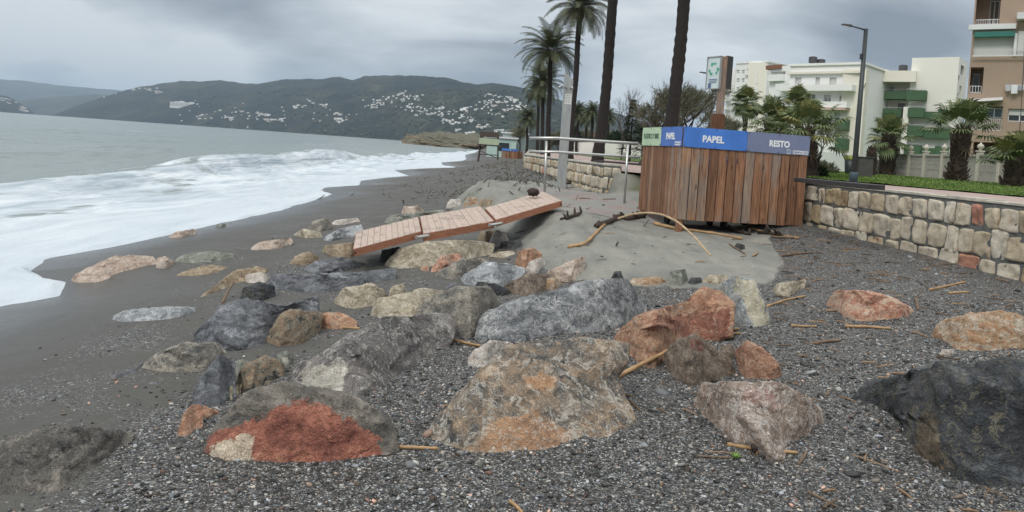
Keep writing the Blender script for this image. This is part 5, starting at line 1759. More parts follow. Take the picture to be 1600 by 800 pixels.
for pl, n, line, th, size, lb, grp in TOWN:
    L = np.array(line, float); seg = np.hypot(*np.diff(L, axis=0).T); cum = np.concatenate([[0], np.cumsum(seg)])
    tot = n if hill_count + n <= 292 else n
    cen = [(hr.uniform(0, cum[-1]), max(-1.4 * th, min(1.4 * th, hr.gauss(0, th * .6)))) for _ in range(max(2, n // 6))]
    for k in range(n):
        s, oy = cen[hr.randrange(len(cen))]
        s += hr.gauss(0, 5.0)
        px = np.interp(s, cum, L[:, 0]); py_ = np.interp(s, cum, L[:, 1]) + oy + hr.gauss(0, 1.3)
        q = pl(px + hr.uniform(-1, 1), py_)
        if q is None:
            continue
        p, dist = q
        hm = HOUSES[hr.randrange(8)]
        s_ = size * hr.uniform(.75, 1.25) * (1 if dist > 2500 else 1.0)
        o = bpy.data.objects.new('hillside_house', hm); COL.objects.link(o)
        o.location = tuple(p); o.rotation_euler = (0, 0, math.atan2(-p[0], p[1]) + hr.uniform(-.5, .5)); o.scale = (s_ * 1.15, s_, s_ * .62)
        tag(o, lb, 'house', grp)
        hill_count += 1
# houses of the same town beyond the three hundred that show largest
stm = MB(); stm.cur = 0
CEN = [(585, 163), (605, 158), (628, 154), (650, 152), (640, 166), (662, 172), (684, 170), (700, 178), (722, 174), (745, 170), (762, 160), (785, 152), (800, 160), (770, 178), (735, 190), (705, 190), (812, 168)]
for k in range(230):
    c = hr.random()
    if c < .8:
        c1 = CEN[hr.randrange(len(CEN))]; px, py_ = hr.gauss(c1[0], 9), hr.gauss(c1[1], 2.6)
    else:
        px, py_ = hr.uniform(280, 560), hr.gauss(180, 11)
    if px > 830: continue
    q = place_main(px, py_)
    if q is None: continue
    p, dist = q
    w = hr.uniform(4, 8); stm.c = hr.random()
    stm.box(p + np.array((0, 0, .8)), (w, w * .9, hr.uniform(3.2, 6)), Matrix.Rotation(hr.uniform(0, 3), 3, 'Z'))
tag(stm.build('far_town', M_HW, loc=(0, 0, 0)), kind='stuff')
# trees and scrub speckled over the near slopes
sc_ = MB()
vv, ff = ico(1)
for k in range(1500):
    px = hr.uniform(300, 900); py_ = hr.uniform(140, 215)
    q = place_main(px, py_)
    if q is None: continue
    p, dist = q
    r = hr.uniform(3, 8)
    sc_.c = hr.random()
    b0 = len(sc_.v)
    sc_._add(p + vv * np.array((r, r, r * .8)) * (1 + .3 * rng.normal(size=(len(vv), 1))), [tuple(x) for x in ff])
tag(sc_.build('hillside_scrub', plain('dark scrub crowns', (.028, .04, .022), .95, .4, .1, tone=.6), loc=(0, 0, 0)), kind='stuff')

# the long white hotel and other landmarks
def landmark(px, py, w, h, d, label, cat, steps=1, pl=place_main, mats=(None,)):
    p, dist = pl(px, py)
    W_, H_ = w / FPX * dist, h / FPX * dist
    rz = math.atan2(-p[0], p[1])
    M = np.array(Matrix.Rotation(rz, 3, 'Z'))
    root = empty('hillside_building', p, label, cat, None, rz)
    mb = MB(); mb.c = .6
    T = lambda x, y, z: p + M @ np.array((x, y, z))
    for k in range(steps):
        x0, x1 = -W_ / 2 + W_ * k / steps, -W_ / 2 + W_ * (k + 1) / steps
        hh = H_ * (.75 + .35 * ((k * 37) % 5) / 5)
        q = [T(x0, 0, -H_ * .4), T(x1, 0, -H_ * .4), T(x1, d, -H_ * .4), T(x0, d, -H_ * .4), T(x0, 0, hh), T(x1, 0, hh), T(x1, d, hh), T(x0, d, hh)]
        mb.hexa(q)
    mb.build('wall', M_HW, root)
    nf = max(2, int(H_ / 3.4))
    for lv in range(nf):
        mb = MB()
        z = H_ * .68 * (lv + .35) / nf
        n = max(3, int(W_ / 5))
        for k in range(n):
            x = -W_ / 2 + W_ * (k + .5) / n
            mb.box(T(x, -.05, z), (W_ / n * .45, .2, H_ / nf * .42), Matrix.Rotation(rz, 3, 'Z'))
        mb.build('window_row', M_HWIN, root)


landmark(288, 167, 38, 7.5, 25, 'long white hotel on the slope of the far hill', 'hotel', 6)
landmark(734, 213, 16, 8, 20, 'white stepped block at the far end of the beach', 'building', 3)
landmark(752, 219, 22, 6, 18, 'lower white building beside the stepped block at the beach end', 'building', 4)
landmark(716, 205, 10, 4, 14, 'white villa on the rise behind the breakwater', 'villa', 2)
landmark(785, 207, 26, 5, 14, 'long pale terrace of houses above the beach end', 'terrace', 5)
landmark(812, 212, 18, 5, 14, 'pinkish terrace right of the long pale one', 'terrace', 4)

# ---- rocky point with ochre cliff at the end of the bay
v, f = ico(5)
pa, pb2 = P(675, 222, 470), P(768, 226, 330)
mid = (pa + pb2) / 2; ax_ = (pb2 - pa); Lh = np.linalg.norm(ax_[:2]) / 2; ax_ = ax_ / np.linalg.norm(ax_)
az_ = math.atan2(ax_[1], ax_[0])
q = v * np.array((Lh * 1.05, 26, 7.5))
q[:, 2] *= (1 - .45 * (v[:, 0] + .2)) * (1 + .3 * fbm(v * 3, 3))
q = q * (1 + .18 * fbm(v * 3.1 + 2, 4) + .05 * fbm(v * 11, 3))[:, None]
c_, s_ = math.cos(az_), math.sin(az_)
q = np.stack([q[:, 0] * c_ - q[:, 1] * s_, q[:, 0] * s_ + q[:, 1] * c_, q[:, 2]], 1)
m, t, b = new_mat('ochre cliff with green top')
pos = t.new('ShaderNodeNewGeometry').outputs['Position']
nz_ = t.sep(t.new('ShaderNodeNewGeometry').outputs['Normal'])[2]
colr = t.mix(t.smooth(t.math('ADD', nz_, t.math('MULTIPLY', t.math('SUBTRACT', t.noise(pos, .2, 4, .6), .5), .8)), .35, .6), t.ramp(t.noise(pos, .35, 6, .65), [(.3, (.20, .14, .085)), (.7, (.42, .33, .22))]), t.ramp(t.noise(pos, .3, 5, .6), [(.3, (.06, .062, .04)), (.7, (.16, .14, .10))]))
set_in(t, b, color=colr, rough=.95, normal=t.bump(t.noise(pos, .5, 6, .6), .8, 2))
o = mesh_obj('headland', np_mesh('headland', q, f), None, m, (mid[0], mid[1], SEA), True)
tag(o, kind='structure')

# ============================================================ promenade: path, lawn
def surf(name, pts_l, pts_r, n, mat, zoff=0.0, zfun=None, m=14):
    """sheet between two polylines (each list of xyz), follows its own height"""
    A = np.array(pts_l, float); B = np.array(pts_r, float)
    s = np.linspace(0, len(A) - 1, n)
    Ai = np.stack([np.interp(s, np.arange(len(A)), A[:, k]) for k in range(3)], 1)
    Bi = np.stack([np.interp(s, np.arange(len(B)), B[:, k]) for k in range(3)], 1)
    t = np.linspace(0, 1, m)[None, :, None]
    V = Ai[:, None] * (1 - t) + Bi[:, None] * t
    V[..., 2] += zoff
    if zfun is not None:
        V[..., 2] += zfun(V[..., 0], V[..., 1])
    i = np.arange(n * m).reshape(n, m)
    F = np.stack([i[:-1, :-1], i[:-1, 1:], i[1:, 1:], i[1:, :-1]], -1).reshape(-1, 4)
    o = mesh_obj(name, np_mesh(name, V.reshape(-1, 3), F[:, ::-1]), None, mat, None, True)
    return o


def path_mat():
    m, t, b = new_mat('pink promenade paving')
    pos = t.new('ShaderNodeNewGeometry').outputs['Position']
    br = t.new('ShaderNodeTexBrick')
    t.put(br.inputs['Vector'], t.map(pos, rot=(0, 0, .2)))
    br.inputs['Scale'].default_value = 2.5
    br.inputs['Color1'].default_value = (.36, .255, .225, 1); br.inputs['Color2'].default_value = (.42, .30, .265, 1); br.inputs['Mortar'].default_value = (.25, .20, .18, 1)
    col = t.mix(t.smooth(t.noise(pos, .9, 5, .6), .5, .75), br.outputs['Color'], (.30, .26, .23))
    set_in(t, b, color=col, rough=.7)
    return m


def lawn_mat():
    m, t, b = new_mat('winter lawn')
    pos = t.new('ShaderNodeNewGeometry').outputs['Position']
    n = t.noise(pos, 1.1, 6, .65); n2 = t.noise(pos, 30, 3, .6)
    col = t.ramp(t.math('ADD', t.math('MULTIPLY', n, .7), t.math('MULTIPLY', n2, .3)), [(.32, (.05, .085, .018)), (.5, (.085, .14, .028)), (.68, (.15, .20, .05))])
    set_in(t, b, color=col, rough=.9, normal=t.bump(n2, .8, .03), spec=.2)
    return m


PZ = 1.21
wy = np.array([3, 6, 8.93, 13.78, 14.5, 18.2, 24, 31, 60, 110, 180])
inner = [(wall_x(y) + .42, y, PZ) for y in wy]
outer = [(19.5, 3, PZ), (18.5, 6, PZ), (17.6, 8.93, PZ), (16.2, 13.78, PZ), (16.0, 14.5, PZ), (14.95, 18.2, PZ), (13.3, 24, PZ), (10.9, 31, PZ), (7.6, 60, PZ), (8.6, 110, PZ), (12, 180, PZ)]
tag(surf('promenade_path', inner, outer, 90, path_mat()), kind='structure')
le0 = Zp(1350, 287, PZ); le1 = Zp(1600, 309, PZ)
lo = [(x + .02, y, PZ + .006) for x, y, _ in outer]
lfar = [(60, 3, 1.5), (60, 6, 1.5), (60, 8.93, 1.5), (62, 13.78, 1.5), (62, 14.5, 1.5), (64, 18.2, 1.5), (66, 24, 1.5), (66, 31, 1.5), (68, 60, 1.5), (70, 110, 1.5), (80, 180, 1.5)]
lawn_bump = lambda x, y: .03 * fbm(xyz(x * .8, y * .8), 3) + .09 * sstep(x - np.interp(y, [3, 200], [11.4, 12]) + 2.5, 0, 2)


def lawn_z(x, y):
    o = np.interp(y, wy, [q[0] for q in outer]); f_ = np.interp(y, wy, [q[0] for q in lfar])
    return PZ + .02 + .26 * sstep(x - o, -1, 9) + .0 * f_


lo = [(x, y, 0.0) for x, y, _ in lo]; lfar = [(x, y, 0.0) for x, y, _ in lfar]
tag(surf('lawn', lo, lfar, 140, lawn_mat(), .0, lambda x, y: lawn_z(x, y) + .05 * np.abs(fbm(xyz(x * .9, y * .9), 3)), 120), kind='structure')
# grass blades along the near edge of the lawn
gb = MB()
V = []
r_ = np.random.default_rng(4)
n = 26000
y = 16 + 34 * r_.random(n) ** 1.3; o_ = np.interp(y, wy, [q[0] for q in outer]); x = o_ + .02 + r_.exponential(6.0, n)
k = x < 32; x, y = x[k], y[k]; n = len(x)
h = r_.uniform(.04, .09, n); w = .008 * (1 + y / 20)
a = r_.uniform(0, 6.28, n); lx_, ly_ = r_.normal(0, .03, n), r_.normal(0, .03, n)
z = lawn_z(x, y) + .01
p0 = np.stack([x - np.cos(a) * w, y - np.sin(a) * w, z], 1); p1_ = np.stack([x + np.cos(a) * w, y + np.sin(a) * w, z], 1); p2 = np.stack([x + lx_, y + ly_, z + h], 1)
V = np.stack([p0, p1_, p2], 1).reshape(-1, 3); F = np.arange(3 * n).reshape(-1, 3)
gm, t, b = new_mat('grass blades')
set_in(t, b, color=t.ramp(t.attr('tone'), [(0, (.05, .09, .018)), (.6, (.10, .17, .03)), (1, (.20, .24, .07))]), rough=.7, spec=.2)
tag(mesh_obj('grass', np_mesh('grass', V, F, dict(tone=np.repeat(r_.random(n), 3))), None, gm), kind='stuff')

# ============================================================ palms and trees
M_TRUNK = plain('dark fibrous palm trunk', (.021, .017, .015), .95, .45, 3, bump=1.0, stretch=(2, 2, 7))
M_TRUNKF = plain('shaggy fan palm trunk', (.060, .040, .030), .95, .5, 5, bump=1.0, stretch=(2, 2, 4))


def leaf_mat(name, c0, c1, c2):
    m, t, b = new_mat(name)
    tone = t.attr('tone')
    col = t.ramp(tone, [(0, c0), (.6, c1), (1, c2)])
    set_in(t, b, color=col, rough=.55, spec=.35)
    return m


M_DATE = leaf_mat('grey green date palm leaf', (.035, .045, .024), (.085, .10, .05), (.16, .15, .075))
M_FAN = leaf_mat('fan palm leaf', (.045, .065, .025), (.10, .135, .05), (.26, .24, .08))
M_DEAD = leaf_mat('dry hanging palm leaf', (.06, .042, .022), (.13, .09, .05), (.24, .17, .09))
M_SHRUB = leaf_mat('grey green tamarisk twigs', (.10, .105, .07), (.18, .18, .12), (.27, .26, .17))
M_CONIF = leaf_mat('dark conifer needles', (.012, .022, .012), (.028, .045, .022), (.055, .07, .035))
M_BARK = plain('dark branch bark', (.035, .028, .024), .95, .3, 6, bump=.8)
M_FRUIT = plain('orange fruit stalks', (.30, .13, .05), .8, .3, 6)


def frond(V, F, T, o, az_, el, L, droop, nl, leaf, tone, r_, vee=.5, wid=.020):
    """one feather leaf appended to the lists"""
    n = 12
    dirh = np.array((math.cos(az_), math.sin(az_), 0))
    pts = []
    p = np.array(o, float); e = el
    for i in range(n):
        pts.append(p.copy())
        p = p + (dirh * math.cos(e) + np.array((0, 0, math.sin(e)))) * (L / n)
        e -= droop / n * (0.5 + i / n)
    pts = np.array(pts)
    side = np.array((-dirh[1], dirh[0], 0))
    def add(a, b, c, t):
        i = len(V); V.extend([a, b, c]); F.append((i, i + 1, i + 2)); T.extend([t] * 3)
    for i in range(n - 1):
        w = .028 * (1 - i / n) + .006
        add(pts[i] - side * w, pts[i] + side * w, pts[i + 1], .75)
        add(pts[i] + np.array((0, 0, -w)), pts[i] + np.array((0, 0, w)), pts[i + 1], .75)
    for k in range(nl):
        f_ = .14 + .86 * (k + .5) / nl
        s = f_ * (n - 1); i = min(int(s), n - 2); q = pts[i] + (pts[i + 1] - pts[i]) * (s - i)
        tg = pts[i + 1] - pts[i]; tg /= np.linalg.norm(tg)
        upv = np.cross(side, tg) * -1
        if upv[2] < 0: upv = -upv
        ll = leaf * (.55 + .9 * math.sin(math.pi * min(1, f_ * .95 + .08))) * r_.uniform(.8, 1.15)
        for sg in (-1, 1):
            d = side * sg * .85 + tg * (.45 + .4 * f_) + upv * (vee - .55 * f_) * r_.uniform(.6, 1.3)
            d /= np.linalg.norm(d)
            tip = q + d * ll + np.array((0, 0, -.28 * ll))
            m_ = q + d * ll * .5
            t = np.clip(tone + r_.gauss(0, .12), 0, 1)
            add(q - tg * wid, q + tg * wid, m_ + tg * wid, t)
            add(q - tg * wid, m_ + tg * wid, m_ - tg * wid, t)
            add(m_ - tg * wid, m_ + tg * wid, tip, t)


def lists_mesh(name, V, F, T):
    return np_mesh(name, np.array(V), np.array(F), dict(tone=np.array(T)))


def date_crown(seed, n=58, L=2.7, nl=34, leaf=.42):
    r_ = random.Random(seed); V, F, T = [], [], []
    for i in range(n):
        u = i / n
        el = math.radians(82 - 108 * u ** .85 + r_.uniform(-7, 7))
        frond(V, F, T, (0, 0, .12 * (1 - u)), i * 2.39996 + r_.uniform(-.2, .2), el, L * r_.uniform(.88, 1.08), 1.15 + .5 * r_.random() + .25 * u, nl, leaf, .35 + .25 * (1 - u), r_)
    return lists_mesh('crown', V, F, T)


def palm_trunk(base, top, r0, r1, root, mat=M_TRUNK, n=60, seed=0, bulge=0.0, wobble=.04):
    base, top = np.array(base, float), np.array(top, float)
    s = np.linspace(0, 1, n)
    r_ = np.random.default_rng(seed)
    w = np.stack([wobble * pnoise(np.stack([s * 2.2 + seed, s * 0 + 3, s * 0], 1)), wobble * pnoise(np.stack([s * 2.2 + seed, s * 0 + 9, s * 0], 1)), s * 0], 1) * np.sin(s * math.pi)[:, None] * 3
    pts = base + (top - base) * s[:, None] + w
    rad = r0 + (r1 - r0) * s + .35 * r0 * np.exp(-s * 14)
    rad = rad * (1 + .05 * np.cos(np.arange(n) * math.pi)) + bulge * np.exp(-((s - 1) / .03) ** 2) + .02 * r_.normal(size=n) * r0
    mb = MB(); mb.tube(pts, rad, 14)
    return mb.build('trunk', mat, root, smooth=True)


DC = [date_crown(1), date_crown(2), date_crown(3)]
for me in DC: me.materials.append(M_DATE)


def fruit_mesh(seed):
    r_ = random.Random(seed); mb = MB()
    for k in range(9):
        a = k * .7 + r_.random(); l = r_.uniform(.5, .9)
        d = np.array((math.cos(a), math.sin(a), 0))
        q = [np.zeros(3), d * l * .4 + (0, 0, .15), d * l * .7 + (0, 0, -.1), d * l * .85 + (0, 0, -.5)]
        mb.tube(q, [.02, .02, .03, .06], 5)
    return mb


def date_palm(label, xb, yb, xt, yt, d, r0, scale, cseed, group='tall date palms along the promenade', fruit=True, top=None, dtop=None):
    base = P(xb, yb, d); base[2] = 1.15
    tp = P(xt, yt, d) if top is None else np.array(top)
    tp[1] = base[1]
    root = empty('palm_tree', base, label, 'palm tree', group)
    palm_trunk(base - (0, 0, .2), tp, r0, r0 * .82, root, seed=cseed, bulge=r0 * .35)
    o = bpy.data.objects.new('crown', DC[cseed % 3]); COL.objects.link(o); o.parent = root
    o.location = tuple(tp - base); o.rotation_euler = (0, 0, cseed * 1.7); o.scale = (scale,) * 3
    if fruit:
        mb = fruit_mesh(cseed)
        V = np.array(mb.v) * scale + tp - (0, 0, .1)
        mb.v = [tuple(q) for q in V]
        mb.build('fruit_stalks', M_FRUIT, root)
    # boots under the crown
    mb = MB()
    r_ = random.Random(cseed)
    for k in range(26):
        a = k * 2.4; h = r_.uniform(-.75, .05)
        q = tp + (0, 0, h)
        dv = np.array((math.cos(a), math.sin(a), 0)) * r0
        mb.tube([q + dv * .7, q + dv * 1.25 + (0, 0, .14), q + dv * 1.5 + (0, 0, .30)], [.06, .05, .02], 5)
    mb.build('leaf_bases', M_TRUNKF, root)
    return root


pA = P(958, -2, 26); pAb = P(934, 240, 26)
date_palm('tall palm with a bare trunk leaving the picture, left of the railing end', 934, 240, 0, 0, 26, .19, 1.05, 3, top=pAb + (pA - pAb) * 1.9)
pA = P(1069, -2, 22); pAb = P(1044, 236, 22)
date_palm('tall palm with a bare trunk leaving the picture, behind the bin enclosure', 1044, 236, 0, 0, 22, .20, 1.05, 4, top=pAb + (pA - pAb) * 1.75)
date_palm('tall palm whose crown touches the top edge, behind the shower column', 891, 242, 906, 14, 40, .17, .86, 5)
date_palm('full crowned palm, second from the top edge one', 856, 240, 860, 82, 46, .16, .92, 6)
date_palm('lower palm left of the full crowned one', 847, 238, 849, 132, 60, .16, .82, 7, fruit=False)
date_palm('smaller palm at the left of the clump', 840, 238, 841, 146, 68, .15, .66, 8, fruit=False)
date_palm('short palm standing apart at the far left of the row', 823, 236, 825, 186, 105, .18, .95, 9, fruit=False)
for k, (x, yt, d, s, lb) in enumerate(((903, 178, 95, .8, 'distant palm just right of the shower column'), (916, 186, 110, .8, 'small distant palm left of the first big trunk'), (926, 176, 90, .7, 'distant palm touching the first big trunk'),
                                      (951, 184, 120, .8, 'distant palm right of the first big trunk'))):
    date_palm(lb, x - 2, 238, x, yt, d, .2, s, 10 + k, group='distant palms behind the railing', fruit=False)


def fan_leaf(V, F, T, o, az_, el, pet, rad, tone, r_, seg=21):
    d = np.array((math.cos(az_) * math.cos(el), math.sin(az_) * math.cos(el), math.sin(el)))
    side = np.array((-math.sin(az_), math.cos(az_), 0)); up = np.cross(d, side)
    if up[2] < 0: up = -up
    c = np.array(o) + d * pet + np.array((0, 0, -.10 * pet))
    def add(a, b, c_, t):
        i = len(V); V.extend([a, b, c_]); F.append((i, i + 1, i + 2)); T.extend([t] * 3)
    add(np.array(o) - side * .03, np.array(o) + side * .03, c, tone * .8)
    add(np.array(o) - up * .025, np.array(o) + up * .025, c, tone * .8)
    for k in range(seg):
        a = math.radians(-125 + 250 * (k + .5) / seg)
        rr_ = rad * (.70 + .30 * math.cos(a)) * r_.uniform(.85, 1.1)
        fd = d * math.cos(a) + side * math.sin(a)
        fs = -d * math.sin(a) + side * math.cos(a)
        fold = up * (.14 * abs(math.sin(a)) + r_.uniform(-.04, .06))
        w = rad * .048
        m_ = c + fd * rr_ * .55 + fold * rr_ * .5
        tip = c + fd * rr_ + fold * rr_ * .3 + np.array((0, 0, -.32 * rr_))
        t = np.clip(tone + r_.gauss(0, .1), 0, 1)
        add(c, m_ - fs * w, m_ + fs * w, t)
        add(m_ - fs * w, tip, m_ + fs * w, t)


def fan_crown(seed, n, pet, rad, lo=-35, young=False):
    r_ = random.Random(seed); V, F, T = [], [], []
    for i in range(n):
        u = i / n
        el = math.radians(85 + (lo - 85) * u ** .9 + r_.uniform(-8, 8))
        fan_leaf(V, F, T, (0, 0, -.1 * u), i * 2.39996 + r_.uniform(-.25, .25), el, pet * r_.uniform(.8, 1.2), rad * r_.uniform(.85, 1.1), .45 + .2 * (1 - u) + (.35 if r_.random() < .10 else 0), r_)
    return lists_mesh('crown', V, F, T)


def skirt_mesh(seed, n, L):
    r_ = random.Random(seed); V, F, T = [], [], []
    for i in range(n):
        a = i * 2.4; el = math.radians(r_.uniform(-80, -45))
        fan_leaf(V, F, T, (0, 0, -.25 - .02 * (i % 9)), a, el, L * .6, L * .6, r_.uniform(.2, .8), r_, 9)
    return lists_mesh('dry_skirt', V, F, T)


def shaggy_trunk(base, top, r0, r1, root, seed, mat=M_TRUNKF):
    """trunk armoured with old leaf stubs"""
    base, top = np.array(base, float), np.array(top, float)
    H = np.linalg.norm(top - base)
    mb = MB(); r_ = random.Random(seed)
    mb.tube([base + (top - base) * t for t in (0, .1, .35, .7, 1)], [r0 * .95, r0 * .8, r0 * .72, r1 * .75, r1 * .7], 12)
    n = int(min(420, 26 + H * 60))
    for k in range(n):
        t = (k + .5) / n
        p = base + (top - base) * t
        a = k * 2.39996 + r_.uniform(-.2, .2)
        r = (r0 + (r1 - r0) * t) * (1 + .16 * math.sin(t * 9 + seed)) * r_.uniform(.85, 1.15)
        o_ = np.array((math.cos(a), math.sin(a), 0)); s = np.array((-math.sin(a), math.cos(a), 0))
        w = r0 * r_.uniform(.22, .34); l = r0 * r_.uniform(.45, .85)
        q0 = p + o_ * r * .62; q1 = p + o_ * r * 1.0 + np.array((0, 0, l * .6)); q2 = p + o_ * r * r_.uniform(1.05, 1.25) + np.array((0, 0, l * r_.uniform(.8, 1.4)))
        mb.hexa([q0 - s * w, q0 + s * w, q0 + s * w + o_ * .02 - (0, 0, .05), q0 - s * w + o_ * .02 - (0, 0, .05), q2 - s * w * .3, q2 + s * w * .3, q1 + s * w * .8 - (0, 0, .03), q1 - s * w * .8 - (0, 0, .03)])
    return mb.build('trunk', mat, root)


def fan_palm(label, xb, yb, xt, yt, d, r0, r1, pet, rad, n, seed, lo=-35, skirt=0, group='fan palms on the lawn', crown=True, z0=None):
    base = P(xb, yb, d)
    if z0 is not None: base[2] = z0
    else: base[2] = float(lawn_z(base[0], base[1]))
    tp = P(xt, yt, d); tp[1] = base[1]
    root = empty('fan_palm', base, label, 'palm tree', group)
    shaggy_trunk(base - (0, 0, .1), tp, r0, r1, root, seed)
    if crown:
        me = fan_crown(seed, n, pet, rad, lo)
        o = mesh_obj('crown', me, root, M_FAN); o.location = tuple(tp - base); o.rotation_euler = (0, 0, seed)
    if skirt:
        me = skirt_mesh(seed, skirt, rad)
        o = mesh_obj('dry_skirt', me, root, M_DEAD); o.location = tuple(tp - base)
    return root


fan_palm('stout fan palm with a thick shaggy trunk on the lawn before the brown block', 1493, 283, 1503, 204, 33, .40, .30, 1.0, .95, 20, 1, lo=0, skirt=4)
fan_palm('fan palm cut by the right picture edge', 1583, 294, 1588, 252, 28, .40, .26, .75, .85, 22, 2, lo=5, skirt=3)
fan_palm('fan palm in front of the green balconies', 1387, 246, 1389, 212, 52, .55, .42, 1.0, .95, 34, 3, lo=-50, skirt=8)
fan_palm('broad fan palm nearest the right end of the bin enclosure', 1268, 272, 1262, 205, 30, .34, .24, 1.0, .85, 28, 4, lo=-25, skirt=6)
fan_palm('fan palm rising between the broad one and the white block', 1247, 262, 1246, 164, 42, .22, .17, .65, .75, 34, 5, lo=-40, skirt=6)
fan_palm('bushy dark fan palm behind the RESTO sign', 1205, 258, 1205, 190, 36, .36, .28, .9, .75, 30, 6, lo=-25, skirt=6)
fan_palm('slender fan palm in front of the far white tower', 1161, 255, 1165, 158, 70, .24, .20, .85, 1.1, 42, 7, lo=-60, skirt=16)
fan_palm('second bushy fan palm behind the RESTO sign', 1232, 262, 1226, 206, 34, .30, .24, .8, .7, 24, 8, lo=-15, skirt=4)
fan_palm('dead palm stump without a crown left of the balustrade', 1360, 275, 1362, 232, 36, .26, .20, 0, 0, 0, 9, crown=False)


# ---- broad-leaved and feathery trees
def branchy(label, base, h, seed, spread, leafn, leafl, mat, name='tamarisk_tree', cat='tree', lean=(0, 0), levels=5, r0=.16, leafw=.014, forks=(2, 3), group=None, bare=0.0, first=.3):
    r_ = random.Random(seed)
    root = empty(name, base, label, cat, group)
    mb = MB(); tips = []
    def grow(p, d, l, r, lv):
        n = 4
        pts = [p]
        q = p.copy(); dd = d.copy()
        for i in range(n):
            dd = dd + np.array((r_.gauss(0, .13), r_.gauss(0, .13), r_.gauss(.03, .09))); dd /= np.linalg.norm(dd)
            q = q + dd * l / n
            pts.append(q.copy())
        mb.tube(pts, np.linspace(r, r * .62, n + 1), 6 if lv > 1 else 4, cap=False)
        if lv <= 2:
            tips.extend([(pts[i], dd) for i in range(1, n + 1)])
        if lv == 0: return
        for k in range(r_.choice(forks) + (1 if lv == levels else 0)):
            nd = dd + np.array((r_.gauss(0, spread), r_.gauss(0, spread), r_.gauss(.12, spread * .55)))
            nd /= np.linalg.norm(nd)
            grow(pts[-1] if k else pts[-2], nd, l * r_.uniform(.62, .88), r * r_.uniform(.5, .66), lv - 1)
    grow(np.array(base, float) - (0, 0, .1), np.array((lean[0], lean[1], 1.0)), h * first, r0, levels)
    mb.build('trunk', M_BARK, root)
    if leafn:
        V, F, T = [], [], []
        for p, d in tips:
            if r_.random() < bare: continue
            tn = r_.uniform(.15, .75)
            for k in range(leafn):
                a = np.array((r_.gauss(0, 1), r_.gauss(0, 1), r_.gauss(.25, .8))); a /= np.linalg.norm(a)
                a = a * .7 + d * .6
                q = p + np.array((r_.gauss(0, .16), r_.gauss(0, .16), r_.gauss(0, .14))) * leafl * 2
                s = np.cross(a, (r_.random(), r_.random(), r_.random())); s /= np.linalg.norm(s) + 1e-6
                l = leafl * r_.uniform(.6, 1.3); i = len(V)
                V.extend([q - s * leafw, q + s * leafw, q + a * l]); F.append((i, i + 1, i + 2)); T.extend([min(1, max(0, tn + r_.gauss(0, .15)))] * 3)
        o = mesh_obj('crown', lists_mesh('crown', V, F, T), root, mat)
        o.data.transform(Matrix.Translation(Vector(np.array(wloc(root)) * -1)))
    return root


def at_base(px, d, z=None):
    p = P(px, 240, d); p[2] = LAND if z is None else z
    return p


branchy('large feathery tamarisk leaning right behind the pale green sign', at_base(1000, 32), 4.9, 3, .50, 7, .26, M_SHRUB, lean=(.55, 0), levels=5, r0=.17, first=.30, leafw=.014)
branchy('grey green tamarisk between the dark trunk and the sign post', at_base(1088, 36), 4.4, 5, .42, 8, .27, M_SHRUB, levels=5, r0=.12, first=.28, leafw=.014)
branchy('second grey green tamarisk just left of the sign post', at_base(1104, 44), 4.6, 8, .40, 8, .28, M_SHRUB, levels=5, r0=.12, first=.26, leafw=.015)
branchy('bare grey tree left of the dark conifer', at_base(972, 60), 6.2, 9, .36, 0, 0, M_SHRUB, name='bare_tree', levels=6, r0=.10, first=.30)
branchy('bare branching tree by the lamp post', at_base(1290, 42, 1.3), 3.4, 12, .55, 3, .2, M_SHRUB, name='bare_tree', levels=6, r0=.09, first=.3, lean=(-.2, 0), bare=.4)
branchy('low green tree behind the conifer and the dark trunk', at_base(1022, 60), 3.6, 14, .5, 9, .35, M_CONIF, name='leafy_tree', levels=5, r0=.12, leafw=.03)
branchy('dull brown bush at the left end of the palm row', at_base(812, 120), 4.2, 15, .6, 6, .5, M_SHRUB, name='bush', cat='bush', levels=5, r0=.1, leafw=.03)
for k, (px, d, h, lb) in enumerate(((872, 130, 5, 'distant dark tree behind the palm clump'), (888, 140, 6, 'distant dark tree behind the shower column'), (940, 135, 5.5, 'distant dark tree behind the first big trunk'), (962, 110, 4.5, 'distant rounded tree left of the bare tree'), (915, 150, 6, 'distant tree between the shower column and the first trunk'), (1005, 120, 4.5, 'distant tree right of the conifer'))):
    branchy(lb, at_base(px, d), h, 30 + k, .55, 8, .55, M_CONIF if k % 2 else M_SHRUB, name='distant_tree', levels=5, r0=.16, leafw=.07, group='distant trees behind the railing', first=.25)
# conifer
base = at_base(984, 48)
root = empty('conifer', base, 'dark pointed conifer right of the first big palm trunk', 'conifer')
mb = MB(); mb.tube([base, base + (0, 0, 3.6)], [.09, .02], 8); mb.build('trunk', M_BARK, root)
r_ = random.Random(6); V, F, T = [], [], []
Hc = P(986, 157, 48)[2] - LAND
for k in range(4200):
    t = r_.random() ** .8
    rad = (1 - t) * .95 * r_.uniform(.35, 1.08) + .03
    lay = math.sin(t * 46) * .10
    a = r_.uniform(0, 6.28)
    p = np.array((math.cos(a) * rad, math.sin(a) * rad, .25 + t * (Hc - .3) - rad * .22 + lay))
    d = np.array((math.cos(a + r_.gauss(0, .4)), math.sin(a + r_.gauss(0, .4)), r_.uniform(-.5, .5))) * r_.uniform(.12, .26)
    s = np.array((-math.sin(a), math.cos(a), r_.gauss(0, .4))) * .025
    i = len(V); V.extend([p - s, p + s, p + d]); F.append((i, i + 1, i + 2)); T.extend([r_.random()] * 3)
mesh_obj('crown', lists_mesh('crown', V, F, T), root, M_CONIF)
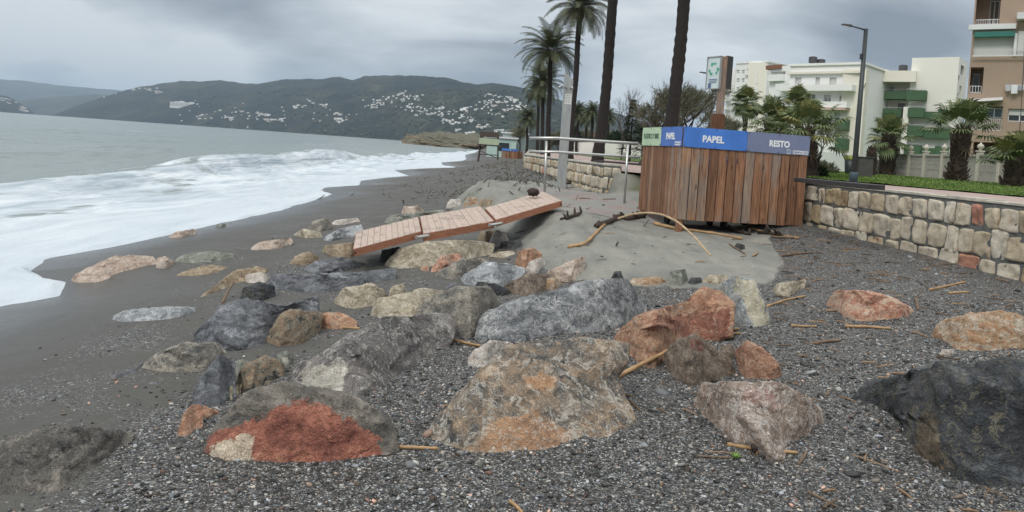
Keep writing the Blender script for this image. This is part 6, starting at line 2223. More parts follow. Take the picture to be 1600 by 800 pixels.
# clipped bushes behind the lamp
for k, (px, py, d, w, h, lb) in enumerate(((1282, 255, 38, .9, .6, 'small reddish bush under the broad fan palm'), (1240, 262, 36, 1.0, .7, 'low green bush behind the RESTO sign'), (1275, 262, 31, .5, .45, 'low dark bush at the foot of the broad fan palm'))):
    b = P(px, py, d); b[2] = float(lawn_z(b[0], b[1]))
    r_ = random.Random(40 + k); V, F, T = [], [], []
    for j in range(1600):
        u = np.array((r_.gauss(0, 1), r_.gauss(0, 1), abs(r_.gauss(0, 1)))); u /= np.linalg.norm(u)
        p = u * np.array((w, w, h)) * r_.uniform(.5, 1.05)
        d_ = u * .09 + np.array((r_.gauss(0, .05), r_.gauss(0, .05), r_.gauss(0, .05))); s = np.cross(d_, (.3, .5, .8)); s = s / (np.linalg.norm(s) + 1e-6) * .03
        i = len(V); V.extend([p - s, p + s, p + d_]); F.append((i, i + 1, i + 2)); T.extend([r_.random()] * 3)
    root = empty('bush', b, lb, 'bush')
    mesh_obj('crown', lists_mesh('crown', V, F, T), root, M_CONIF if k else M_SHRUB)

# ============================================================ buildings
M_BW = plain('white rendered facade', (.78, .76, .70), .8, .05, .15)
M_BCREAM = plain('cream rendered facade', (.77, .73, .64), .8, .05, .15)
M_BWHITE2 = plain('bright white facade', (.80, .80, .78), .8, .05, .15)
M_BROWN = plain('tan brown rendered facade', (.36, .265, .20), .85, .07, .3)
M_GREEN = plain('dark green balcony front', (.05, .108, .052), .7, .10, .4)
M_GLASS = plain('dark window glass', (.035, .042, .046), .12, .3, .4)
M_SHUT = plain('white roller shutter', (.56, .56, .54), .6, .05, .6)
M_GREYSH = plain('grey roller shutter', (.24, .24, .24), .6, .1, .6)
M_FRAME = plain('white window frame', (.70, .70, .70), .5, .03, 2)
M_AWN = plain('teal awning', (.03, .16, .13), .7, .1, 2)
M_AWNP = plain('pinkish awning', (.50, .38, .31), .8, .06, 2)
M_RAILW = plain('white railing bars', (.62, .62, .62), .5, .05, 2)
M_TANK = plain('dark roof tank', (.05, .05, .055), .6, .1, 2)
M_TILE = plain('roof tiles', (.22, .10, .06), .8, .2, 2)
M_REDC = plain('dark red column', (.16, .05, .035), .7, .1, 2)


class Facade:
    """a vertical plane between two photograph columns at given depths"""
    def __init__(s, xl, dl, xr, dr, y=200):
        s.A = P(xl, y, dl); s.B = P(xr, y, dr)
        s.u = s.B - s.A; s.u[2] = 0; s.L = np.linalg.norm(s.u); s.u /= s.L
        s.n = np.array((s.u[1], -s.u[0], 0))
        if s.n @ (CAM - s.A) < 0: s.n = -s.n

    def uz(s, px, py):
        r = ray(px, py)
        t = ((s.A - CAM) @ s.n) / (r @ s.n)
        p = CAM + r * t
        return (p - s.A) @ s.u, p[2]

    def rect(s, x0, y0, x1, y1):
        xm, ym = (x0 + x1) / 2, (y0 + y1) / 2
        return (s.uz(x0, ym)[0], s.uz(x1, ym)[0], s.uz(xm, y1)[1], s.uz(xm, y0)[1])

    def pt(s, u, z, out=0.0):
        p = s.A + s.u * u + s.n * out
        return np.array((p[0], p[1], z))

    def slab(s, mb, u0, u1, z0, z1, o0, o1):
        mb.hexa([s.pt(u0, z0, o0), s.pt(u1, z0, o0), s.pt(u1, z0, o1), s.pt(u0, z0, o1), s.pt(u0, z1, o0), s.pt(u1, z1, o0), s.pt(u1, z1, o1), s.pt(u0, z1, o1)])


def wall_block(name, fc, root, mat, u0, u1, z0, z1, depth, holes=(), lip=0.0):
    """front wall with real openings, plus sides, back and roof; holes: (u0,u1,z0,z1,depth)"""
    mb = MB()
    us = sorted({u0, u1, *[min(max(h[0], u0), u1) for h in holes], *[min(max(h[1], u0), u1) for h in holes]})
    zs = sorted({z0, z1, *[min(max(h[2], z0), z1) for h in holes], *[min(max(h[3], z0), z1) for h in holes]})
    for a, b in zip(us[:-1], us[1:]):
        for c, d in zip(zs[:-1], zs[1:]):
            if b - a < 1e-4 or d - c < 1e-4: continue
            cu, cz_ = (a + b) / 2, (c + d) / 2
            if any(h[0] < cu < h[1] and h[2] < cz_ < h[3] for h in holes): continue
            mb.quad(fc.pt(a, c), fc.pt(b, c), fc.pt(b, d), fc.pt(a, d))
    for h in holes:
        a, b, c, d, dp = h
        mb.quad(fc.pt(a, c), fc.pt(a, c, -dp), fc.pt(a, d, -dp), fc.pt(a, d))
        mb.quad(fc.pt(b, c), fc.pt(b, d), fc.pt(b, d, -dp), fc.pt(b, c, -dp))
        mb.quad(fc.pt(a, c), fc.pt(b, c), fc.pt(b, c, -dp), fc.pt(a, c, -dp))
        mb.quad(fc.pt(a, d), fc.pt(a, d, -dp), fc.pt(b, d, -dp), fc.pt(b, d))
        mb.quad(fc.pt(a, c, -dp), fc.pt(b, c, -dp), fc.pt(b, d, -dp), fc.pt(a, d, -dp))
    D_ = -depth
    mb.quad(fc.pt(u0, z0), fc.pt(u0, z1), fc.pt(u0, z1, D_), fc.pt(u0, z0, D_))
    mb.quad(fc.pt(u1, z0), fc.pt(u1, z0, D_), fc.pt(u1, z1, D_), fc.pt(u1, z1))
    mb.quad(fc.pt(u0, z0, D_), fc.pt(u0, z1, D_), fc.pt(u1, z1, D_), fc.pt(u1, z0, D_))
    mb.quad(fc.pt(u0, z1), fc.pt(u1, z1), fc.pt(u1, z1, D_), fc.pt(u0, z1, D_))
    o = mb.build(name, mat, root)
    if lip:
        m2 = MB(); fc.slab(m2, u0 - lip, u1 + lip, z1 + .01, z1 + .35, lip, D_ - lip)
        m2.build('parapet', mat, root)
    return o


def window(fc, root, r, dp, mat=None, shutter=0.0, mull=1, shmat=None):
    """frame with its pane, set at the back of an opening"""
    a, b, c, d = r
    fr = MB(); t = .07
    o0, o1 = -dp + .03, -dp + .09
    fc.slab(fr, a + .01, a + t, c + .01, d - .01, o0, o1); fc.slab(fr, b - t, b - .01, c + .01, d - .01, o0, o1)
    fc.slab(fr, a + t, b - t, c + .01, c + t, o0, o1); fc.slab(fr, a + t, b - t, d - t, d - .01, o0, o1)
    for k in range(mull):
        m_ = a + (b - a) * (k + 1) / (mull + 1)
        fc.slab(fr, m_ - .035, m_ + .035, c + t, d - t, o0 + .003, o1 - .003)
    w = fr.build('window', M_FRAME, root)
    pn = MB(); fc.slab(pn, a + .03, b - .03, c + .03, d - .03, -dp + .035, -dp + .05)
    pn.build('pane', mat or M_GLASS, w)
    if shutter > 0:
        sh_ = MB(); fc.slab(sh_, a + .02, b - .02, d - (d - c) * shutter, d - .02, o1, o1 + .04)
        sh_.build('shutter', shmat or M_SHUT, w)
    return w


def balcony(fc, root, r, out, mat, name='balcony', open_top=True):
    a, b, c, d = r
    mb = MB(); t = .14
    fc.slab(mb, a, b, c, d, out - t, out)
    fc.slab(mb, a, a + t, c, d, .003, out - t); fc.slab(mb, b - t, b, c, d, .003, out - t)
    fc.slab(mb, a + t, b - t, c, c + .16, .003, out - t)
    o = mb.build(name, mat, root)
    m2 = MB(); zz = d + .22
    m2.tube([fc.pt(a + .05, zz, out - .07), fc.pt(b - .05, zz, out - .07)], .025, 6)
    n_ = max(2, int((b - a) / 1.2))
    for k in range(n_ + 1):
        u_ = a + .06 + (b - a - .12) * k / n_
        m2.tube([fc.pt(u_, d - .01, out - .07), fc.pt(u_, zz, out - .07)], .018, 5)
    m2.build('handrail', M_RAILW, o)
    return o


GZ = 1.3
# ---- white block with green balconies
B1 = empty('apartment_block', (P(1380, 240, 112)[0], P(1380, 240, 112)[1], GZ), 'white and cream apartment block with dark green balconies', 'apartment block')
# right tower
f1 = Facade(1431, 109.5, 1494, 106.5)
H1 = f1.uz(1460, 92)[1]
wins = [f1.rect(1436.5, 134, 1446, 144)]
wall_block('wall', f1, B1, M_BCREAM, f1.uz(1431, 150)[0], f1.uz(1494, 150)[0], GZ, H1, 12, [(*w, .35) for w in wins], .0)
for w in wins: window(f1, B1, w, .35)
fs = Facade(1494, 106.5, 1508, 112)
sw = [fs.rect(1501, 102, 1506.5, 118), fs.rect(1497, 118, 1499.5, 128), fs.rect(1499, 134, 1502, 147), fs.rect(1496, 145, 1498, 154)]
wall_block('side_wall', fs, B1, M_BW, fs.uz(1494.2, 150)[0] + .02, fs.uz(1508, 150)[0], GZ, H1 - .02, 6, [(*w, .35) for w in sw])
for w in sw: window(fs, B1, w, .35, mull=0)
# recessed middle
f2 = Facade(1357, 113.4, 1434, 109.7)
H2 = f2.uz(1390, 114)[1]
dark = [f2.rect(1384, 135, 1396, 147), f2.rect(1373, 161, 1385, 172), f2.rect(1402.5, 161, 1414.5, 172), f2.rect(1370, 188, 1380, 199), f2.rect(1400, 190, 1410, 200), f2.rect(1368, 214, 1378, 226)]
loggia = f2.rect(1365, 129, 1424, 157)
wall_block('wall', f2, B1, M_BCREAM, f2.uz(1352, 150)[0], f2.uz(1436, 150)[0], GZ, H2, 10, [(*w, .4) for w in dark], .0)
for k, w in enumerate(dark): window(f2, B1, w, .4, shutter=0 if k == 0 else .9, shmat=M_GREYSH)
mb = MB(); u0_, u1_ = f2.uz(1364, 130)[0], f2.uz(1434, 130)[0]
z_ = f2.uz(1395, 131)[1]; f2.slab(mb, u0_, u1_, z_, H2 - .02, .01, 3.0)
mb.build('roof_slab', M_BCREAM, B1)
for r in ((1370, 144, 1420, 156.5), (1363, 171.5, 1411, 183.5), (1361, 200, 1408, 212), (1366, 227, 1407, 243)):
    balcony(f2, B1, f2.rect(*r), 2.0, M_GREEN)
f2b = Facade(1408, 109.2, 1486, 105.4)
dk2 = [(1432, 162, 1444, 171), (1430.5, 190, 1440.5, 199), (1427, 219, 1438.5, 229)]
for r in ((1419, 142.5, 1449, 158), (1421, 170, 1446.5, 184), (1420, 198, 1444.5, 213), (1415, 227, 1441, 243)):
    balcony(f2b, B1, f2b.rect(*r), 1.5, M_GREEN)
for r in ((1446, 175.5, 1484, 186), (1444, 204, 1486, 217), (1441, 232, 1483, 246)):
    balcony(f2b, B1, f2b.rect(*r), 1.0, M_GREEN)
for r in ((1467, 172, 1485, 186.3), (1465, 200, 1487, 217.3), (1462, 229, 1484, 246.3)):
    q = f2b.rect(*r); mb = MB(); f2b.slab(mb, q[0], q[1], q[2], q[3], 1.01, 1.2); mb.build('balcony_end', M_GREEN, B1)
mb = MB()
q = f2b.rect(1411, 168, 1420, 246); f2b.slab(mb, q[0], q[1], GZ, q[3], -4, 1.2); mb.build('pier', M_BW, B1)
for r in dk2:
    q = f1.rect(*r); window(f1, B1, q, -.02)
# left wing
f3 = Facade(1222, 112, 1346, 104)
H3 = f3.uz(1285, 102.5)[1]
wl = [f3.rect(1242, 121, 1252, 133), f3.rect(1274, 121, 1281, 132), f3.rect(1296, 121, 1307, 132), f3.rect(1321, 121, 1333, 132),
      f3.rect(1268, 147, 1273.5, 158.5), f3.rect(1287, 148, 1298, 159), f3.rect(1311.5, 149, 1323.5, 161), f3.rect(1304, 175, 1316, 188), f3.rect(1270, 176, 1280, 187), f3.rect(1306, 238, 1318, 249), f3.rect(1308, 206, 1318, 217)]
wall_block('wall', f3, B1, M_BWHITE2, f3.uz(1232, 150)[0], f3.uz(1346, 150)[0], GZ, H3, 12, [(*w, .35) for w in wl], .25)
for k, w in enumerate(wl): window(f3, B1, w, .35, shutter=.95 if k < 4 else (.55 if k in (5, 7) else 0))
mb = MB(); q = f3.rect(1231, 112, 1347, 115.5); f3.slab(mb, q[0], q[1], q[2], q[3], .02, .5); mb.build('cornice', M_BCREAM, B1)
balcony(f3, B1, f3.rect(1225, 134, 1338, 143.5), 1.6, M_BWHITE2)
balcony(f3, B1, f3.rect(1233, 160, 1330, 169), 1.6, M_BWHITE2)
for r in ((1312, 187, 1329, 204), (1312, 217, 1328, 234)):
    balcony(f3, B1, f3.rect(*r), 1.8, M_GREEN)
mb = MB(); q = f3.rect(1291, 169.5, 1328, 173.5); f3.slab(mb, q[0], q[1], q[2], q[3], .02, 1.9); mb.build('awning', M_AWNP, B1)
f3s = Facade(1346.5, 104, 1368, 112.6)
sw = [f3s.rect(1353, 152, 1356, 164), f3s.rect(1350.5, 180, 1353, 188), f3s.rect(1351, 130, 1353, 134), f3s.rect(1349, 213, 1351.5, 222)]
wall_block('side_wall', f3s, B1, M_BCREAM, .03, f3s.L, GZ, f3s.uz(1347, 103)[1], 3, [(*w, .35) for w in sw])
for w in sw: window(f3s, B1, w, .35, mull=0)
for px, py in ((1270, 94), (1282.5, 98), (1411, 107)):
    b = P(px, py + 3, 114); mb = MB()
    mb.tube([b + (0, 0, -1.2), b + (0, 0, -.2), b + (0, 0, -.1)], [.35, .3, .55], 10); mb.tube([b + (0, 0, -.1), b + (0, 0, .75), b + (0, 0, .85)], [.62, .62, .3], 10)
    mb.build('roof_vent', M_TANK, B1)

# ---- far white tower block
B0 = empty('apartment_tower', (P(1170, 240, 165)[0], P(1170, 240, 165)[1], GZ), 'tall white apartment tower half hidden by palms, left of the white block', 'apartment block')
g1 = Facade(1143, 166, 1192, 160)
HT0 = g1.uz(1143, 105)[1]; HT1 = g1.uz(1190, 98)[1]
hl = []
for k in range(6):
    hl.append(g1.rect(1167, 107 + k * 13.5, 1187, 117 + k * 13.5))
sm = [g1.rect(1151 + 8 * j, 109 + k * 13.5, 1155.5 + 8 * j, 114.5 + k * 13.5) for k in range(6) for j in range(2)]
wall_block('wall', g1, B0, M_BWHITE2, .0, g1.L, GZ, HT1, 7, [(*w, 1.4) for w in hl] + [(*w, .3) for w in sm], .2)
for w in sm: window(g1, B0, w, .3, mull=0, shutter=.8)
for w in hl:
    window(g1, B0, (w[0] + (w[1] - w[0]) * .35, w[1] - .3, w[2], w[3] - .3), 1.4)
    balcony(g1, B0, (w[0], w[1], w[2] - .1, w[2] + 1.0), .9, M_BWHITE2)
g2 = Facade(1192.3, 160, 1204, 171)
wall_block('side_wall', g2, B0, M_BCREAM, .04, g2.L, GZ, HT1 - .03, 4)
g3 = Facade(1131, 170, 1142.5, 168)
for k in range(9):
    q = g3.rect(1131, 112 + k * 13.5, 1142, 118 + k * 13.5)
    balcony(g3, B0, q, 1.4, M_BWHITE2)
wall_block('side_wall', g3, B0, M_BWHITE2, 0, g3.L - .05, GZ, g3.uz(1137, 107)[1], 6)
# ---- middle white building
B2 = empty('apartment_building', (P(1215, 240, 138)[0], P(1215, 240, 138)[1], GZ), 'white building with stacked loggias squeezed between tower and block', 'apartment block')
k1 = Facade(1197, 147, 1233, 142)
hl = [k1.rect(1204, 112, 1227, 124), k1.rect(1201, 133, 1205.5, 146), k1.rect(1203, 150, 1206, 158)]
wall_block('wall', k1, B2, M_BWHITE2, 0.0, k1.L, GZ, k1.uz(1222, 103)[1], 10, [(hl[0][0], hl[0][1], hl[0][2], hl[0][3], 1.5)], .0)
window(k1, B2, (hl[0][0] + 1.0, hl[0][0] + 2.2, hl[0][2], hl[0][3] - .3), 1.5, mull=0); window(k1, B2, (hl[0][0] + 3.2, hl[0][1] - .2, hl[0][2], hl[0][3] - .3), 1.5, mull=2)
balcony(k1, B2, (hl[0][0], hl[0][1], hl[0][2] - .4, hl[0][2] + .9), .8, M_BWHITE2)
mb = MB(); q = k1.rect(1199, 101, 1222, 105.5); k1.slab(mb, q[0], q[1], q[3] - .9, q[3] - .1, -4, .4); mb.build('roof', M_TILE, B2)
k2 = Facade(1206, 130, 1236, 126)
kw = [k2.rect(1222.5, 136, 1226, 160)]
wall_block('wall', k2, B2, M_BWHITE2, 0, k2.L, GZ, k2.uz(1222, 131)[1], 6)
mb = MB(); q = k2.rect(1224, 132, 1239, 142); k2.slab(mb, q[0], q[1], q[2], q[3], .1, 1.6); mb.build('balcony_front', M_BWHITE2, B2)

# ---- tan brown block at the right edge
B3 = empty('apartment_block', (P(1560, 245, 60)[0], P(1560, 245, 60)[1], GZ), 'tan brown apartment block cut by the right picture edge', 'apartment block')
h1 = Facade(1507, 62, 1640, 58.8)
HB = 22.0
holes = [(*h1.rect(1525, -14, 1563, 38), 2.2), (*h1.rect(1515.5, 105, 1536, 145), 2.0), (*h1.rect(1513, 166, 1566, 204), .5), (*h1.rect(1521, 52, 1588, 86), .4), (*h1.rect(1575, 170, 1612, 190), .35), (*h1.rect(1520, 223, 1600, 250), 3.0)]
wall_block('wall', h1, B3, M_BROWN, 0, h1.L, GZ, HB, 14, holes)
# upper right return and the slab band
mb = MB(); q = h1.rect(1514, 38.5, 1588, 46.5); h1.slab(mb, q[0], q[1], q[2], q[3], .01, .35); mb.build('white_band', M_FRAME, B3)
def bar_rail(fc, root, r, out, pitch=.16):
    a, b, c, d = r; mb = MB()
    fc.slab(mb, a, b, d - .05, d, out - .05, out); fc.slab(mb, a, b, c, c + .05, out - .05, out)
    n_ = max(2, int((b - a) / pitch))
    for k in range(n_ + 1):
        u_ = a + (b - a) * k / n_
        fc.slab(mb, u_ - .018, u_ + .018, c + .05, d - .05, out - .04, out - .01)
    return mb.build('balcony_railing', M_RAILW, root)
bar_rail(h1, B3, h1.rect(1525, 30, 1562, 38), -.05)
bar_rail(h1, B3, h1.rect(1515.5, 134, 1533, 144.5), -.05)
window(h1, B3, (holes[0][0] + .9, holes[0][1] - .1, holes[0][2], holes[0][3] - .4), 2.2, mat=plain('dim interior wall', (.16, .14, .11), .8, .1, 2), mull=1)
window(h1, B3, (holes[1][0] + .1, holes[1][1] - .3, holes[1][2], holes[1][3] - .3), 2.0, mull=0)
w_ = holes[3]
window(h1, B3, w_[:4], .4, shutter=.99, mull=0)
mb = MB(); q = h1.rect(1523, 50.5, 1586, 58.5); h1.slab(mb, q[0], q[1], q[2], q[3], .02, .45); mb.build('awning', M_AWN, B3)
mb = MB(); q = h1.rect(1584, 52, 1589, 88); h1.slab(mb, q[0], q[1], q[2], q[3], .01, .12); mb.build('shutter_post', M_FRAME, B3)
mb = MB(); q = h1.rect(1520, 78, 1640, 88)
h1.slab(mb, q[0], q[1], q[2] - .05, q[2] + .06, .3, .38); h1.slab(mb, q[0], q[1], q[3] - .04, q[3], .32, .37)
mb.build('balcony_railing', M_RAILW, B3)
w2 = h1.rect(1590, 48, 1640, 86); window(h1, B3, w2, -.02, shutter=.99, mull=0)
w_ = holes[2]
window(h1, B3, (w_[0], w_[1], w_[2] + 1.1, w_[3] - .1), .5, mull=3, mat=plain('teal curtained glass', (.05, .085, .085), .15, .3, 1))
bar_rail(h1, B3, (w_[0] + .05, w_[1] - .05, w_[2] + .02, w_[2] + 1.0), -.02, .13)
mb = MB(); q = h1.rect(1509, 152, 1567, 158)
u0_, u1_, z1_ = q[0], q[1], q[3]
mb.hexa([h1.pt(u0_, z1_ - .55, 1.1), h1.pt(u1_, z1_ - .3, 1.1), h1.pt(u1_, z1_ - .25, .02), h1.pt(u0_, z1_ - .5, .02), h1.pt(u0_, z1_ - .5, 1.1), h1.pt(u1_, z1_ - .25, 1.1), h1.pt(u1_, z1_ + .05, .02), h1.pt(u0_, z1_ - .2, .02)])
mb.build('awning', M_SHUT, B3)
window(h1, B3, holes[4][:4], .35, shutter=.5, mull=1)
mb = MB(); q = h1.rect(1571, 133, 1600, 141); h1.slab(mb, q[0], q[1], q[2], q[3], .3, .36)
lau = mb.build('drying_rack', M_RAILW, B3)
for a, b, c, d, col in ((1572, 133, 1579, 143, (.45, .46, .48)), (1580, 134, 1590, 147, (.70, .70, .72)), (1590, 134, 1598, 142, (.30, .31, .33))):
    q = h1.rect(a, b, c, d); mb = MB(); h1.slab(mb, q[0], q[1], q[2], q[3], .38, .43)
    mb.build('washing', plain('washing %d' % int(col[0] * 100), col, .9, .1, 3), lau)
mb = MB(); q = h1.rect(1589, 22, 1640, 32); h1.slab(mb, q[0], q[1], q[2], q[3], .02, 1.0); mb.build('upper_balcony', M_RAILW, B3)
for x in (1530, 1546, 1568, 1590):
    q = h1.rect(x - 3, 225, x + 3, 250); mb = MB(); h1.slab(mb, q[0], q[1], GZ, q[3], -2.9, -2.4); mb.build('column', M_REDC, B3)
mb = MB(); mb.tube([P(1589, 268, 52), P(1600, 100, 55), P(1603, -5, 57)], .035, 6); tag(mb.build('cable', M_TANK, smooth=True), 'dark cable hanging down in front of the brown block', 'cable')

# ---- balustrade along the gardens
M_BAL = plain('cream cast balustrade', (.47, .43, .365), .8, .08, 2)
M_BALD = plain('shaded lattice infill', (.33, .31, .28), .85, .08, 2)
bp = [(1377, 269.5, 55), (1398, 271.5, 53), (1420, 273.5, 51), (1444, 275.5, 48.8), (1472, 277.5, 46.4), (1500, 279.7, 44), (1528, 281.5, 41.8), (1561, 284.5, 39.3), (1602, 287.8, 36.5), (1650, 291, 33.8)]
bps = [P(*q) for q in bp]
for q in bps: q[2] = float(lawn_z(q[0], q[1])) - .02
fz = empty('balustrade', bps[4], 'long cream lattice balustrade with ball topped posts behind the lawn', 'balustrade')
BH = 1.62
for i in range(len(bps) - 1):
    a, b = bps[i], bps[i + 1]
    L = np.linalg.norm((b - a)[:2]); uu = (b - a) / L; uu[2] = 0
    nn_ = np.array((uu[1], -uu[0], 0))
    mb = MB()
    def sl(u0, u1, z0, z1, t, mb=mb, a=a, uu=uu, nn_=nn_):
        q = [a + uu * u0 - nn_ * t, a + uu * u1 - nn_ * t, a + uu * u1 + nn_ * t, a + uu * u0 + nn_ * t]
        mb.hexa([p + np.array((0, 0, z0)) for p in q] + [p + np.array((0, 0, z1)) for p in q])
    sl(.1, L - .1, 0, .30, .09); sl(.1, L - .1, BH - .16, BH - .03, .10)
    n_ = max(6, int(L / .22))
    for k in range(n_):
        u_ = .12 + (L - .24) * (k + .5) / n_
        sl(u_ - .045, u_ + .045, .30, BH - .16, .05)
    for z in (.62, .94, 1.22):
        sl(.1, L - .1, z, z + .06, .035)
    mb.build('lattice_panel', M_BALD, fz)
for i, q in enumerate(bps):
    mb = MB(); mb.box(q + (0, 0, .86), (.26, .26, 1.72)); mb.box(q + (0, 0, 1.76), (.34, .34, .08))
    p_ = mb.build('post', M_BAL, fz)
    mb = MB(); s = [(.10, 1.80), (.07, 1.86), (.15, 1.93), (.18, 2.02), (.15, 2.11), (.06, 2.18), (.03, 2.26)]
    mb.tube([q + (0, 0, z) for _, z in s], [r for r, _ in s], 10); mb.build('finial', M_BAL, p_, smooth=True)
# low white walls under the palms
def low_wall(label, p0, p1, h, mat, t=.2):
    p0[2] = float(lawn_z(p0[0], p0[1])); p1[2] = float(lawn_z(p1[0], p1[1]))
    d = (p1 - p0); d[2] = 0; d /= np.linalg.norm(d); n = np.array((d[1], -d[0], 0)) * t / 2
    mb = MB(); q = [p0 - n, p1 - n, p1 + n, p0 + n]
    mb.hexa([p - np.array((0, 0, .2)) for p in q] + [p + np.array((0, 0, h)) for p in q])
    return tag(mb.build('garden_wall', mat, bevel=.02), label, 'garden wall')
low_wall('white garden wall between the bin enclosure and the lamp post', P(1255, 266, 48), P(1338, 268, 52), 1.3, M_BWHITE2)
low_wall('grey garden wall section left of the balustrade', P(1340, 268, 54), P(1376, 269.5, 55.2), 1.1, plain('grey garden wall', (.30, .30, .29), .85, .1, 1))
low_wall('long white garden wall far behind the railing', P(880, 236, 105), P(1000, 240, 70), 1.6, M_BW)
# small pinkish house beyond the railing
pc = P(944, 216, 150); root = empty('garden_house', (pc[0], pc[1], LAND), 'small pinkish house glimpsed right of the first big trunk', 'house')
mb = MB(); mb.box((pc[0], pc[1], 3.0), (5, 5, 4.2)); mb.build('wall', plain('salmon house wall', (.42, .28, .22), .85, .08, 1), root)
mb = MB(); mb.box((pc[0], pc[1], 5.3), (5.6, 5.6, .4)); mb.build('roof', M_TILE, root)
mb = MB(); mb.box((pc[0], pc[1] - 2.52, 3.6), (1.2, .1, 1.2)); mb.build('window', M_GLASS, root)

# ============================================================ street furniture
M_LAMP = plain('dark green black lamp paint', (.022, .03, .032), .45, .15, 6)
def street_lamp(label, xb, yb, xt, yt, d, r=.085, arm=-.5, z0=None):
    b = P(xb, yb, d); b[2] = float(lawn_z(b[0], b[1])) if z0 is None else z0
    t_ = P(xt, yt, d); t_[1] = b[1]; t_[0] = b[0] + (t_[0] - b[0]) * .3
    root = empty('street_lamp', b, label, 'street lamp')
    mb = MB(); mb.tube([b - (0, 0, .1), b + (t_ - b) * .3, t_], [r * 1.15, r, r * .8], 14); mb.build('pole', M_LAMP, root, smooth=True)
    mb = MB(); mb.tube([b, b + (0, 0, .32), b + (0, 0, .36)], [r * 1.7, r * 1.6, r * 1.2], 14); mb.build('base_sleeve', plain('blue green sleeve paint', (.03, .06, .075), .45, .1, 6), root, smooth=True)
    mb = MB(); e = t_ + (arm, 0, .06); mb.tube([t_ - (0, 0, .05), t_ + (arm * .4, 0, .0), e], [.03, .028, .025], 8); mb.build('arm', M_LAMP, root, smooth=True)
    mb = MB(); s = np.sign(arm)
    mb.hexa([e + q for q in ((0, -.08, -.03), (s * .34, -.07, .02), (s * .34, .07, .02), (0, .08, -.03), (0, -.06, .045), (s * .32, -.05, .06), (s * .32, .05, .06), (0, .06, .045))])
    hd = mb.build('lamp_head', M_LAMP, root, bevel=.01)
    mb = MB(); mb.quad(e + (s * .06, -.05, -.028), e + (s * .30, -.045, .008), e + (s * .30, .045, .008), e + (s * .06, .05, -.028)); mb.build('lens', M_FRAME, hd)
    return root, b, t_
rt, lb_, lt_ = street_lamp('tall dark street lamp on the lawn right of the bin enclosure', 1333, 287, 1353, 46, 25.5)
mb = MB(); k = lb_ + (lt_ - lb_) * .82; mb.box(k + (-.07, 0, 0), (.1, .12, .18)); mb.build('control_box', M_LAMP, rt, bevel=.01)
mb = MB(); k = lb_ + (lt_ - lb_) * .52; mb.tube([k, k + (0, 0, .05)], .078, 14); mb.build('band', M_PYLON, rt)
street_lamp('farther street lamp behind the recycling board, its head left of it', 1108, 240, 1109, 117, 38, .06, -.40, z0=LAND)

# litter bin with a yellow green bag
b = P(1327, 277, 34); b[2] = float(lawn_z(b[0], b[1]))
root = empty('litter_bin', b, 'dark litter bin with a yellow green bag rim beside the street lamp', 'litter bin')
mb = MB(); mb.tube([b + (0, 0, .1), b + (0, 0, .15), b + (0, 0, .85)], [.2, .21, .27], 16); mb.build('body', M_LAMP, root, smooth=True)
mb = MB(); mb.tube([b + (0, 0, .74), b + (0, 0, .90), b + (0, 0, .93)], [.285, .29, .26], 16, cap=False); mb.build('bag_rim', plain('yellow green bin bag', (.22, .24, .05), .6, .15, 8, bump=.5), root, smooth=True)
mb = MB(); mb.box(b + (.31, 0, .5), (.05, .06, 1.0)); mb.build('post', M_LAMP, root)
# utility box
b = P(1349, 277, 33); b[2] = float(lawn_z(b[0], b[1]))
root = empty('utility_box', b, 'low dark utility box left of the palm stump', 'utility box')
mb = MB(); mb.box(b + (0, 0, .42), (.62, .4, .84)); mb.build('cabinet', plain('dark cabinet', (.07, .065, .06), .6, .15, 4), root, bevel=.02)
mb = MB(); mb.box(b + (0, 0, .86), (.68, .46, .05)); mb.build('lid', M_LAMP, root, bevel=.01)

# ---- far end of the beach: watch tower, kiosk, second bin enclosure
tb = P(763, 246, 75); tb[2] = float(ground_z(tb[0], tb[1]))
root = empty('lifeguard_tower', tb, 'wooden lifeguard watch tower far down the beach', 'lifeguard tower')
ft = lambda py_: P(763, py_, 75)[2]
M_TWOOD = plain('dark tower timber', (.075, .055, .045), .8, .2, 3)
for dx_ in (-.95, .95):
    for dy_ in (-.8, .8):
        mb = MB(); mb.tube([tb + (dx_ * 1.05, dy_, -.2), np.array((tb[0] + dx_ * .85, tb[1] + dy_ * .9, ft(207)))], .07, 6); mb.build('leg', M_TWOOD, root)
mb = MB(); mb.box((tb[0], tb[1], ft(227)), (2.3, 2.0, .14)); mb.build('platform', M_TWOOD, root)
mb = MB()
zc_ = (ft(216) + ft(226)) / 2
mb.box((tb[0], tb[1] - .95, zc_), (2.0, .06, ft(217) - ft(226))); mb.build('front_panel', plain('pale green tower panel', (.40, .47, .32), .7, .1, 3), root)
mb = MB(); mb.box((tb[0], tb[1], (ft(206) + ft(214)) / 2), (1.9, 1.8, ft(206) - ft(214))); mb.build('cabin_top', M_TWOOD, root, bevel=.03)
mb = MB(); mb.tube([tb + (-1.0, -.85, .6), tb + (1.0, -.85, .6)], .05, 5); mb.tube([tb + (-1.0, -.85, 1.0), tb + (.9, -.85, .3)], .04, 5); mb.build('brace', M_TWOOD, root)
kb = P(783, 240, 118); kb[2] = float(ground_z(kb[0], kb[1]))
root = empty('beach_kiosk', kb, 'pale green beach kiosk at the far end of the promenade', 'kiosk')
mb = MB(); mb.box(kb + (0, 0, 1.4), (4.6, 3.2, 3.0)); mb.build('wall', plain('pale mint kiosk wall', (.42, .55, .50), .7, .06, 1), root)
mb = MB(); mb.box(kb + (0, 0, 3.05), (5.2, 3.8, .25)); mb.build('roof', M_RAILW, root)
mb = MB(); mb.box(kb + (.4, -1.62, 1.6), (1.6, .08, 1.3)); mb.build('hatch', M_GLASS, root)
kb2 = P(803, 238, 122); kb2[2] = 1.0
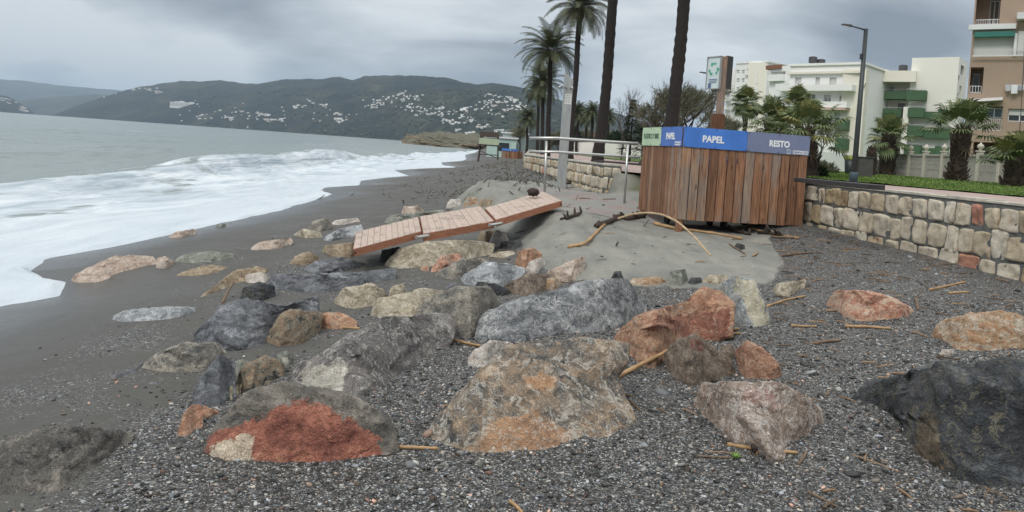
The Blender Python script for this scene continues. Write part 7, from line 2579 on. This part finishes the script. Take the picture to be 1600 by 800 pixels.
root = empty('beach_kiosk', kb2, 'second pale kiosk behind the far bin enclosure', 'kiosk')
mb = MB(); mb.box(kb2 + (0, 0, 1.5), (4.0, 3.0, 2.6)); mb.build('wall', plain('pale grey kiosk wall', (.46, .54, .53), .7, .06, 1), root)
mb = MB(); mb.box(kb2 + (0, 0, 2.95), (4.6, 3.6, .22)); mb.build('roof', M_RAILW, root)
fb = P(800, 247, 88); fb[2] = float(ground_z(fb[0], fb[1]))
root = empty('bin_enclosure', fb, 'second wooden bin enclosure far down the beach beside the wall', 'bin enclosure')
r_ = random.Random(2)
fw = 1.25
for (x0, y0, x1, y1) in ((-fw, -.7, fw * .5, -.7), (fw * .5, -.7, fw, .6), (-fw, .6, -fw, -.7), (fw, .6, -fw, .6)):
    mb = MB(); n_ = 9
    for k in range(n_):
        mb.c = r_.random()
        a = np.array((x0, y0)) + (np.array((x1, y1)) - (x0, y0)) * (k + .06) / n_; c = np.array((x0, y0)) + (np.array((x1, y1)) - (x0, y0)) * (k + .94) / n_
        q = [(fb[0] + a[0], fb[1] + a[1]), (fb[0] + c[0], fb[1] + c[1]), (fb[0] + c[0] * .97, fb[1] + c[1] * .97), (fb[0] + a[0] * .97, fb[1] + a[1] * .97)]
        mb.prism(q, fb[2] + .05, fb[2] + .92)
    mb.build('plank_panel', M_POSTW, root)
for (a, c, mt) in ((-fw, -.25, M_BLUE), (-.2, fw * .5, M_BLUE2)):
    mb = MB(); mb.box((fb[0] + (a + c) / 2, fb[1] - .74, fb[2] + 1.06), (c - a, .03, .26)); mb.build('sign_panel', mt, root)

# ============================================================ air between here and the hills
mb = MB()
mb.box((0, 2500, 395), (26000, 26000, 815))
m = bpy.data.materials.new('sea haze'); m.use_nodes = True
t = NT(m.node_tree); t.n.clear()
o_ = t.new('ShaderNodeOutputMaterial'); v_ = t.new('ShaderNodeVolumePrincipled')
v_.inputs['Color'].default_value = (.62, .80, 1.0, 1)
v_.inputs['Density'].default_value = 0.000085
v_.inputs['Anisotropy'].default_value = 0.0
t.l.new(v_.outputs[0], o_.inputs['Volume'])
hz = mb.build('haze', m, loc=(0, 0, 0))
tag(hz, kind='stuff')
